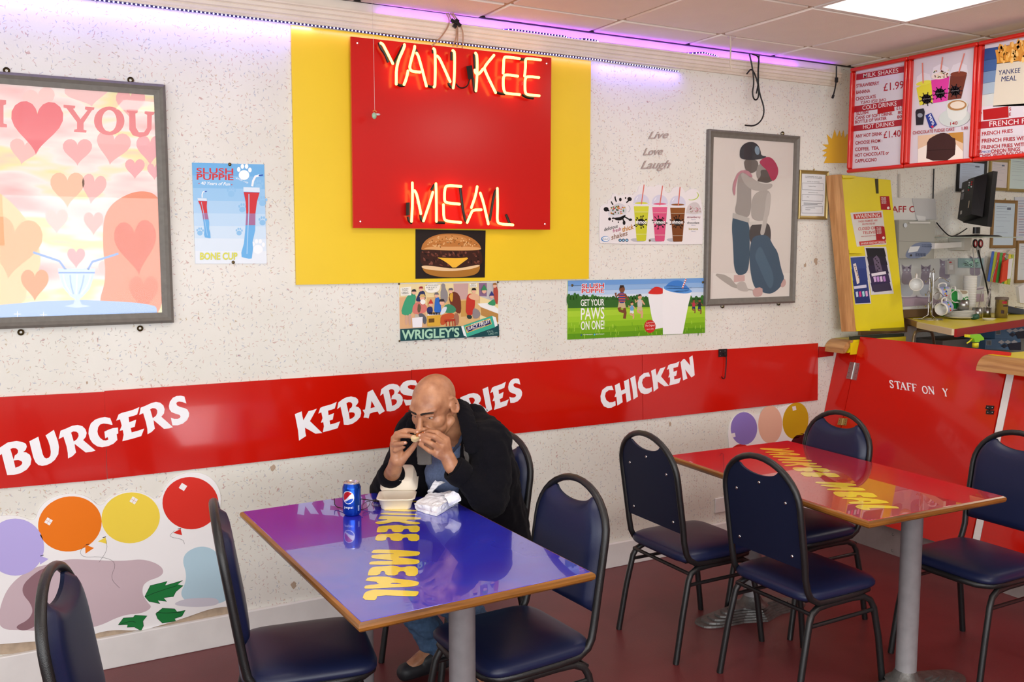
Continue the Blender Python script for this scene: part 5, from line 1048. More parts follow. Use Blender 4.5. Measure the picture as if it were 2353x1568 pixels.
def chair(label, x, y, deg, first=False):
    c = proto if first else copy_tree(proto); c.location = (x, y, 0); c.rotation_euler = (0, 0, radians(deg)); c['label'] = label; return c
chair('navy dining chair at the left side of the red table, close to the wall', 2.572, -.890, 0, True)
chair('navy dining chair at the left side of the red table, nearer the camera', 2.682, -1.430, 1)
chair('navy dining chair behind the red table next to the mustard balloon', 3.158, -.940, 180)
chair('navy dining chair at the right edge of the photo beside the red table', 3.432, -1.640, 180)
chair('navy dining chair on the left side of the blue table seen edge on', .782, -1.165, -10)
chair('navy dining chair on the right side of the blue table, empty, beside the man', 1.40, -1.40, 184)
chair('navy dining chair the man sits on', 1.560, -.640, 192)
chair('navy dining chair cut off at the bottom left corner, in front of the balloon board', .318, -1.590, -14)
# ================================================================== COUNTER
def slabC(quad, t, m, off=0): return slab(lambda x, y: PC(x, y, off), quad, t, m, n=(-1, 0, .2475))
def cpt(y, z, off=0):                     # point on the counter front
    d = Vector((-1, 0, .2475)).normalized() * off; return Vector((CC + .2475 * z, y, z)) + d
def cpanel(y0, y1, z0_, z1_, th, m, off=0):
    n = Vector((-1, 0, .2475)).normalized(); a_ = [cpt(y, z, off) for y, z in ((y0, z1_), (y1, z1_), (y1, z0_), (y0, z0_))]; b = MB(); b.hexa(a_, [p - n * th for p in a_], m); return b
t = thing('service_counter', 'red leaning service counter front with wooden nosing at the right edge', 'counter', (4.3, -2.0, 0))
at_world(cpanel(-.002, -.148, .165, 1.085, .018, M_red), 'side_panel', t)
at_world(cpanel(-1.132, -3.4, .165, 1.10, .018, M_red), 'front_panel', t)
at_world(cpanel(-1.092, -1.130, .165, 1.10, .03, M_white), 'post', t)
k_ = MB(); k_.box((4.262, -1.72, .082), (.02, 3.4, .164), mat('grey_kickboard', '8d8481', rough=.5, var=.12, vscale=14)); at_world(k_, 'kickboard', t)
sc = MB()
for px, py in ((2052, 1229), (2050, 1266), (1862, 1173), (1908, 1185)): p = PX(px, py, 4.25); sc.lathe([(0, -.003), (.005, -.003), (.008, 0)], M_iron, p, 10, M=Matrix.Rotation(radians(90), 3, 'Y').inverted())
at_world(sc, 'kickboard_screws', t)
at_world(MB().box((4.75, -1.05, .55), (.6, .05, 1.08), M_redd).box((5.0, -2.3, .55), (.05, 2.4, 1.05), M_redd), 'carcass', t)
def cap(y0, y1, name, par):
    """counter top with a quarter-round wooden nosing towards the customers"""
    b = MB(); pr = [(4.335, 1.075), (4.315, 1.075)]; pr += [(4.395 - .085 * cos(radians(a_)), 1.075 + .075 * sin(radians(a_))) for a_ in range(0, 91, 10)]; pr += [(4.395, 1.140)]
    n = len(pr); vs = [(x, y0, z) for x, z in pr] + [(x, y1, z) for x, z in pr]; b.add(vs, [(i, (i + 1) % n, n + (i + 1) % n, n + i) for i in range(n)] + [tuple(range(n)), tuple(n + i for i in range(n))], M_woodC, False); at_world(b, 'wooden_nosing', par)
    b = MB(); pr = [(4.36, 1.075), (4.40, 1.1495), (4.405, 1.1505), (4.86, 1.1505), (4.86, 1.12), (4.50, 1.12)]; n = len(pr); vs = [(x, y0 - .001, z) for x, z in pr] + [(x, y1 + .001, z) for x, z in pr]; b.add(vs, [(i, (i + 1) % n, n + (i + 1) % n, n + i) for i in range(n)] + [tuple(range(n)), tuple(n + i for i in range(n))], M_yelk, False); at_world(b, 'countertop', par)
cap(-3.4, -1.0, 'countertop', t)
t2 = thing('counter_end', 'short yellow counter end with curved wooden nosing fixed at the wall', 'counter', (4.5, -.07, 1.05))
cap(-.145, -.004, 'countertop', t2)
at_world(MB().box((4.60, -.15, 1.10), (.46, .004, .07), M_yelk), 'fascia', t2)
at_world(MB().box((4.62, -.13, 1.160), (.46, .02, .018), mat('piano_hinge', '2c3424', rough=.6)), 'hinge', t2)
# staff door
t = thing('counter_door', 'red leaning counter door reading STAFF ON Y between hinge and white post', 'door', (4.3, -.62, .17))
at_world(cpanel(-.155, -1.086, .168, 1.168, .018, M_red, .004), 'door_panel', t)
a = Art(lambda x, y: PC(x, y, .0052), (-1, 0, .2475), .0002)
def serif_word(chars, fn):
    for c, q in zip(chars, fn): a.text(c, *q, WH, bold=-.004)
def SL(p): return (1820 + p[0] / 5.2267, 760 + p[1] / 5.2267)
# traced serif capitals
def dl(x, y, h, w, strokes):               # strokes in unit box
    s = .1
    for q, wd in strokes: a.line([(x + (u * w) - v * h * .14, y + (u * w) * .135 - v * h) for u, v in chaikin(q, 1)], wd, WH, L=1)
th_, tn = 3.4, 1.3
GS = {'S': [([(.85, .82), (.6, 1), (.2, .95), (.15, .7), (.5, .52), (.85, .32), (.75, .05), (.4, 0), (.1, .15)], 2.6), ([(.86, .98), (.84, .72)], 1), ([(.1, .02), (.1, .3)], 1)],
      'T': [([(.5, 1), (.5, 0)], 3.2), ([(0, .98), (1, .98)], 1.5), ([(0, 1), (0, .8)], 1.1), ([(1, 1), (1, .8)], 1.1), ([(.3, 0), (.7, 0)], 1.2)],
      'A': [([(.5, 1), (.1, 0)], 1.3), ([(.5, 1), (.88, 0)], 3.2), ([(.25, .35), (.7, .35)], 1.2), ([(-.05, 0), (.28, 0)], 1.1), ([(.68, 0), (1.08, 0)], 1.1)],
      'F': [([(.22, 1), (.22, 0)], 3.2), ([(.05, .98), (.95, .98)], 1.5), ([(.22, .53), (.75, .53)], 1.3), ([(.95, 1), (.95, .8)], 1), ([(.02, 0), (.45, 0)], 1.2)],
      'O': [(arc(.5, .5, .42, .48, 0, 360, 20), 2.4)], 'N': [([(.15, 1), (.15, 0)], 1.2), ([(.15, 1), (.88, 0)], 3), ([(.88, 1), (.88, 0)], 1.2), ([(0, 0), (.3, 0)], 1.1), ([(.72, 1), (1.02, 1)], 1.1), ([(0, 1), (.2, 1)], 1.1)],
      'Y': [([(.15, 1), (.5, .48)], 3), ([(.88, 1), (.5, .48)], 1.3), ([(.5, .5), (.5, 0)], 2.8), ([(0, 1), (.32, 1)], 1.1), ([(.7, 1), (1.02, 1)], 1.1), ([(.32, 0), (.68, 0)], 1.1)]}
for c, x, y, h, w_ in (('S', 2045, 891, 17, 10), ('T', 2058, 893, 17, 12), ('A', 2069, 895, 17, 14), ('F', 2085, 897, 17, 11), ('F', 2097, 899, 17, 11), ('O', 2120, 904, 17, 13), ('N', 2134, 905, 17, 14), ('Y', 2167, 910, 17, 13)): dl(x, y, h, w_, GS[c])
at_world(a.b, 'lettering', t)
for nm, q, m_, lab in (('hinge', [(1953, 832), (1975, 835), (1967, 874), (1944, 870)], M_steel, 'steel hinge'), ('hinge', [(1928, 961), (1947, 962), (1944, 978), (1924, 976)], M_gold, 'brass hinge')):
    b = MB(); n_ = Vector((-1, 0, .2475)).normalized(); A_ = [PC(x, y, .009) for x, y in q]; b.hexa([p for p in A_], [p - n_ * .003 for p in A_], m_)
    m0 = (PC((q[0][0] + q[1][0]) / 2, (q[0][1] + q[1][1]) / 2, .011), PC((q[2][0] + q[3][0]) / 2, (q[2][1] + q[3][1]) / 2, .011)); b.tube(m0, .005, m_, 8)
    for u in (.14, .86):
        for v in (.12, .37, .63, .88): x, y = quadpt(q, u, v); b.sphere(PC(x, y, .0095), .0022, M_black, 6, 4)
    o = at_world(b, nm, t); o['label'] = lab
b = MB(); 
for dy in (0, 11):
    q = [(2266, 932 + dy), (2284, 933 + dy), (2282, 942 + dy), (2265, 941 + dy)]; A_ = [PC(x, y, .009) for x, y in q]; b.hexa(A_, [p + Vector((.003, 0, 0)) for p in A_], M_black)
    for x in (2270, 2280): b.sphere(PC(x, 937 + dy, .0105), .003, M_chrome, 8, 5)
b.tube([PC(2265, 938, .012), PC(2274, 942, .012)], .004, M_black, 6)
at_world(b, 'latch', t)
# raised flap
t = thing('counter_flap', 'raised yellow counter flap with a wooden edge, covered with notices', 'counter flap', (4.6, -.13, 1.17))
fl = lambda z: -.135 + .095 * (z - 1.17) / .95             # leans back to the wall
def FP(px, py, off=0):                       # point on the flap face
    n = Vector((0, -.95, .095)).normalized(); c0 = Vector((4.5, -.135, 1.17)) + Vector((0, -1, .1)).normalized() * off; d = ray(px, py); return _c + d * ((c0 - _c).dot(n) / d.dot(n))
FN = Vector((0, -1, .1)).normalized()
q = [(1933, 402), (2046, 414), (2079, 759), (1966, 762)]
A_ = [FP(*p) for p in q]; b = MB(); b.hexa(A_, [p - FN * .018 for p in A_], M_yelk); at_world(b, 'flap_board', t)
q = [(1913, 402), (1934, 401), (1967, 762), (1949, 762)]; A_ = [FP(*p, .028) for p in q]; b = MB(); b.hexa(A_, [p - FN * .05 for p in A_], M_woodF); at_world(b, 'wooden_edge', t)
for q in ([(1935, 402), (1965, 404), (1966, 409), (1937, 409)], [(1951, 574), (1984, 577), (1982, 583), (1952, 582)], [(1967, 754), (2000, 756), (2000, 760), (1968, 761)]): A_ = [FP(*p, .020) for p in q]; b = MB(); b.hexa(A_, [p - FN * .022 for p in A_], M_yelk); at_world(b, 'batten', t)
a = Art(lambda x, y: FP(x, y, .0005), FN, .0003); a.poly([(2010, 411), (2018, 411), (2019, 445), (2013, 445)], '3a3414'); a.poly([(2078, 752), (2079, 760), (1970, 762), (1970, 758)], '8a7a1c')
at_world(a.b, 'dark_marks', t)  # dark mark near the top, darker strip along the bottom edge
def notice(label, q, bg, fn):
    A_ = [FP(*p, .0015) for p in q]; tt = thing('notice', label, 'notice', A_[3]); b = MB(); b.hexa(A_, [p - FN * .0008 for p in A_], bg); at_world(b, 'sheet', tt)
    a = Art(lambda x, y: FP(x, y, .0016), FN, .0001); fn(a, lambda u, v: quadpt(q, u, v)); at_world(a.b, 'print', tt)
def lines(a, Q, rows, col):
    for s_, u0, u1, v, h in rows: a.text(s_, *Q(u0, v), *Q(u1, v), h, col, bold=.01)
notice('white warning notice reading closed circuit television on the yellow flap', [(1954, 489), (2028, 484), (2037, 562), (1969, 567)], mat('plastic_sheet', 'dcd8d4', rough=.2),
       lambda a, Q: (a.poly([Q(.08, .05), Q(.95, .05), Q(.95, .20), Q(.08, .20)], 'c43a34'), lines(a, Q, [('WARNING', .12, .9, .18, 9)], 'ece4e0'), lines(a, Q, [('THESE PREMISES ARE', .18, .8, .30, 4), ('PROTECTED BY', .3, .72, .39, 4), ('CLOSED CIRCUIT', .14, .95, .53, 6.5), ('TELEVISION', .26, .9, .65, 6), ('FOR YOUR SAFETY AND SECURITY', .2, .9, .73, 2)], 'c43a34'), a.poly([Q(.1, .86), Q(.98, .84), Q(.98, .96), Q(.1, .98)], 'c43a34'), lines(a, Q, [('24 HOUR VIDEO RECORDING', .14, .94, .95, 4.5)], 'ece4e0')))
for lab, q in (('small red music licence notice at the top right of the flap', [(2022, 451), (2043, 451), (2047, 483), (2025, 482)]), ('small red music licence notice stuck over the warning notice', [(2011, 520), (2032, 521), (2036, 551), (2014, 552)])):
    def red(a, Q):
        for i, s_ in enumerate(('WE ARE', 'LICENSED', 'TO PLAY', 'RECORDED', 'MUSIC.')): a.text(s_, *Q(.1, .15 + .1 * i), *Q(.62, .15 + .1 * i), 2.4, 'f2e8e6', bold=.01)
        x, y = Q(.75, .85); a.ell(x, y, 3, 3, 'f2e8e6')
    if 'over' in lab:
        A_ = [FP(*p, .003) for p in q]; tt = thing('notice', lab, 'notice', A_[3]); b = MB(); b.hexa(A_, [p - FN * .0008 for p in A_], ink('a81420')); at_world(b, 'sheet', tt); a = Art(lambda x, y: FP(x, y, .0032), FN, .0001); red(a, lambda u, v, q=q: quadpt(q, u, v)); at_world(a.b, 'print', tt)
    else: notice(lab, q, ink('a81420'), red)
def tower(a, Q):
    for k, c in enumerate(('1c1a24', '241c32', '2c2040', '3a2a55', '302450')): a.poly([Q(.05, .03 + k * .18), Q(.90, .03 + k * .18), Q(.93, .03 + (k + 1) * .18), Q(.08, .03 + (k + 1) * .18)], c, L=1)
    a.poly([Q(.32, .25), Q(.5, .18), Q(.6, .25), Q(.66, .52), (Q(.36, .52))], '6a5a74', L=2)
    for k in range(7): a.poly([Q(.40 + .05 * (k % 3), .24 + k * .04), Q(.46 + .05 * (k % 3), .24 + k * .04), Q(.46 + .05 * (k % 3), .27 + k * .04), Q(.40 + .05 * (k % 3), .27 + k * .04)], '2c2234', L=3)
    a.poly([Q(.14, .56), Q(.80, .52), Q(.80, .58), Q(.14, .62)], 'e9e0ee', L=3)
    for k in range(4): a.poly([Q(.2 + .14 * k, .63), Q(.31 + .14 * k, .62), Q(.32 + .14 * k, .73), Q(.22 + .14 * k, .74)], ('d9b4e4', 'c994dc', 'e4c8ec', 'b884cc')[k], L=3)
    a.poly([Q(.12, .80), Q(.85, .76), Q(.95, .93), Q(.14, .95)], '3d3350', L=2)
notice('dark purple photo of a shopfront at night on the yellow flap', [(1986, 567), (2036, 567), (2054, 675), (2002, 678)], ink('d9d6dc'), tower)
def tower2(a, Q):
    for k, c in enumerate(('3a4a8a', '2c3c80', '263678', '22306e')): a.poly([Q(.0, .02 + k * .24), Q(.93, .02 + k * .24), Q(.95, .02 + (k + 1) * .24), Q(.02, .02 + (k + 1) * .24)], c, L=1)
    a.poly([Q(.12, .16), Q(.30, .14), Q(.42, .5), Q(.40, .56), Q(.24, .58)], 'e6d8d0', L=2)
    for k in range(6): a.poly([Q(.18 + .03 * k, .2 + k * .045), Q(.26 + .03 * k, .2 + k * .045), Q(.24 + .03 * k, .24 + k * .045)], 'b07a4a' if k % 2 else '4a2a3a', L=3)
    a.poly([Q(.02, .62), Q(.82, .60), Q(.82, .66), Q(.04, .68)], 'd8d4ea', L=3)
    for k in range(4): a.poly([Q(.1 + .2 * k, .74), Q(.24 + .2 * k, .73), Q(.25 + .2 * k, .84), Q(.12 + .2 * k, .85)], ('c8d4ee', 'd83a8a', 'a8e0e8', 'e0a8d8')[k], L=3)
notice('dark blue photo of a lit shopfront at dusk, left of the purple one', [(1954, 590), (1990, 588), (2002, 698), (1965, 700)], ink('d9d6dc'), tower2)

# ================================================================== MENU BOARDS
MX = 4.2
def fx(px, py): return PX(px, py, MX)
zt, zb = 2.688, 2.112
def board(label, y0, y1, draw, q):
    t = thing('menu_board', label, 'sign', (MX + .03, (y0 + y1) / 2, zb), group='backlit menu boards'); bw = .021
    MB().box((.012, 0, (zt - zb) / 2), (.05, abs(y1 - y0) - .012, zt - zb - .02), M_redd).build('case', t)
    H_ = (zt - zb); Wd = abs(y1 - y0)
    for c, d in (((-.026, 0, H_ - bw / 2), (.034, Wd, bw)), ((-.026, 0, bw / 2), (.034, Wd, bw)), ((-.026, Wd / 2 - bw / 2, H_ / 2), (.034, bw, H_ - 2 * bw)), ((-.026, -Wd / 2 + bw / 2, H_ / 2), (.034, bw, H_ - 2 * bw))): MB().box(c, d, M_redf, bev=.009, seg=3).build('frame_bar', t)
    MB().box((-.014, 0, H_ / 2), (.004, Wd - .04, H_ - .04), mat('menu_face', 'cfc9d2', rough=.25, coat=.5)).build('face', t)
    a = Art(lambda x, y: PX(x, y, MX + .0135), (-1, 0, 0), .0002); draw(a); at_world(a.b, 'print', t)
RD = 'a3222e'
def cR(x, y): return (1850 + x / 3.734, y / 3.734)
def bandr(a, q, s_, x0, y0, x1, y1, h, h1): a.poly([cR(*p) for p in q], RD, L=1); a.text(s_, *cR(x0, y0), *cR(x1, y1), h, 'e0d4d8', h1, bold=.006, L=3)
def menu1(a):
    bandr(a, [(440, 632), (872, 557), (868, 618), (438, 690)], 'MILK SHAKES', 500, 670, 800, 621, 9.5, 9.5); a.line([cR(440, 636), cR(870, 562)], 1, 'e0d4d8', L=2)
    for s_, x0, y0, x1, y1, h in (('STRAWBERRY', 440, 752, 636, 726, 7.5), ('BANANA', 438, 808, 558, 792, 7.5), ('CHOCOLATE', 436, 864, 608, 841, 7.5), ('SLUSH', 440, 990, 542, 976, 7.2), ('CANS OF SOFT DRINK', 432, 1026, 752, 986, 6.8), ('80p', 796, 980, 856, 973, 7), ('BOTTLE OF WATER', 430, 1062, 700, 1027, 7), ('80p', 790, 1018, 852, 1011, 7),
                              ('ANY HOT DRINK', 433, 1184, 662, 1160, 7.5), ('CHOOSE FROM :', 432, 1242, 662, 1220, 7.5), ('COFFEE,  TEA,', 430, 1297, 636, 1283, 7.5), ('HOT CHOCOLATE or', 428, 1349, 720, 1324, 7.5), ('CAPPUCCINO', 428, 1398, 615, 1383, 7.5), ('£1.50', 784, 944, 858, 932, 8)): a.text(s_, *cR(x0, y0), *cR(x1, y1), h, RD, bold=.02, L=3)
    a.text('ONE SIZE ONLY', *cR(695, 868), *cR(476, 893), 6.5, RD, bold=.012, L=3)
    a.text('£1.99', *cR(674, 782), *cR(846, 757), 17, RD, bold=.006, L=3); a.text('£1.40', *cR(674, 1186), *cR(820, 1171), 15, RD, bold=.006, L=3); a.text('p', *cR(826, 1148), *cR(846, 1144), 7, RD, L=3)
    bandr(a, [(425, 912), (858, 848), (856, 905), (422, 966)], 'COLD DRINKS', 492, 944, 785, 905, 9.5, 9.5); a.poly([cR(*p) for p in [(622, 930), (765, 908), (768, 952), (622, 978)]], 'a81418', L=4)
    bandr(a, [(415, 1080), (856, 1022), (854, 1076), (412, 1130)], 'HOT DRINKS', 498, 1108, 765, 1078, 9.5, 9.5)
def cupart(a, pts, c, c2, st, dome):
    a.poly([cR(*p) for p in dome], 'dfdbe4'); a.poly([cR(*p) for p in pts], c); a.line([cR(*st[0]), cR(*st[1])], 2.6, 'd98072')
def menu2(a):
    a.poly([cR(*p) for p in [(945, 740), (960, 660), (1010, 620), (1070, 640), (1085, 690)]], 'd8d3dc'); a.poly([cR(*p) for p in [(1085, 650), (1100, 580), (1160, 550), (1230, 580), (1245, 630)]], 'dcd7e0'); a.poly([cR(*p) for p in [(1240, 630), (1270, 560), (1330, 535), (1390, 560), (1400, 640)]], 'd8d3dc')
    a.poly([cR(*p) for p in [(955, 755), (1085, 690), (1095, 880), (985, 905)]], 'd6cf3a'); a.poly([cR(*p) for p in [(1082, 690), (1240, 655), (1222, 865), (1100, 886)]], 'd63c9c'); a.poly([cR(*p) for p in [(1248, 650), (1388, 640), (1340, 845), (1225, 860)]], '6c3426')
    a.ell(*cR(1020, 712), 18, 5, 'dcd84a', rot=-12); a.ell(*cR(1162, 650), 21, 8, 'e6d8d0', rot=-8); a.ell(*cR(1320, 635), 19, 6, '7a3c2a', rot=-4)
    r_ = random.Random(2)
    for k in range(34): a.ell(*cR(r_.uniform(1095, 1232), r_.uniform(595, 668)), 1.6, 1.4, r_.choice(('8a2a2a', '3c5a2c', 'c04a3c', '5a3a24', 'd8c890')), n=6, L=12)
    for x, y in ((1045, 850), (1160, 800), (1290, 780)):
        a.ell(*cR(x, y), 11, 11, '171217', L=13)
        for k in range(9): an = k * .7; a.line([cR(x, y), cR(x + cos(an) * 65, y + sin(an) * 60)], 2, '171217', L=13)
        a.text('shmoo', *cR(x - 32, y + 8), *cR(x + 34, y), 3.6, '8a8288', L=14)
    for s_ in (((1010, 540), (1016, 715)), ((1183, 490), (1168, 600)), ((1370, 458), (1322, 622))): a.line([cR(*s_[0]), cR(*s_[1])], 2.6, 'd98072', L=15)
    a.poly([cR(*p) for p in [(960, 940), (1020, 930), (1030, 960), (1015, 1070), (955, 1075), (950, 960)]], '24242c', L=15); a.ell(*cR(990, 990), 6, 5, '8a929c', L=16)
    a.poly([cR(*p) for p in [(1035, 990), (1085, 968), (1135, 1070), (1090, 1105), (1070, 1095)]], '24388c', L=15); a.text('PEPSI', *cR(1062, 1000), *cR(1098, 1080), 6, 'e4e4f0', L=16, bold=.02, tilt=4); a.poly([cR(*p) for p in [(1080, 1085), (1100, 1075), (1108, 1090), (1095, 1100)]], 'c8344a', L=16)
    a.ell(*cR(1285, 1010), 36, 21, 'c3ccca', rot=-6, L=15); a.poly([cR(*p) for p in [(1215, 920), (1400, 900), (1385, 990), (1350, 1030), (1280, 1042), (1235, 1010)]], 'd2d6d2', L=16); a.ell(*cR(1308, 905), 25, 14, 'ccd2ce', rot=-4, L=17); a.ell(*cR(1308, 905), 22, 12, 'a87a4c', rot=-4, L=18); a.ell(*cR(1312, 902), 17, 8.5, 'dcd0c0', rot=-4, L=19)
    a.text('140', *cR(1250, 1076), *cR(1312, 1068), 7, RD, bold=.01, L=20); a.text('CHOCOLATE FUDGE CAKE', *cR(928, 1154), *cR(1284, 1120), 7, RD, bold=.01, L=20); a.text('1.80', *cR(1348, 1114), *cR(1400, 1110), 7, RD, bold=.01, L=20)
    a.poly([cR(*p) for p in [(972, 1165), (1360, 1132), (1358, 1372), (970, 1402)]], 'd8b89c', L=15); a.poly([cR(*p) for p in [(972, 1280), (1080, 1230), (1300, 1240), (1358, 1300), (1358, 1372), (970, 1402)]], 'e6ddd4', L=16); a.poly([cR(*p) for p in [(1230, 1145), (1360, 1132), (1359, 1230), (1290, 1200)]], 'b8843c', L=16)
    a.poly(chaikin([cR(*p) for p in [(1050, 1205), (1120, 1160), (1180, 1138), (1240, 1150), (1262, 1180), (1300, 1190), (1285, 1375), (1040, 1382), (1048, 1290)]], 1, True), '3c2220', L=17); a.line([cR(1050, 1292), cR(1294, 1280)], 1.5, '2a1614', L=18)
def menu3(a):
    for k, c in enumerate(('2c4a86', '3c5c94', '6a86ac', '9db0c0', 'c4cac8')): a.poly([cR(*p) for p in [(1510, 425 + 98 * k), (1990, 345 + 98 * k), (1990, 445 + 98 * k), (1508, 525 + 98 * k)]], c, L=1)
    a.poly([cR(*p) for p in [(1645, 545), (1990, 500), (1990, 905), (1612, 915), (1630, 700)]], 'cfc8b8', L=2)
    a.poly([cR(*p) for p in [(1650, 430), (1700, 400), (1760, 385), (1860, 360), (1990, 330), (1990, 505), (1645, 550)]], 'cf8f34', L=2)
    r_ = random.Random(6)
    for k in range(80): x = r_.uniform(1660, 1980); y = r_.uniform(400 - (x - 1660) * .25, 528 - (x - 1660) * .05); a.ell(*cR(x, y), 3.4, 7, r_.choice(('d8963a', 'e4ac50', 'c47f28', 'efc070')), rot=r_.uniform(-25, 25), n=8, L=3 + k % 4)
    a.poly([cR(*p) for p in [(1632, 430), (1650, 425), (1668, 530), (1650, 535)]], 'd8963a', L=4)
    a.text('YANKEE', *cR(1662, 645), *cR(1850, 622), 11, '2c3468', L=8, shear=.12); a.text('MEAL', *cR(1684, 700), *cR(1815, 690), 11.5, '2c3468', L=8, shear=.12)
    a.poly([cR(*p) for p in [(1505, 915), (1990, 880), (1990, 1160), (1500, 1160)]], 'cfc9d2', L=2); a.poly([cR(*p) for p in [(1500, 1045), (1990, 990), (1990, 1060), (1498, 1106)]], RD, L=3); a.text('FRENCH FRIES', *cR(1582, 1087), *cR(2010, 1047), 11.5, 'e0d4d8', L=4, bold=.006)
    for s_, x0, y0, x1, y1, h in (('P', 1505, 992, 1518, 991, 8), ('S', 1752, 950, 1770, 949, 7), ('E', 1750, 995, 1768, 993, 7), ('FRENCH FRIES', 1518, 1164, 1782, 1138, 8.2), ('FRENCH FRIES WITH RICE', 1517, 1225, 2040, 1190, 8.2), ('FRENCH FRIES WITH CHEESE', 1515, 1280, 2060, 1240, 8), ('ONION RINGS', 1597, 1315, 1846, 1294, 8.2), ('8', 1495, 1315, 1514, 1313, 7), ('CHIPS WITH BOLOGNESE', 1493, 1354, 1950, 1325, 8)): a.text(s_, *cR(x0, y0), *cR(x1, y1), h, RD, bold=.02, L=4)
    a.text('PIECES', *cR(1516, 1313), *cR(1594, 1307), 4.5, '3a4aa0', L=4, shear=.2)
    a.poly([cR(*p) for p in [(1527, 942), (1745, 912), (1748, 1008), (1530, 1032)]], 'a81418', L=6)
board('backlit menu board listing milk shakes, cold drinks and hot drinks', -.232, -.606, menu1, None)
board('backlit menu board picturing shakes, coffee and chocolate fudge cake', -.608, -1.004, menu2, None)
board('backlit menu board with chips and french fries prices, cut by the photo edge', -1.006, -1.402, menu3, None)

# ================================================================== KITCHEN BEHIND THE COUNTER
KY = -.02
def ky(x, y, yy=KY): return PY(x, y, yy)
def kbox(name, label, cat, q, th, m, y=-.004, group=None):
    a_ = [PY(*p, y - th) for p in q]; t = thing(name, label, cat, a_[3], group=group); b = MB(); b.hexa(a_, [p + Vector((0, th, 0)) for p in a_], m); at_world(b, 'body', t); return t, Art(lambda x, yy: PY(x, yy, y - th), (0, -1, 0), .0002)
t, a = kbox('staff_sign', 'white STAFF ONLY sign on the kitchen wall behind the yellow flap', 'sign', [(2035, 453), (2150, 458), (2153, 505), (2040, 507)], .006, ink('d9d8d4'))
a.text('STAFF ONLY', *(2028, 488), *(2145, 488), 14, 'a8242c', bold=.012); at_world(a.b, 'lettering', t)
t, a = kbox('hanging_paper', 'crumpled grey paper hanging over the staff sign', 'paper', [(2097, 456), (2149, 457), (2152, 505), (2107, 504)], .004, ink('c4c4c4'), y=-.012); a.poly([(2106, 495), (2127, 498), (2126, 521), (2113, 522)], 'dcdcda'); at_world(a.b, 'flap', t)
t = thing('alarm_panel', 'grey alarm control panel with a blue leaf-shaped keypad area', 'control panel', PY(2110, 590, -.03))
q = [(2066, 506), (2149, 509), (2146, 595), (2065, 593)]; A_ = [PY(*p, -.075) for p in q]; b = MB(); b.hexa(A_, [p + Vector((0, .07, 0)) for p in A_], mat('panel_grey', 'a5a59d', rough=.45)); at_world(b, 'housing', t)
a = Art(fy(-.0755), (0, -1, 0), .0002); a.line([(2066, 554), (2148, 557)], .8, '77776f'); a.poly(chaikin([(2078, 593), (2085, 575), (2100, 560), (2120, 556), (2147, 558), (2140, 574), (2128, 588), (2105, 595)], 2, True), '7884a0'); a.poly([(2091, 567), (2114, 566), (2108, 578), (2086, 581)], 'd8dce0')
for k in range(9):
    for j in range(2): a.rect(2118 + 2.6 * k, 562 + 4 * j, 2119.6 + 2.6 * k, 564 + 4 * j, '4a5670')
for k in range(4): a.rect(2104 + 6 * k, 582, 2108 + 6 * k, 589, '5a6480')
a.ell(2079, 518, 4, 5, 'c8d0d8'); a.rect(2088, 510, 2136, 514, 'd4d4d0'); a.ell(2092, 587, 2, 2.4, '3a3630'); at_world(a.b, 'keypad', t)
t, a = kbox('conduit', 'thin pale cable duct running up the kitchen wall', 'conduit', [(2066, 400), (2069, 400), (2069, 455), (2066, 455)], .008, ink('c8c4bc')); 
tag(MB().tube([PY(2146, 388, -.012), PY(2145, 420, -.012), PY(2144, 458, -.012)], .004, M_black, 6).build('cable'), 'thin black cable hanging straight down the kitchen wall', 'cable')
# kitten poster (two-tone)
t, a = kbox('kitten_poster', 'pale poster of kittens sitting in teacups behind the mug rack', 'poster', [(2066, 596), (2263, 592), (2261, 693), (2076, 705)], .002, ink('c2c4c4'), y=-.003)
a.poly([(2075, 685), (2261, 675), (2261, 693), (2076, 705)], 'b09cae')
for x, y, w_ in ((2083, 668, 17), (2127, 668, 16), (2170, 655, 14), (2240, 648, 14)):
    a.ell(x, y + 14, w_ * 1.5, 4, '8f7c92', L=3); a.ell(x, y + 12, w_ * 1.45, 3.4, 'c8c6ce', L=4); a.poly([(x - w_, y - 14), (x + w_, y - 14), (x + w_ * .8, y + 8), (x + w_ * .5, y + 13), (x - w_ * .5, y + 13), (x - w_ * .8, y + 8)], 'aeb4c0', L=5)
    a.poly(chaikin([(x - 11, y - 14), (x - 12, y - 30), (x - 9, y - 44), (x + 9, y - 44), (x + 12, y - 30), (x + 12, y - 14)], 1, True), '8a8292', L=6); a.ell(x, y - 46, 10, 9.5, '90889a', L=7); a.poly([(x - 10, y - 48), (x - 11, y - 60), (x - 2, y - 53)], '7c7488', L=7); a.poly([(x + 10, y - 48), (x + 11, y - 60), (x + 2, y - 53)], '7c7488', L=7)
    a.ell(x - 4, y - 47, 1.8, 1.5, 'c4d0dc', L=8, n=8); a.ell(x + 4, y - 47, 1.8, 1.5, 'c4d0dc', L=8, n=8); a.ell(x, y - 42, 3, 2.2, 'a49ca8', L=8, n=8)
at_world(a.b, 'print', t)
t, a = kbox('foil_sign', 'small holographic foil sign with script, right of the alarm panel', 'sign', [(2203, 594), (2260, 594), (2259, 616), (2203, 615)], .004, ink('8aa6a8'), y=-.008)
r_ = random.Random(3)
for k in range(60): x, y = r_.uniform(2210, 2246), r_.uniform(597, 612); a.line(chaikin([(x, y), (x + r_.uniform(-3, 3), y + 2), (x + r_.uniform(2, 5), y + r_.uniform(-2, 2))], 1), .8, r_.choice(('3a4a48', '2c3a3c', '9cd4b4', 'b4e0d0')))
at_world(a.b, 'print', t)
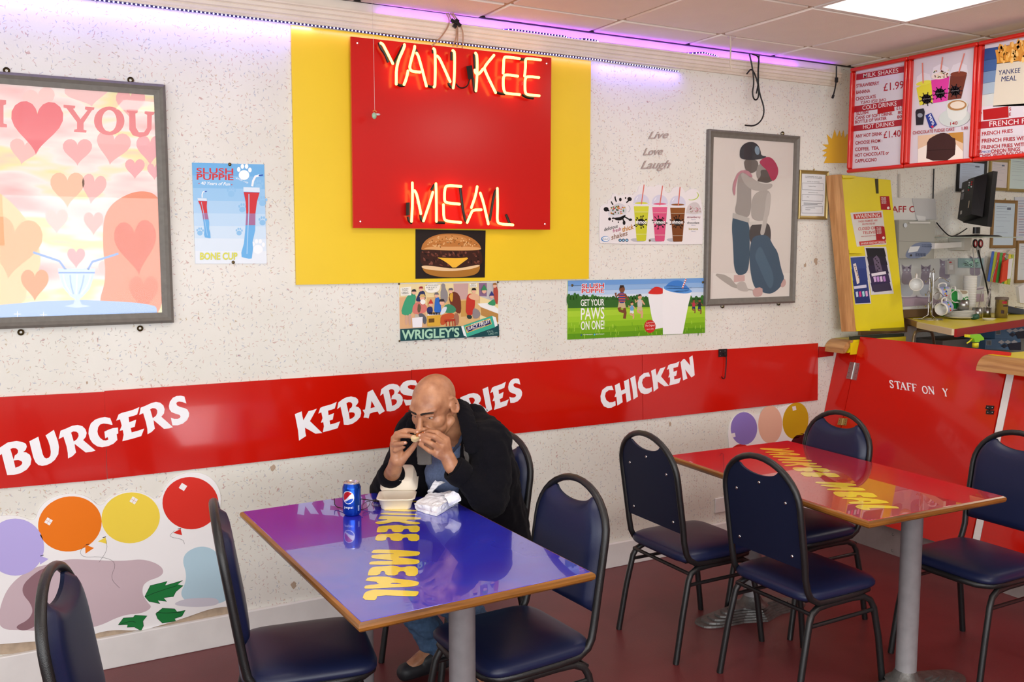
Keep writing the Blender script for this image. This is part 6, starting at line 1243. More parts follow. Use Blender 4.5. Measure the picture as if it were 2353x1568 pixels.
t, a = kbox('small_box', 'small clear plastic dispenser on the kitten poster', 'dispenser', [(2177, 599), (2194, 598), (2195, 630), (2177, 631)], .02, ink('b4b2b0')); a.ell(2184, 603, 3.4, 1.8, 'b0383c'); a.rect(2181, 609, 2190, 620, 'c9c9cc'); at_world(a.b, 'label_print', t)
# wall bracket, monitor shelf, television
t = thing('wall_bracket', 'white steel bracket carrying the small glass shelf under the television', 'bracket', PY(2180, 565, -.1))
b = MB(); b.hexa([PY(*p, -.10) for p in [(2148, 559), (2216, 556), (2216, 568), (2148, 572)]], [PY(*p, -.10) + Vector((0, .03, 0)) for p in [(2148, 559), (2216, 556), (2216, 568), (2148, 572)]], M_white); b.hexa([PY(*p, -.12) for p in [(2216, 547), (2233, 546), (2230, 577), (2216, 575)]], [PY(*p, -.12) + Vector((0, .115, 0)) for p in [(2216, 547), (2233, 546), (2230, 577), (2216, 575)]], ink('c4c0b8'))
at_world(b, 'arm', t)
A0 = PY(2250, 546, -.22); b = MB(); b.box((A0.x, -.20, A0.z), (.40, .36, .006), mat('shelf_glass', 'a9b4a8', rough=.1, alpha=1)); at_world(b, 'shelf_plate', t)
tvp = Vector((A0.x - .02, -.22, A0.z + .004))
t = thing('television', 'small black flat television seen from behind on the glass shelf', 'television', tvp)
def TV(px, py, y): return PY(px, py, y)
front = [(2290, 390), (2291, 392), (2276, 520), (2272, 522)]
b = MB(); bez = [PY(2282, 393, -.34), PY(2291, 390, -.34), PY(2277, 519, -.34), PY(2268, 521, -.34)]
back_o = [PY(2225, 412, -.10), PY(2282, 393, -.34), PY(2268, 521, -.34), PY(2213, 512, -.10)]
n_ = (back_o[1] - back_o[0]).cross(back_o[3] - back_o[0]).normalized()
if n_.dot(_c - back_o[0]) < 0: n_ = -n_
b.hexa(back_o, [p - n_ * .03 for p in back_o], M_black); q = [PY(*p, -.22) for p in [(2222, 425), (2262, 402), (2262, 400), (2283, 391), (2276, 519), (2246, 528), (2217, 520), (2211, 512)]]
at_world(b, 'screen_housing', t)
b = MB(); c_ = sum(back_o, Vector()) / 4; U = (back_o[1] - back_o[0]); V = (back_o[3] - back_o[0]); P_ = lambda u, v, d: back_o[0] + U * u + V * v + n_ * d
b.hexa([P_(.12, .12, .055), P_(.62, .10, .055), P_(.66, .92, .055), P_(.10, .95, .055)], [P_(.02, .03, 0), P_(.80, .03, 0), P_(.80, .98, 0), P_(.02, .99, 0)], mat('tv_black', '17171a', rough=.35)); at_world(b, 'rear_bulge', t)
b = MB()
for k, c in enumerate(('c8c8cc', 'b03030', 'c8c8cc', 'b03030', '3a8a5a', 'c8c8cc', 'b03030')): b.sphere(P_(.44 + .10 * (k % 2), .18 + .055 * (k // 2), .056), .0055, ink(c), 8, 5)
for (u, v, du, dv, c) in ((.16, .30, .08, .05, 'b0b0b0'), (.16, .38, .10, .14, '6a6a6c'), (.20, .78, .06, .08, 'a8a49c'), (.50, .60, .04, .16, '9a8f7c')): b.hexa([P_(u, v, .0575), P_(u + du, v, .0575), P_(u + du, v + dv, .0575), P_(u, v + dv, .0575)], [P_(u, v, .054), P_(u + du, v, .054), P_(u + du, v + dv, .054), P_(u, v + dv, .054)], ink(c))
at_world(b, 'sockets_and_labels', t)['kind'] = 'stuff'
b = MB(); b.tube([tvp + Vector((-.01, 0, .06)), tvp + Vector((-.01, 0, .02))], .028, M_black, 12, rb=.018); b.lathe([(0, .016), (.12, .010), (.14, .002), (.14, 0), (0, 0)], M_black, tvp, 28); at_world(b, 'stand', t)
tag(MB().tube([PY(x, y, -.05) for x, y in chaikin([(2152, 512), (2165, 528), (2183, 545), (2200, 540), (2222, 525)], 2)], .004, M_black, 6).build('cable'), 'black cable sagging between the alarm panel and the television', 'cable')
# certificates in the kitchen
TX = [('r', .1, .08, .6, .09, '7a86a0'), ('r', .1, .13, .8, .135, '7a86a0'), ('r', .1, .2, .7, .205, '7a86a0'), ('r', .1, .27, .85, .275, '8a94a8'), ('r', .1, .34, .6, .345, '8a94a8'), ('r', .1, .42, .8, .425, '8a94a8'), ('r', .62, .1, .8, .16, '6a7284'), ('r', .1, .55, .5, .555, '8a94a8'), ('r', .15, .7, .7, .705, '8a94a8')]
KC = 'certificates hanging on the kitchen wall'
certificate([(2202, 366), (2268, 368), (2268, 440), (2203, 443)], M_black, -.018, 'black framed certificate partly behind the television', TX, KC, 'bccbe0')
certificate([(2268, 366), (2322, 364), (2321, 437), (2284, 440)], M_gold, -.018, 'gold framed pinkish certificate under the french fries menu board', TX, KC, 'd8cfd0')
certificate([(2318, 360), (2380, 358), (2380, 440), (2317, 443)], M_gold, -.018, 'wide pale framed certificate at the upper right photo edge', TX, KC, 'c9dad8')
certificate([(2284, 459), (2338, 461), (2336, 570), (2279, 571)], M_goldd, -.018, 'brown framed pale blue certificate right of the television', TX, KC, 'c0d0dc')
certificate([(2340, 553), (2400, 553), (2398, 650), (2335, 650)], M_goldd, -.018, 'brown framed certificate at the right photo edge above the card machine', TX, KC, 'd4d8dc')
t, a = kbox('wall_papers', 'loose printed papers pinned at the right photo edge between certificates', 'paper', [(2332, 453), (2370, 453), (2370, 555), (2336, 553)], .003, ink('c6cad4'))
for k in range(14): a.line([(2340, 462 + 6 * k), (2362 - (k % 3) * 5, 462 + 6 * k)], 1.2, 'a06a78' if k % 5 == 2 else '8088a8')
at_world(a.b, 'print', t)
# folders, scissors
t = thing('plastic_pocket', 'clear wall pocket of coloured plastic straws and wallets', 'wall pocket', PY(2290, 650, -.06))
for k, c in enumerate(('3a62b8', 'a8b83a', 'c43a34', '4a9a44', 'c43a34', '4a9a44', 'd8c43a', 'a8b83a')):
    x = 2276 + 6.5 * k; A_ = [PY(*p, -.05 - .004 * k) for p in [(x + 4, 578 + k), (x + 9, 578 + k), (x - 1, 648 + k), (x - 7, 646 + k)]]; b = MB(); b.hexa(A_, [p + Vector((0, .003, 0)) for p in A_], mat('straw_' + c, c, rough=.3)); at_world(b, 'straw_bundle', t)
A_ = [PY(*p, -.09) for p in [(2306, 602), (2318, 596), (2314, 644), (2300, 650)]]; b = MB(); b.hexa(A_, [p + Vector((0, .01, 0)) for p in A_], ink('d4452a')); A_ = [PY(*p, -.088) for p in [(2318, 596), (2328, 594), (2322, 640), (2312, 642)]]; b.hexa(A_, [p + Vector((0, .01, 0)) for p in A_], ink('e0dde0')); at_world(b, 'packet', t)
A_ = [PY(*p, -.07) for p in [(2322, 574), (2334, 580), (2316, 598), (2308, 590)]]; b = MB(); b.hexa(A_, [p + Vector((0, .02, 0)) for p in A_], mat('pale_bag', 'c4bcae', rough=.4)); at_world(b, 'bag', t)
t = thing('scissors', 'scissors with black and red handles hanging under the television', 'scissors', PY(2246, 580, -.06))
b = MB()
for x in (2241, 2253): b.tube([PY(*p, -.06) for p in ell(x, 560, 4.4, 9, 0, 14)], .0055, M_black, 6, closed=True); b.tube([PY(*p, -.067) for p in ell(x + 1, 560, 3, 6.5, 0, 12)], .003, ink('a8242c'), 6, closed=True)
at_world(b, 'handles', t)
b = MB(); A_ = [PY(*p, -.06) for p in [(2244, 568), (2254, 568), (2252, 590), (2249, 590)]]; b.hexa(A_, [p + Vector((0, .006, 0)) for p in A_], M_steel); at_world(b, 'blades', t)
tag(MB().tube([PY(x, y, -.10) for x, y in chaikin([(2248, 575), (2256, 610), (2266, 650), (2274, 690), (2272, 705)], 2)], .005, M_black, 6).build('cable'), 'thick black cable running from the television down to the work shelf', 'cable')
tag(MB().tube([PY(2236, 572, -.12), PY(2240, 640, -.12), PY(2240, 690, -.12)], .003, M_steel, 6).build('hanging_rod'), 'thin steel rod hanging under the television shelf', 'rod')
# work shelf with yellow top and red edge
SH = 1.25
t = thing('work_shelf', 'yellow topped kitchen shelf with a red front edge behind the counter', 'shelf', (5.2, -.2, SH))
c0 = [PZ(2083, 731, SH), PZ(2112, 741, SH), PZ(2193, 757, SH), PZ(2450, 720, SH)]
poly = [(4.98, -.005), (c0[0].x, c0[0].y), (c0[1].x, c0[1].y), (c0[2].x, c0[2].y), (c0[3].x, c0[3].y), (c0[3].x + .2, -.005)]
b = MB(); b.hexa([(x, y, SH) for x, y in poly], [(x, y, SH - .02) for x, y in poly], M_yelk); at_world(b, 'shelf_top', t)
def edge(p, q2, m, h=.042, th=.014, nm='edge'):
    p, q2 = Vector((p.x, p.y, 0)), Vector((q2.x, q2.y, 0)); d = (q2 - p).normalized(); n = Vector((d.y, -d.x, 0)) * th; b = MB(); a4 = [p + Vector((0, 0, SH + .001)), q2 + Vector((0, 0, SH + .001)), q2 + Vector((0, 0, SH - h)), p + Vector((0, 0, SH - h))]; b.hexa([v + n for v in a4], a4, m); at_world(b, nm, t)
edge(c0[2], c0[3], ink('9c1c1c')); edge(c0[1], c0[2], mat('bare_wood_edge', 'd8c8a8', rough=.7), .034); edge(c0[0], c0[1], mat('worn_wood', '8a6a48', rough=.7), .03)
at_world(MB().box((5.5, -.015, SH - .05), (1.8, .02, .08), mat('worn_wood', '8a6a48')).box((5.05, -.03, .6), (.05, .05, 1.2), ink('c8c4bc')), 'support', t)
tag(MB().box((5.25, -.02, SH + .028), (.75, .022, .05), mat('brown_batten', '6a5034', rough=.7)).build('trim_2'), 'brown wooden batten behind the work shelf', 'structure', kind='structure')
def onS(px, py): return PZ(px, py, SH)
# mug tree
p = onS(2137, 735); t = thing('mug_tree', 'chrome wire mug tree standing on the yellow kitchen shelf', 'mug rack', p)
b = MB()
for k in range(3): an = k * 2.1 + .4; b.tube([(0.012 * cos(an), .012 * sin(an), .29), (0.012 * cos(an), .012 * sin(an), .03), (.05 * cos(an), .05 * sin(an), .006), (.10 * cos(an), .10 * sin(an), .004)], .003, M_chrome, 6)
b.tube([(.012 * cos(x), .012 * sin(x), .30 + .0) for x in [k * .7 for k in range(9)]], .003, M_chrome, 6); b.tube([(.0, .0, .29), (.012, 0, .315), (.024, 0, .29)], .003, M_chrome, 6); b.build('stem', t)
MB().tube([(.07 * cos(k * .3), .07 * sin(k * .3), .003) for k in range(21)], .003, M_chrome, 6, closed=True).build('base_ring', t)
for s, z, L_ in ((-1, .25, .09), (1, .25, .12), (-1, .17, .085), (1, .16, .08), (-1, .10, .08), (1, .10, .075)):
    MB().tube(chaikin([(0, 0, z - .06), (s * .02, -.01, z), (s * L_ * .6, -.02, z + .015), (s * L_, -.03, z - .02), (s * (L_ + .012), -.03, z - .005)], 2), .0028, M_chrome, 6).build('hook', t)
# mugs
def mug(label, loc, rot, col=None, s=1.0):
    t = thing('mug', label, 'mug', loc, group='mugs on the mug tree'); t.rotation_euler = (Matrix.Rotation(rot[2], 3, 'Z') @ Matrix.Rotation(rot[0], 3, 'X') @ Matrix.Rotation(radians(90), 3, 'Z')).to_euler()
    b = MB(); b.lathe([(0, .0), (.034, 0), (.038, .004), (.040, .03), (.040, .085), (.0385, .088), (.036, .085), (.036, .01), (0, .008)], M_ceramic, (0, 0, -.044), 24); b.build('cup', t)
    MB().tube(chaikin([(.038, 0, .025), (.058, 0, .028), (.066, 0, .0), (.058, 0, -.028), (.038, 0, -.025)], 2), .0052, M_ceramic, 8).build('handle', t)
    if col:
        b = MB(); n = 18; vs = []
        for j in range(2):
            for k in range(n + 1): an = -2.4 + 4.1 * k / n + .0; vs.append((.0404 * cos(an), .0404 * sin(an), -.03 + .058 * j))
        b.add(vs, [(k, k + 1, n + 2 + k, n + 1 + k) for k in range(n)], ink(col), True)
        for k, c in enumerate(('c8483a', 'e0c040', '3a5aa8', 'e0a03a', '4a9a5a')): an = -1.9 + .32 * k; b.sphere((.0400 * cos(an), .0400 * sin(an), .0 + .008 * (k % 2)), .006, ink(c), 8, 5)
        b.build('printed_band', t)
ty = p.y
mug('white mug hanging mouth forward from the upper left hook of the mug tree', PY(2105, 654, ty - .02), (radians(88), 0, radians(-50)))
mug('white mug with lilac band and colourful print hanging low on the mug tree', PY(2170, 708, ty - .05), (radians(100), 0, radians(-82)), 'a9aede')
mug('white mug hanging behind the printed mug, its open end facing right', PY(2190, 682, ty), (radians(85), 0, radians(-25)))
mug('pale mug with lilac band partly hidden behind the lower hooks', PY(2166, 674, ty + .05), (radians(95), 0, radians(-110)), 'a9aede')
# plates
p = onS(2205, 733)
for k in range(6):
    t = tag(MB().lathe([(0, .004), (.05, .004), (.07, .008), (.088, .014), (.089, .016), (.07, .011), (.05, .007), (0, .007)], M_ceramic, (0, 0, 0), 32).build('plate'), ('white plate at the bottom of the plate pile', 'second white plate from the bottom of the pile', 'third white plate from the bottom of the pile', 'fourth white plate from the bottom of the pile', 'second white plate from the top of the pile', 'top white plate of the pile under the steel pot')[k], 'plate', 'pile of white plates'); t.location = (p.x, p.y, SH + .0075 * k)
def steelpot(label, px, py, r, h, z0_=SH, cat='pot', m=M_steel, py_=None):
    p = PZ(px, py, z0_) if py_ is None else PY(px, py, py_); t = thing('steel_pot', label, cat, (p.x, p.y, z0_)); MB().lathe([(0, 0), (r, 0), (r, h), (r * .96, h), (r * .96, .004), (0, .004)], m, (0, 0, 0), 24).build('pot', t); MB().tube([(r, 0, h * .6), (r + .012, 0, h * .6), (r + .014, 0, h * .5)], .003, m, 6).build('handle', t); return t
steelpot('small steel pot standing on the plate pile', 2213, 712, .034, .060, SH + .058)
steelpot('steel pot on the yellow shelf right of the plates', 2245, 731, .030, .065)
steelpot('steel sugar pot between the steel pot and the coffee tin', 2268, 729, .024, .062)
p = onS(2300, 731); t = thing('coffee_tin', 'round metal coffee tin with dark lid on the yellow shelf', 'tin', p); MB().lathe([(0, 0), (.037, 0), (.037, .115), (.039, .117), (.039, .120)], mat('tin_gold', 'a89a84', rough=.25, metal=.8), (0, 0, 0), 28).build('can', t); MB().lathe([(.040, .117), (.040, .130), (.036, .133), (0, .133)], mat('tin_lid', '6a5c50', rough=.4), (0, 0, 0), 28).build('lid', t)
b = MB()
for an0, an1, z0_, z1_, c in ((-2.5, -1.7, .092, .108, 'b02a30'), (-2.3, -1.3, .074, .084, '4a3a30'), (-2.6, -2.1, .03, .05, '3a2018'), (-1.4, -1.2, .02, .03, 'd8d0c0')):
    n = 8; b.add([(.0374 * cos(an0 + (an1 - an0) * k / n), .0374 * sin(an0 + (an1 - an0) * k / n), z) for z in (z0_, z1_) for k in range(n + 1)], [(k, k + 1, n + 2 + k, n + 1 + k) for k in range(n)], ink(c), True)
b.build('label_print', t)
p = onS(2323, 722); t = thing('card_machine', 'grey hand-held card payment machine on the yellow shelf', 'card machine', p); t.rotation_euler = (0, 0, radians(-25)); MB().box((0, 0, .025), (.15, .075, .045), mat('slate_plastic', '4a505c', rough=.4), rot=(0, radians(10), 0), bev=.01).build('body', t)
b = MB()
for i in range(4):
    for j in range(3): b.box((-.035 + .018 * i, -.015 + .015 * j, .0485 - (.018 * i) * .17 + .006), (.012, .010, .004), ink('8a8f9a' if i < 3 else ('c8a03a', '4a9a4a', 'b03a3a')[j]), rot=(0, radians(10), 0))
b.build('keys', t); MB().box((.055, 0, .046), (.03, .05, .003), ink('20242a'), rot=(0, radians(10), 0)).build('screen', t)
p = onS(2272, 737); tag(MB().lathe([(0, 0), (.028, 0), (.038, .012), (.040, .014), (.036, .013), (.027, .003), (0, .003)], M_ceramic, p, 28).build('dish'), 'shallow white dish near the front edge of the yellow shelf', 'dish')
p = onS(2240, 735); t = thing('green_cap', 'dark green round cap beside the plates', 'bung', p + Vector((0, 0, .018))); MB().lathe([(0, -.02), (.015, -.02), (.017, -.018), (.017, .02), (0, .02)], mat('dark_green', '2f5c48', rough=.4), (0, 0, 0), 18, M=Matrix.Rotation(radians(80), 3, 'X')).build('cap', t)  # loose dark green cap lying on the shelf
p = onS(2176, 727); t = thing('green_box', 'dark green box lying behind the mug tree', 'box', p); MB().box((0, .02, .014), (.07, .04, .028), mat('box_green', '1f6a3a', rough=.5)).build('box', t)
# paper cups stack and tea bag
p = PY(2225, 728, -.13); t = thing('cup_stack', 'tall stack of white paper cups on the yellow shelf', 'cups', (p.x, -.13, SH)); t.location = (p.x, -.13, SH)
for k in range(12): MB().lathe([(.034, .016 * k), (.041, .016 * k + .085), (.0425, .016 * k + .087), (.041, .016 * k + .089), (.036, .016 * k + .084)], M_ceramic, (0, 0, 0), 20).build('paper_cup', t)
t = thing('tea_bag_box', 'white and green tea box behind the steel pot', 'box', PY(2205, 705, -.19)); q = [(2186, 664), (2225, 668), (2226, 712), (2186, 712)]; A_ = [PY(*p, -.20) for p in q]; b = MB(); b.hexa(A_, [p + Vector((0, .05, 0)) for p in A_], ink('e4e8e0')); at_world(b, 'box', t)
a = Art(fy(-.2005), (0, -1, 0), .0002); a.poly([(2186, 665), (2200, 666), (2201, 710), (2187, 710)], '1f8a3a'); a.text('PG', 2208, 695, 2225, 692, 10, '1f8a3a', bold=.03); a.poly(chaikin([(2202, 667), (2224, 669), (2222, 676), (2206, 676)], 1, True), 'a89a84'); at_world(a.b, 'print', t)
t = thing('ladle_rack', 'steel wire ladles standing in a pot on the yellow shelf', 'utensils', PY(2262, 700, -.2))
for pts in ([(2262, 722), (2280, 640), (2292, 598)], [(2245, 722), (2256, 670), (2276, 664), (2275, 715)], [(2262, 722), (2272, 690), (2276, 668)]): at_world(MB().tube([PY(x, y, -.2) for x, y in pts], .0032, M_chrome, 6), 'ladle', t)
# below the shelf
t = thing('grey_cabinet', 'grey steel cabinet with a bent handle under the kitchen shelf', 'cabinet', (5.35, -.2, 0)); at_world(MB().box((5.52, -.12, .56), (.85, .22, 1.12), mat('cabinet_grey', '7c7f7c', rough=.4, metal=.2)), 'body', t)
at_world(MB().tube([PY(x, y, -.26) for x, y in chaikin([(2096, 800), (2102, 764), (2112, 760), (2136, 760), (2143, 766), (2148, 800)], 1)], .009, mat('handle_brass', '8a7a62', rough=.3, metal=.7), 8), 'handle', t)
for lab, q in (('blue and white carton, upper of two under the shelf', [(2286, 755), (2360, 750), (2360, 778), (2286, 779)]), ('blue and white carton, lower of two under the shelf', [(2264, 780), (2345, 778), (2345, 805), (2263, 803)])):
    A_ = [PY(*p, -.32) for p in q]; t = thing('carton', lab, 'carton', A_[3], group='cartons under the shelf'); b = MB(); b.hexa(A_, [p + Vector((0, .2, 0)) for p in A_], ink('4f7396')); at_world(b, 'box', t); a = Art(fy(-.3205), (0, -1, 0), .0002)
    Q = lambda u, v: quadpt(q, u, v); a.poly([Q(.03, .12), Q(.18, .12), Q(.18, .6), Q(.03, .6)], '9aa4a8')
    for k in range(9): a.line([Q(.045 + .014 * k, .16), Q(.045 + .014 * k, .56)], .5, '2a2c34')
    for k in range(6): x, y = Q(.45 + .09 * k, .3 + .35 * (k % 2)); a.poly([(x - 8, y), (x, y - 5), (x + 8, y), (x, y + 5)], ('b4b8bc', '22263a')[k % 2])
    a.poly([Q(.62, .45), Q(1, .3), Q(1, 1), Q(.7, 1)], '1c2034'); at_world(a.b, 'print', t)
# spray bottle behind the door
p = PY(2240, 800, -.75); t = thing('spray_bottle', 'spray bottle with a green trigger head behind the counter door', 'bottle', (p.x, p.y, p.z - .16))
at_world(MB().lathe([(0, 0), (.034, 0), (.036, .01), (.036, .10), (.030, .13), (.014, .155), (.013, .17)], M_cup, (p.x, p.y, p.z - .16), 20), 'bottle', t)
gy = lambda x, y: PY(x, y, -.75); b = MB()
A_ = [gy(*q_) for q_ in [(2226, 770), (2248, 768), (2256, 776), (2257, 781), (2247, 783), (2246, 786), (2236, 786), (2234, 778), (2226, 776)]]; b.hexa([v + Vector((0, -.012, 0)) for v in A_], [v + Vector((0, .012, 0)) for v in A_], mat('spray_green', '8fd42a', rough=.3)); at_world(b, 'spray_head', t)
b = MB(); A_ = [gy(*q_) for q_ in [(2219, 769), (2227, 769), (2227, 776), (2219, 775)]]; b.hexa([v + Vector((0, -.008, 0)) for v in A_], [v + Vector((0, .008, 0)) for v in A_], mat('spray_yellow', 'e6e02a', rough=.3)); b.tube([gy(2234, 778), gy(2228, 785), gy(2222, 789)], .0045, mat('spray_yellow', 'e6e02a'), 6); b.lathe([(0, 0), (.017, 0), (.017, .026), (0, .026)], mat('spray_yellow', 'e6e02a'), gy(2241, 798) + Vector((0, 0, -.002)), 18); at_world(b, 'nozzle_and_trigger', t)
t, a = kbox('white_apron', 'white cloth hanging at the right photo edge behind the counter', 'cloth', [(2340, 660), (2380, 640), (2380, 705), (2344, 696)], .02, ink('d8d6d4'), y=-.25)
tag(MB().box((4.90, -.30, .5), (.02, .02, 1.0), M_white).build('thin_post'), 'thin pale post behind the counter door', 'post')
# ================================================================== THE MAN
def cap_mesh(bm, p, q, r1, r2, n=14, sx=None):
    p, q = Vector(p), Vector(q); d = q - p; L_ = d.length; d = d.normalized() if L_ > 1e-6 else Vector((0, 0, 1)); R = d.to_track_quat('Z', 'Y').to_matrix(); prof = []
    for k in range(5): a_ = -pi / 2 + (pi / 2) * k / 4; prof.append((r1 * cos(a_), r1 * sin(a_)))
    for k in range(5): a_ = (pi / 2) * k / 4; prof.append((r2 * cos(a_), L_ + r2 * sin(a_)))
    rows = []
    for r, z in prof[1:-1]: rows.append([bm.verts.new(p + R @ Vector((r * cos(2 * pi * k / n), r * sin(2 * pi * k / n), z))) for k in range(n)])
    b0 = bm.verts.new(p + R @ Vector((0, 0, -r1))); b1 = bm.verts.new(p + R @ Vector((0, 0, L_ + r2)))
    for k in range(n):
        k2 = (k + 1) % n; bm.faces.new((b0, rows[0][k2], rows[0][k])); bm.faces.new((b1, rows[-1][k], rows[-1][k2]))
        for i in range(len(rows) - 1): bm.faces.new((rows[i][k], rows[i][k2], rows[i + 1][k2], rows[i + 1][k]))
def ell_mesh(bm, c, rad, M):
    v = bmesh.ops.create_uvsphere(bm, u_segments=24, v_segments=16, radius=1)['verts']
    for x in v: x.co = Vector(c) + M @ Vector((x.co.x * rad[0], x.co.y * rad[1], x.co.z * rad[2]))
def remeshed(bm, voxel, smooth=3, fac=.5):
    bmesh.ops.recalc_face_normals(bm, faces=bm.faces)
    me = bpy.data.meshes.new('tmp'); bm.to_mesh(me); bm.free(); o = bpy.data.objects.new('tmp', me); COL.objects.link(o)
    m = o.modifiers.new('r', 'REMESH'); m.mode = 'VOXEL'; m.voxel_size = voxel; m.adaptivity = 0
    dg_ = bpy.context.evaluated_depsgraph_get(); ev = o.evaluated_get(dg_); me2 = bpy.data.meshes.new_from_object(ev); bpy.data.objects.remove(o)
    b2 = bmesh.new(); b2.from_mesh(me2)
    for _ in range(smooth): bmesh.ops.smooth_vert(b2, verts=b2.verts, factor=fac, use_axis_x=True, use_axis_y=True, use_axis_z=True)
    return b2
def bm_obj(b2, name, material, parent):
    me = bpy.data.meshes.new(name); b2.to_mesh(me); b2.free(); me.materials.clear(); me.materials.append(material)
    me.polygons.foreach_set('use_smooth', [True] * len(me.polygons)); me.polygons.foreach_set('material_index', [0] * len(me.polygons)); o = bpy.data.objects.new(name, me); COL.objects.link(o)
    o.parent = parent; o.matrix_parent_inverse = Matrix.Translation(-parent.location); return o
from mathutils import noise as MN
def ruffle(b2, amp, sc, axis_bias=(1, 1, 1), fn=None):
    b2.normal_update()
    for v in b2.verts:
        p = Vector((v.co.x * sc * axis_bias[0], v.co.y * sc * axis_bias[1], v.co.z * sc * axis_bias[2])); d = MN.noise(p) + .5 * MN.noise(p * 2.3) - .25
        v.co += v.normal * (d * amp * (fn(v.co) if fn else 1))

HC = PY(998, 934, -.865)                      # head centre
FH = Vector((-.845, -.535, 0)).normalized(); pt_ = radians(24)
HF = (FH * cos(pt_) - Vector((0, 0, 1)) * sin(pt_)).normalized(); HU = (FH * sin(pt_) + Vector((0, 0, 1)) * cos(pt_)).normalized(); HR = HF.cross(HU).normalized()     # HR = his right
HM = Matrix((HR, HF, HU)).transposed()        # local x=his right, y=forward, z=up
def hp(x, y, z): return HC + HM @ Vector((x, y, z))
SKIN = bpy.data.materials.new('skin'); SKIN.use_nodes = True
_n = SKIN.node_tree; _b = _n.nodes['Principled BSDF']; _t = _n.nodes.new('ShaderNodeTexCoord'); _z = _n.nodes.new('ShaderNodeTexNoise'); _z.inputs['Scale'].default_value = 26; _z.inputs['Detail'].default_value = 6
_cr = _n.nodes.new('ShaderNodeValToRGB'); _cr.color_ramp.elements[0].color = lin('9a6548'); _cr.color_ramp.elements[0].position = .3; _cr.color_ramp.elements[1].color = lin('c08a66'); _cr.color_ramp.elements[1].position = .7
_n.links.new(_t.outputs['Object'], _z.inputs['Vector']); _n.links.new(_z.outputs[0], _cr.inputs[0]); _n.links.new(_cr.outputs[0], _b.inputs['Base Color']); _b.inputs['Roughness'].default_value = .42; _b.inputs['Subsurface Weight'].default_value = .12; _b.inputs['Subsurface Radius'].default_value = (.010, .004, .002)
_z2 = _n.nodes.new('ShaderNodeTexNoise'); _z2.inputs['Scale'].default_value = 300; _bp = _n.nodes.new('ShaderNodeBump'); _bp.inputs['Strength'].default_value = .25; _bp.inputs['Distance'].default_value = .0015; _n.links.new(_t.outputs['Object'], _z2.inputs['Vector']); _n.links.new(_z2.outputs[0], _bp.inputs['Height']); _n.links.new(_bp.outputs[0], _b.inputs['Normal'])
FLEECE = mat('black_fleece', '121116', rough=.95, spec=.08, sheen=.03, bump=.5, bscale=420)
LINING = mat('grey_lining', '6b6764', rough=.9, spec=.1, bump=.3, bscale=300)
SHIRT = mat('heather_blue_shirt', '5d6a88', rough=.9, spec=.1, var=.16, vscale=140, bump=.2, bscale=300)
DENIM = mat('denim', '4f6a8c', rough=.85, spec=.15, var=.22, vscale=60, bump=.35, bscale=240)

man = thing('person', 'bald man in a black fleece jacket eating with both hands at the blue table', 'person', (1.6, -.72, 0))
PEL = Vector((1.665, -.715, .545)); CHE = Vector((1.615, -.775, .83)); NB = PY(1072, 975, -.80)
LS = PY(1122, 1012, -.955); RS = Vector((1.425, -.59, LS.z + .005)); LE = PY(1128, 1152, -1.02); RE = PY(884, 1126, -.555)
LW = PY(1038, 1072, -1.000); RW = PY(907, 1076, -.825)
bm = bmesh.new()
C = lambda p, q, a_, b_: cap_mesh(bm, p, q, a_, b_)
E_l = lambda c, rad: ell_mesh(bm, hp(*c), rad, HM)
# skull and face
E_l((0, -.012, .032), (.074, .096, .083)); E_l((0, .030, .020), (.066, .066, .070)); E_l((0, .036, -.035), (.058, .055, .058)); E_l((0, .052, -.075), (.042, .036, .030))
C(hp(0, .068, -.098), hp(0, .062, -.092), .021, .022)
C(hp(-.056, .0, -.055), hp(-.024, .062, -.098), .019, .017); C(hp(.056, .0, -.055), hp(.024, .062, -.098), .019, .017)
C(hp(-.030, .084, .030), hp(-.006, .089, .026), .0115, .012); C(hp(.030, .084, .030), hp(.006, .089, .026), .0115, .012); C(hp(-.050, .066, .032), hp(-.028, .084, .031), .010, .011); C(hp(.050, .066, .032), hp(.028, .084, .031), .010, .011)
C(hp(0, .092, .018), hp(0, .116, -.026), .0075, .0115); E_l((-.0135, .104, -.031), (.0085, .011, .008)); E_l((.0135, .104, -.031), (.0085, .011, .008)); E_l((0, .119, -.028), (.010, .009, .009))
E_l((-.040, .052, -.022), (.027, .030, .030)); E_l((.040, .052, -.022), (.027, .030, .030)); E_l((-.036, .050, -.055), (.028, .030, .026)); E_l((.036, .050, -.055), (.028, .030, .026)); E_l((0, .086, -.055), (.026, .020, .017)); C(hp(-.017, .098, -.052), hp(.017, .098, -.052), .0058, .0058); C(hp(-.015, .096, -.064), hp(.015, .096, -.064), .0068, .0068)
C(hp(-.020, .100, -.036), hp(-.036, .080, -.060), .0065, .0085); C(hp(.020, .100, -.036), hp(.036, .080, -.060), .0065, .0085)
for s in (-1, 1):
    ea = [(s * (.074 + .010 * (-cos(k * .55) * .5 + .5) + (.004 if 0 < k < 8 else 0)), -.012 - .020 * sin(k * .55 - .3) * 1.0, .006 + .030 * cos(k * .55 - .3)) for k in range(9)]
    for k in range(8): C(hp(*ea[k]), hp(*ea[k + 1]), .0048, .0048)
    E_l((s * .076, -.012, .004), (.006, .014, .026)); C(hp(s * .074, .0, -.026), hp(s * .072, .002, -.020), .006, .006); C(hp(s * .078, .004, .010), hp(s * .077, .004, -.010), .004, .005)
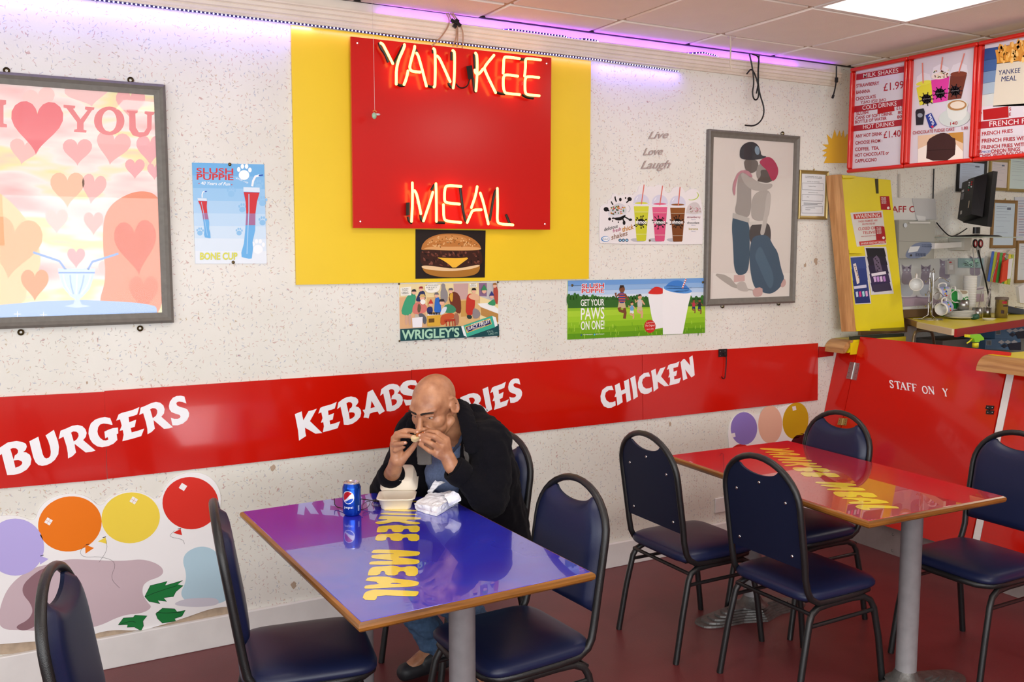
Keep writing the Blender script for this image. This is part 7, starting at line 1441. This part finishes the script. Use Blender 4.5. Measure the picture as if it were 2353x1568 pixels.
# neck and the body under the clothes
C(hp(0, -.040, -.050), NB + Vector((.0, .0, -.045)), .060, .060); C(hp(0, -.002, -.085), NB + Vector((-.05, -.02, -.045)), .040, .052)
C(NB + Vector((-.01, 0, -.03)), CHE, .070, .11); C(CHE, PEL, .125, .13); C(NB + Vector((0, 0, -.07)), LS + Vector((0, 0, -.03)), .05, .045); C(NB + Vector((0, 0, -.07)), RS + Vector((0, 0, -.03)), .05, .045)
C(LS, LE, .048, .038); C(RS, RE, .048, .038)
HIPL, HIPR, KL, KR, AL, AR = PEL + Vector((0, -.09, -.01)), PEL + Vector((-.01, .09, -.01)), Vector((1.30, -.93, .535)), Vector((1.24, -.64, .535)), Vector((1.66, -.875, .11)), Vector((1.465, -.67, .11))
C(HIPL, KL, .075, .052); C(HIPR, KR, .075, .052); C(KL, AL, .050, .034); C(KR, AR, .050, .034); C(AL, AL + Vector((-.13, -.03, -.06)), .032, .026); C(AR, AR + Vector((-.13, -.02, -.06)), .032, .026)
# left hand (towards the camera), back of the hand seen
def P3(t3): return PY(t3[0], t3[1], t3[2])
C(LE, LW, .040, .0285)
lk = [(1027, 1010, -.985), (1021, 1021, -.995), (1012, 1033, -1.0), (1002, 1044, -.998)]
C(LW, P3((1028, 1050, -.992)), .029, .027)
for i, k in enumerate(lk): C(P3((1031, 1055, -.992)), P3(k), .020, .0125); 
C(P3(lk[0]), P3(lk[1]), .012, .012); C(P3(lk[1]), P3(lk[2]), .012, .012); C(P3(lk[2]), P3(lk[3]), .012, .0115); C(P3((1026, 1030, -.985)), P3((1012, 1046, -.99)), .016, .015)
def finger(pts, r):
    for i in range(len(pts) - 1): C(P3(pts[i]), P3(pts[i + 1]), r[i], r[i + 1])
finger([lk[0], (1006, 995, -.985), (989, 992, -.965), (975, 996, -.945)], [.0112, .0100, .0090, .0078])
finger([lk[1], (998, 1004, -1.000), (981, 999, -.980), (966, 1001, -.958)], [.0112, .0102, .0092, .0078])
finger([lk[2], (992, 1020, -1.006), (977, 1013, -.985), (966, 1012, -.965)], [.0108, .0098, .0088, .0075])
finger([lk[3], (985, 1036, -1.002), (974, 1028, -.985), (964, 1022, -.970)], [.0100, .0088, .0078, .0068])
finger([(1022, 1052, -.975), (1000, 1040, -.945), (984, 1022, -.930), (974, 1010, -.925)], [.018, .013, .0115, .0095])
# right hand, thumb and palm side seen
C(RE, RW, .040, .0285)
rk = [(912, 998, -.872), (905, 1008, -.868), (903, 1021, -.865), (908, 1034, -.862)]
for i, k in enumerate(rk): C(P3((910, 1056, -.868)), P3(k), .020, .0125)
C(RW, P3((911, 1056, -.868)), .0285, .025); C(P3((920, 1048, -.868)), P3((912, 1018, -.868)), .016, .014)
finger([rk[0], (930, 990, -.885), (946, 990, -.905), (960, 994, -.925)], [.0112, .0100, .0090, .0078])
finger([rk[1], (922, 1001, -.895), (938, 1002, -.915), (952, 1005, -.932)], [.0112, .0102, .0092, .0078])
finger([rk[2], (908, 1022, -.895), (920, 1020, -.918), (932, 1018, -.932)], [.0108, .0098, .0088, .0075])
finger([rk[3], (908, 1036, -.890), (918, 1032, -.905), (928, 1028, -.915)], [.0100, .0088, .0078, .0068])
finger([(918, 1062, -.870), (932, 1048, -.888), (946, 1032, -.905), (958, 1016, -.918)], [.020, .014, .0118, .0095])
b2 = remeshed(bm, .0034, 4, .5)
def push(c, sig, amt, dirv=None):
    c3 = hp(*c); d = HM @ Vector(dirv)
    for v in b2.verts:
        w_ = (v.co - c3).length_squared / (sig * sig)
        if w_ < 9: v.co += d * (amt * math.exp(-w_))
for s in (-1, 1):
    push((s * .031, .088, .008), .0135, .0135, (0, -1, 0)); push((s * .050, .070, .005), .010, .003, (0, -1, 0)); push((s * .068, .040, .020), .016, .004, (-s, 0, 0)); pass
push((0, .100, .016), .008, .002, (0, -1, 0)); push((0, .088, .030), .006, .002, (0, -1, 0)); push((0, .092, .062), .02, .002, (0, 1, 0)); push((0, .104, -.0583), .006, .003, (0, -1, 0))
bm_obj(b2, 'body', SKIN, man)
for s in (-1, 1):
    e = MB(); e.sphere(hp(s * .031, .0735, .0085), .0118, mat('eye_white', 'b5aaa2', rough=.2), 16, 10); 
    g_ = (HM @ Vector((-.12, 1, -.16))).normalized(); c_ = hp(s * .031, .0735, .0085); e.sphere(c_ + g_ * .0078, .0052, mat('iris', '2a1a12', rough=.1), 12, 8); o = e.build('eye'); o.parent = man; o.matrix_parent_inverse = Matrix.Translation(-man.location)
    bm = bmesh.new(); cap_mesh(bm, hp(s * .020, .0875, .0135), hp(s * .042, .0785, .0125), .0048, .0040); cap_mesh(bm, hp(s * .022, .0855, .0155), hp(s * .044, .0765, .0138), .0064, .0054); cap_mesh(bm, hp(s * .020, .0825, .0010), hp(s * .040, .0765, .0010), .0042, .0036); cap_mesh(bm, hp(s * .042, .077, .012), hp(s * .046, .073, .004), .0035, .003)
    bm_obj(remeshed(bm, .0012, 1), 'eyelid', SKIN, man)
    bm = bmesh.new()
    for k in range(5): x0_, x1_ = .012 + .0085 * k, .012 + .0085 * (k + 1); f_ = lambda x: hp(s * x, .0985 - max(0, (x - .010)) ** 1.6 * 2.4, .0285 + .0035 * sin((x - .012) / .043 * 2.9)); cap_mesh(bm, f_(x0_), f_(x1_), .0045 - .0004 * k, .0041 - .0005 * k)
    bm_obj(remeshed(bm, .0014, 1), 'eyebrow', mat('eyebrow_hair', '2a1d16', rough=.9, bump=.8, bscale=900), man)
nl = MB()
for (x, y, z) in ((964, 1001, -.966), (966, 1012, -.973), (975, 995.5, -.953), (951, 1005.5, -.940), (931, 1018, -.940), (959, 993.5, -.933)): nl.sphere(PY(x, y, z), (.0052, .0035, .0045), mat('fingernail', 'd8a994', rough=.25), 10, 6)
o = nl.build('fingernails'); o.parent = man; o.matrix_parent_inverse = Matrix.Translation(-man.location)
# jacket
bm = bmesh.new(); C = lambda p, q, a_, b_: cap_mesh(bm, p, q, a_, b_)
YK = Vector((1.585, -.79, LS.z - .02))
C(PEL + Vector((.02, 0, -.03)), CHE + Vector((.0, 0, .02)), .165, .138); C(PEL + Vector((.035, -.05, -.03)), CHE + Vector((.0, -.05, 0)), .135, .115); C(CHE + Vector((.0, 0, .02)), YK, .138, .104)
C(LS + Vector((.01, .01, -.012)), YK, .088, .110); C(RS + Vector((.02, .02, -.012)), YK, .084, .110); C(LS + Vector((0, 0, -.015)), LE, .086, .072); C(RS + Vector((0, 0, -.015)), RE, .084, .066)
LC = LE.lerp(LW, .80); RC_ = RE.lerp(RW, .66); C(LE, LC, .070, .050); C(RE, RC_, .066, .050); C(RE + Vector((0, -.01, .015)), RC_ + Vector((0, 0, 0)), .056, .05); C(YK + Vector((.0, 0, .02)), NB + Vector((.045, .012, .018)), .095, .060)
C(RS + Vector((-.02, -.02, -.03)), PY(966, 1130, -.70), .062, .070); C(PY(966, 1130, -.70), PEL + Vector((-.08, .03, .0)), .075, .10); C(LS + Vector((-.02, .05, -.04)), PY(1095, 1140, -.90), .060, .075)
b2 = remeshed(bm, .0065, 4, .6); ruffle(b2, .013, 9, (1, 1, .6)); ruffle(b2, .005, 26)
bm_obj(b2, 'jacket', FLEECE, man)
for nm, c_, d_, r_ in (('cuff', LC, (LW - LE).normalized(), .049), ('cuff', RC_, (RW - RE).normalized(), .049)):
    R_ = d_.to_track_quat('Z', 'Y').to_matrix(); o = MB().lathe([(.034, .030), (r_ - .004, .034), (r_, .030), (r_ + .002, 0), (r_ - .002, -.02)], FLEECE, c_, 24, M=R_).build(nm); o.parent = man; o.matrix_parent_inverse = Matrix.Translation(-man.location)
# collar: standing behind the neck, folded open towards the camera side
def sheet(name, rows, m_, th=.010, voxel=.004):
    bm = bmesh.new()
    for a_, b_ in zip(rows, rows[1:]):
        for i in range(len(a_) - 1):
            p = [Vector(a_[i]), Vector(a_[i + 1]), Vector(b_[i + 1]), Vector(b_[i])]; n_ = ((p[1] - p[0]).cross(p[3] - p[0]) + (p[3] - p[2]).cross(p[1] - p[2])); n_ = n_.normalized() * th / 2
            v = [bm.verts.new(x + n_) for x in p] + [bm.verts.new(x - n_) for x in p]
            for f in ((0, 1, 2, 3), (7, 6, 5, 4), (0, 4, 5, 1), (1, 5, 6, 2), (2, 6, 7, 3), (3, 7, 4, 0)): bm.faces.new([v[k] for k in f])
    b2 = remeshed(bm, voxel, 3, .5); ruffle(b2, .003, 40); return bm_obj(b2, name, m_, man)
sheet('collar', [[PY(1040, 925, -.86), PY(1050, 955, -.905), PY(1058, 985, -.935), PY(1064, 1012, -.955), PY(1070, 1040, -.965)],
                 [PY(1052, 917, -.85), PY(1068, 945, -.91), PY(1080, 978, -.955), PY(1088, 1010, -.985), PY(1088, 1045, -.99)],
                 [PY(1075, 927, -.84), PY(1088, 952, -.91), PY(1098, 985, -.965), PY(1106, 1018, -.998), PY(1108, 1030, -1.0)]], FLEECE, .014)
sheet('collar', [[PY(955, 958, -.70), PY(948, 985, -.72), PY(955, 1010, -.74)], [PY(940, 962, -.68), PY(930, 990, -.70), PY(942, 1020, -.72)]], FLEECE, .016)
sheet('lining', [[PY(957, 1015, -.815), PY(958, 1042, -.82), PY(959, 1069, -.825)], [PY(975, 1015, -.84), PY(977, 1042, -.842), PY(978, 1070, -.845)], [PY(990, 1010, -.86), PY(992, 1040, -.862), PY(993, 1068, -.865)]], LINING, .012)
sheet('lining', [[PY(1064, 1020, -.925), PY(1066, 1050, -.93), PY(1070, 1078, -.935)], [PY(1078, 1040, -.945), PY(1080, 1060, -.95), PY(1079, 1080, -.95)]], LINING, .010)
bm = bmesh.new(); C(NB + Vector((-.02, -.01, -.08)), PY(1032, 1090, -.80), .070, .095); C(PY(1032, 1090, -.80), PEL + Vector((-.06, 0, .05)), .095, .13)
b2 = remeshed(bm, .006, 3); ruffle(b2, .006, 18); bm_obj(b2, 't_shirt', SHIRT, man)
sheet('neckband', [[PY(1064, 990, -.925), PY(1052, 1018, -.955), PY(1035, 1040, -.968)], [PY(1067, 995, -.92), PY(1057, 1024, -.955), PY(1038, 1047, -.968)]], mat('navy_rib', '1c2438', rough=.9), .007, .003)
bm = bmesh.new(); C(PEL + Vector((0, -.05, -.03)), PEL + Vector((0, .05, -.03)), .135, .135); C(HIPL, KL, .105, .078); C(HIPR, KR, .105, .078); C(KL, AL + Vector((0, 0, -.02)), .078, .062); C(KR, AR + Vector((0, 0, -.02)), .078, .062)
b2 = remeshed(bm, .007, 3); ruffle(b2, .012, 14, (1, 1, 1.6)); bm_obj(b2, 'jeans', DENIM, man)
for A_ in (AL, AR):
    bm = bmesh.new(); cap_mesh(bm, A_ + Vector((.03, 0, -.068)), A_ + Vector((-.15, -.02, -.075)), .038, .036); cap_mesh(bm, A_ + Vector((0, 0, -.03)), A_ + Vector((-.06, -.01, -.05)), .045, .040)
    for v in bm.verts: v.co.z = max(v.co.z, .003)
    b2 = remeshed(bm, .005, 2)
    for v in b2.verts: v.co.z = max(v.co.z, .001)
    bm_obj(b2, 'shoe', mat('dark_shoe', '26262a', rough=.5), man)

# ================================================================== ON THE BLUE TABLE
TT = TZ + .001
def onT(px, py, z=TT): return PZ(px, py, z)
# burger bitten in the hands
p = PY(961, 1007, -.945); t = thing('burger', 'small folded burger held up to the mouth in both hands', 'food', p)
bm = bmesh.new(); cap_mesh(bm, p + Vector((-.012, .01, -.004)), p + Vector((.035, -.005, .004)), .013, .014); b2 = remeshed(bm, .003, 2); ruffle(b2, .004, 60); bm_obj(b2, 'bun', mat('bread', 'd2b98a', rough=.8, var=.1, vscale=60), t)
bm = bmesh.new(); cap_mesh(bm, p + Vector((.0, .0, .010)), p + Vector((.030, -.008, .014)), .009, .009); b2 = remeshed(bm, .0025, 1); ruffle(b2, .005, 120); bm_obj(b2, 'filling', mat('burger_filling', 'b8642a', rough=.5, var=.3, vscale=120), t)
# can
p = onT(810, 1180); p = onT(809, 1183); CR_ = .0325; CHt = .120
t = thing('drink_can', 'blue drinks can reading pepsi standing on the blue table', 'can', p)
MB().lathe([(0, .003), (.022, .003), (.0245, 0), (.026, .002), (.031, .008), (CR_, .014), (CR_, .098), (.0315, .103), (.0275, .112), (.0265, .115)], mat('can_blue', '1548b4', rough=.22, metal=.75), (0, 0, 0), 40).build('can_body', t)
MB().lathe([(.0265, .1145), (.0275, .117), (.0268, .1195), (.0255, .119), (.0245, .114), (0, .1135)], mat('can_alu', 'd8d4d4', rough=.25, metal=.9), (0, 0, 0), 40).build('can_lid', t)
MB().lathe([(.010, .1142), (.008, .116), (.0, .1155)], M_alu, (.002, -.004, 0), 16).build('ring_pull', t)
MB().lathe([(0, .114), (.009, .1142), (.0, .1143)], M_dark, (.006, -.014, 0), 14).build('opening', t)
cdir = atan2(-CD - p.y, 0 - p.x)
def CP(u, z, r=CR_ + .0004): an = cdir + u / CR_; return (r * cos(an), r * sin(an), z)
b = MB(); n = 40
for i in range(n):
    for j in range(n):
        u0, u1, v0, v1 = [-1 + 2 * k / n for k in (i, i + 1, j, j + 1)]; uc, vc = (u0 + u1) / 2, (v0 + v1) / 2; rr_ = sqrt(uc * uc + vc * vc)
        if rr_ > 1: continue
        ca, sa = cos(.35), sin(.35); X_, Y_ = uc * ca + vc * sa, -uc * sa + vc * ca
        lo = -.34 + .10 * sin(X_ * 2.6) - .22 * (X_ > 0) * X_; hi = .02 + .22 * sin(X_ * 2.2 + .2) + .18 * max(0, X_) ** 2
        c = 'f0f0f4' if rr_ > .90 else ('c01c28' if Y_ > hi else ('f0f0f4' if Y_ > lo else '1a4cb8')); R_ = .0215; cx_ = -.0135
        q4 = [CP(cx_ + R_ * a_, .070 + R_ * b_ * 1.08) for a_, b_ in ((u0, v0), (u1, v0), (u1, v1), (u0, v1))]; b.add(q4, [(0, 1, 2, 3)], mat('can_' + c, c, rough=.25, metal=.3), True)
vs, fs, a0_, a1_ = glyphs('pepsi', .004, 0); b.add([CP(-.030 + .034 * (x - a0_) / (a1_ - a0_), .0305 + .0085 * y / _cap[0]) for x, y in vs], fs, ink('f0f0f4'))
for k in range(5): b.add([CP(.022, .020 + .004 * k), CP(.029, .020 + .004 * k), CP(.029, .0225 + .004 * k), CP(.022, .0225 + .004 * k)], [(0, 1, 2, 3)], ink('b4c4e4'))
b.build('label_print', t)
# clam-shell box: two trays joined by a hinge
M_fb = mat('foam_box', 'efe3cf', rough=.55, spec=.3, sub=.05)
def tray(w0, w1, l0, l1, h, th=.003, n=10):
    """rounded square tray open at the top"""
    def ring(w_, l_, z, r):
        o = []
        for cx_, cy_, a0 in ((w_ / 2 - r, l_ / 2 - r, 0), (-w_ / 2 + r, l_ / 2 - r, 90), (-w_ / 2 + r, -l_ / 2 + r, 180), (w_ / 2 - r, -l_ / 2 + r, 270)):
            for k in range(5): an = radians(a0 + 22.5 * k); o.append((cx_ + r * cos(an), cy_ + r * sin(an), z))
        return o
    rows = [ring(.001, .001, 0, .0003), ring(w0, l0, 0, .016), ring(w0 + .004, l0 + .004, .003, .018), ring(w1, l1, h, .024), ring(w1 + .012, l1 + .012, h, .026), ring(w1 + .012, l1 + .012, h + .003, .026), ring(w1 - th, l1 - th, h + .003, .023), ring(w0 - th, l0 - th, th + .002, .015), ring(.001, .001, th + .002, .0003)]
    m = len(rows[0]); vs = [p for r in rows for p in r]; fs = [(i * m + k, i * m + (k + 1) % m, (i + 1) * m + (k + 1) % m, (i + 1) * m + k) for i in range(len(rows) - 1) for k in range(m)]
    return vs, fs
bc = onT(912, 1163); t = thing('takeaway_box', 'open cream foam takeaway box on the blue table in front of the man', 'box', bc); t.rotation_euler = (0, 0, radians(-27))
vs, fs = tray(.104, .128, .098, .120, .038); b = MB(); b.add(vs, fs, M_fb, True); b.build('tray', t, fix=True)
Mh = Matrix.Translation((0, .068, .041)) @ Matrix.Rotation(radians(24), 4, 'X') @ Matrix.Translation((0, .060, 0)) @ Matrix.Rotation(radians(0), 4, 'X')
b = MB(); b.add([Mh @ Vector((x, y, -z + .0)) for x, y, z in [(v[0], v[1], v[2] - .036) for v in vs]], fs, M_fb, True); lid = b.build('lid', t, fix=True)
MB().add([Mh @ Vector(v) for v in ((-.018, .0575, .0045), (.018, .0575, .0045), (.018, .0535, .0045), (-.018, .0535, .0045))], [(0, 1, 2, 3)], M_dark).build('lid_slot', t)
b = MB(); b.add([(-.045, .060, .0375), (.045, .060, .0375), (.045, .066, .041), (-.045, .066, .041)], [(0, 1, 2, 3)], M_fb); b.build('box_hinge', t)
# wrapped paper parcel
wc = onT(1005, 1175); t = thing('paper_wrap', 'crumpled white paper wrapping on a small box beside the takeaway box', 'wrapper', wc)
M_wr = mat('wrap_paper', 'ecebee', rough=.55, bump=.4, bscale=90)
def wob(name, pts8, m_, sub=3, amp=.006, sc=38):
    bm = bmesh.new(); v = [bm.verts.new(Vector(p)) for p in pts8]
    for f in ((0, 1, 2, 3), (7, 6, 5, 4), (0, 4, 5, 1), (1, 5, 6, 2), (2, 6, 7, 3), (3, 7, 4, 0)): bm.faces.new([v[k] for k in f])
    bmesh.ops.recalc_face_normals(bm, faces=bm.faces); bmesh.ops.subdivide_edges(bm, edges=bm.edges[:], cuts=12, use_grid_fill=True); bmesh.ops.triangulate(bm, faces=bm.faces[:]); bm.normal_update()
    rw = random.Random(5)
    for q in bm.verts:
        p_ = q.co * sc; c_ = MN.cell_vector(p_ * .9); q.co += q.normal * ((abs(MN.noise(p_)) - .2) * amp * 1.6) + Vector((MN.noise(p_ * 1.3 + Vector((5, 0, 0))), MN.noise(p_ * 1.3 + Vector((0, 7, 0))), 0)) * amp * .7
        q.co.z = max(q.co.z, TT + .0008)
    o = bm_obj(bm, name, m_, t); o.data.polygons.foreach_set('use_smooth', [False] * len(o.data.polygons)); return o
g0 = [onT(957, 1174), onT(1003, 1188), onT(1052, 1158), onT(1000, 1150)]
top = [PZ(951, 1158, TT + .028), PZ(1008, 1166, TT + .030), PZ(1052, 1136, TT + .052), PZ(990, 1132, TT + .050)]
wob('parcel', g0 + top, M_wr)
bm = bmesh.new()
fpts = [[PZ(1036, 1130, TT + .06), PZ(1044, 1130, TT + .075), PZ(1058, 1142, TT + .055), PZ(1060, 1152, TT + .04)], [PZ(1010, 1135, TT + .055), PZ(1020, 1138, TT + .06), PZ(1030, 1155, TT + .04), PZ(1035, 1165, TT + .02)]]
m0 = man; 
def crumple(name, rows, par, m_):
    bm = bmesh.new(); g = [[bm.verts.new(Vector(p)) for p in r] for r in rows]
    for i in range(len(g) - 1):
        for j in range(len(g[0]) - 1): bm.faces.new((g[i][j], g[i][j + 1], g[i + 1][j + 1], g[i + 1][j]))
    bmesh.ops.subdivide_edges(bm, edges=bm.edges[:], cuts=5, use_grid_fill=True)
    for q in bm.verts: q.co += Vector((MN.noise(q.co * 60), MN.noise(q.co * 60 + Vector((9, 0, 0))), MN.noise(q.co * 60 + Vector((0, 9, 0))))) * .006
    o = bm_obj(bm, name, m_, par); md = o.modifiers.new('s', 'SOLIDIFY'); md.thickness = .0006; o.data.polygons.foreach_set('use_smooth', [False] * len(o.data.polygons)); return o
crumple('paper_flap', fpts, t, M_wr)
b = MB(); e0, e1 = PZ(955, 1168, TT + .014), PZ(1000, 1180, TT + .014); vs, fs, a0_, a1_ = glyphs('PACKED ESPECIALLY FOR YOU', .0, 0); nn = Vector((0, -1, .2)).normalized() * .012
b.add([e0.lerp(e1, (x - a0_) / (a1_ - a0_)) + Vector((0, 0, .006 * y)) + nn for x, y in vs], fs, ink('c49aa4')); 
at_world(b, 'faint_print', t)
t = thing('paper_sheet', 'folded white paper sheet sticking up beside the open box lid', 'paper', onT(985, 1150))
crumple('sheet', [[PZ(976, 1150, TT + .01), PZ(985, 1128, TT + .05), PZ(1000, 1104, TT + .10)], [PZ(984, 1150, TT + .006), PZ(994, 1130, TT + .05), PZ(1012, 1106, TT + .095)], [PZ(990, 1140, TT + .01), PZ(1000, 1122, TT + .05), PZ(1022, 1110, TT + .085)]], t, M_wr)
# spectacles
M_sp = mat('spectacle_frame', '2a1712', rough=.3)
gz = TT + .018; t = thing('spectacles', 'dark framed folded-open spectacles lying behind the blue can', 'glasses', onT(840, 1160))
def G(px, py, z=gz): return PZ(px, py, z)
at_world(MB().tube(chaikin([G(768, 1146, TT + .03), G(769, 1160, TT + .012), G(775, 1166, TT + .006), G(800, 1172, TT + .012), G(832, 1173, TT + .016)], 1), .0016, M_sp, 6, rb=.0030).build('temple') and MB().tube([G(768, 1146, TT + .03), G(769, 1160, TT + .012), G(775, 1166, TT + .006), G(800, 1171, TT + .010), G(834, 1172, TT + .014)], .0018, M_sp, 6), 'temple', t)
for o_ in [o for o in bpy.data.objects if o.name.startswith('temple') and o.parent is None]: bpy.data.objects.remove(o_)
at_world(MB().tube([G(822, 1146, TT + .02), G(850, 1150, TT + .022), G(868, 1152, TT + .022)], .0018, M_sp, 6), 'temple', t)
for q in ([(833, 1172), (842, 1168), (848, 1163), (852, 1152), (842, 1153), (833, 1160)], [(852, 1163), (858, 1150), (870, 1148), (880, 1153), (878, 1162), (866, 1164)]):
    P5 = [G(x, y, TT + .012 + (1170 - y) * .0004) for x, y in chaikin(q, 2, True)]; at_world(MB().tube(P5, .0011, M_sp, 5, closed=True), 'lens_rim', t); b = MB(); b.add(P5, [tuple(range(len(P5)))], M_tglass); at_world(b, 'lens', t)
at_world(MB().box(G(861, 1151, TT + .022), (.010, .006, .009), M_sp, bev=.002).box(G(868, 1152, TT + .022), (.012, .004, .008), M_sp, bev=.001), 'bridge', t)
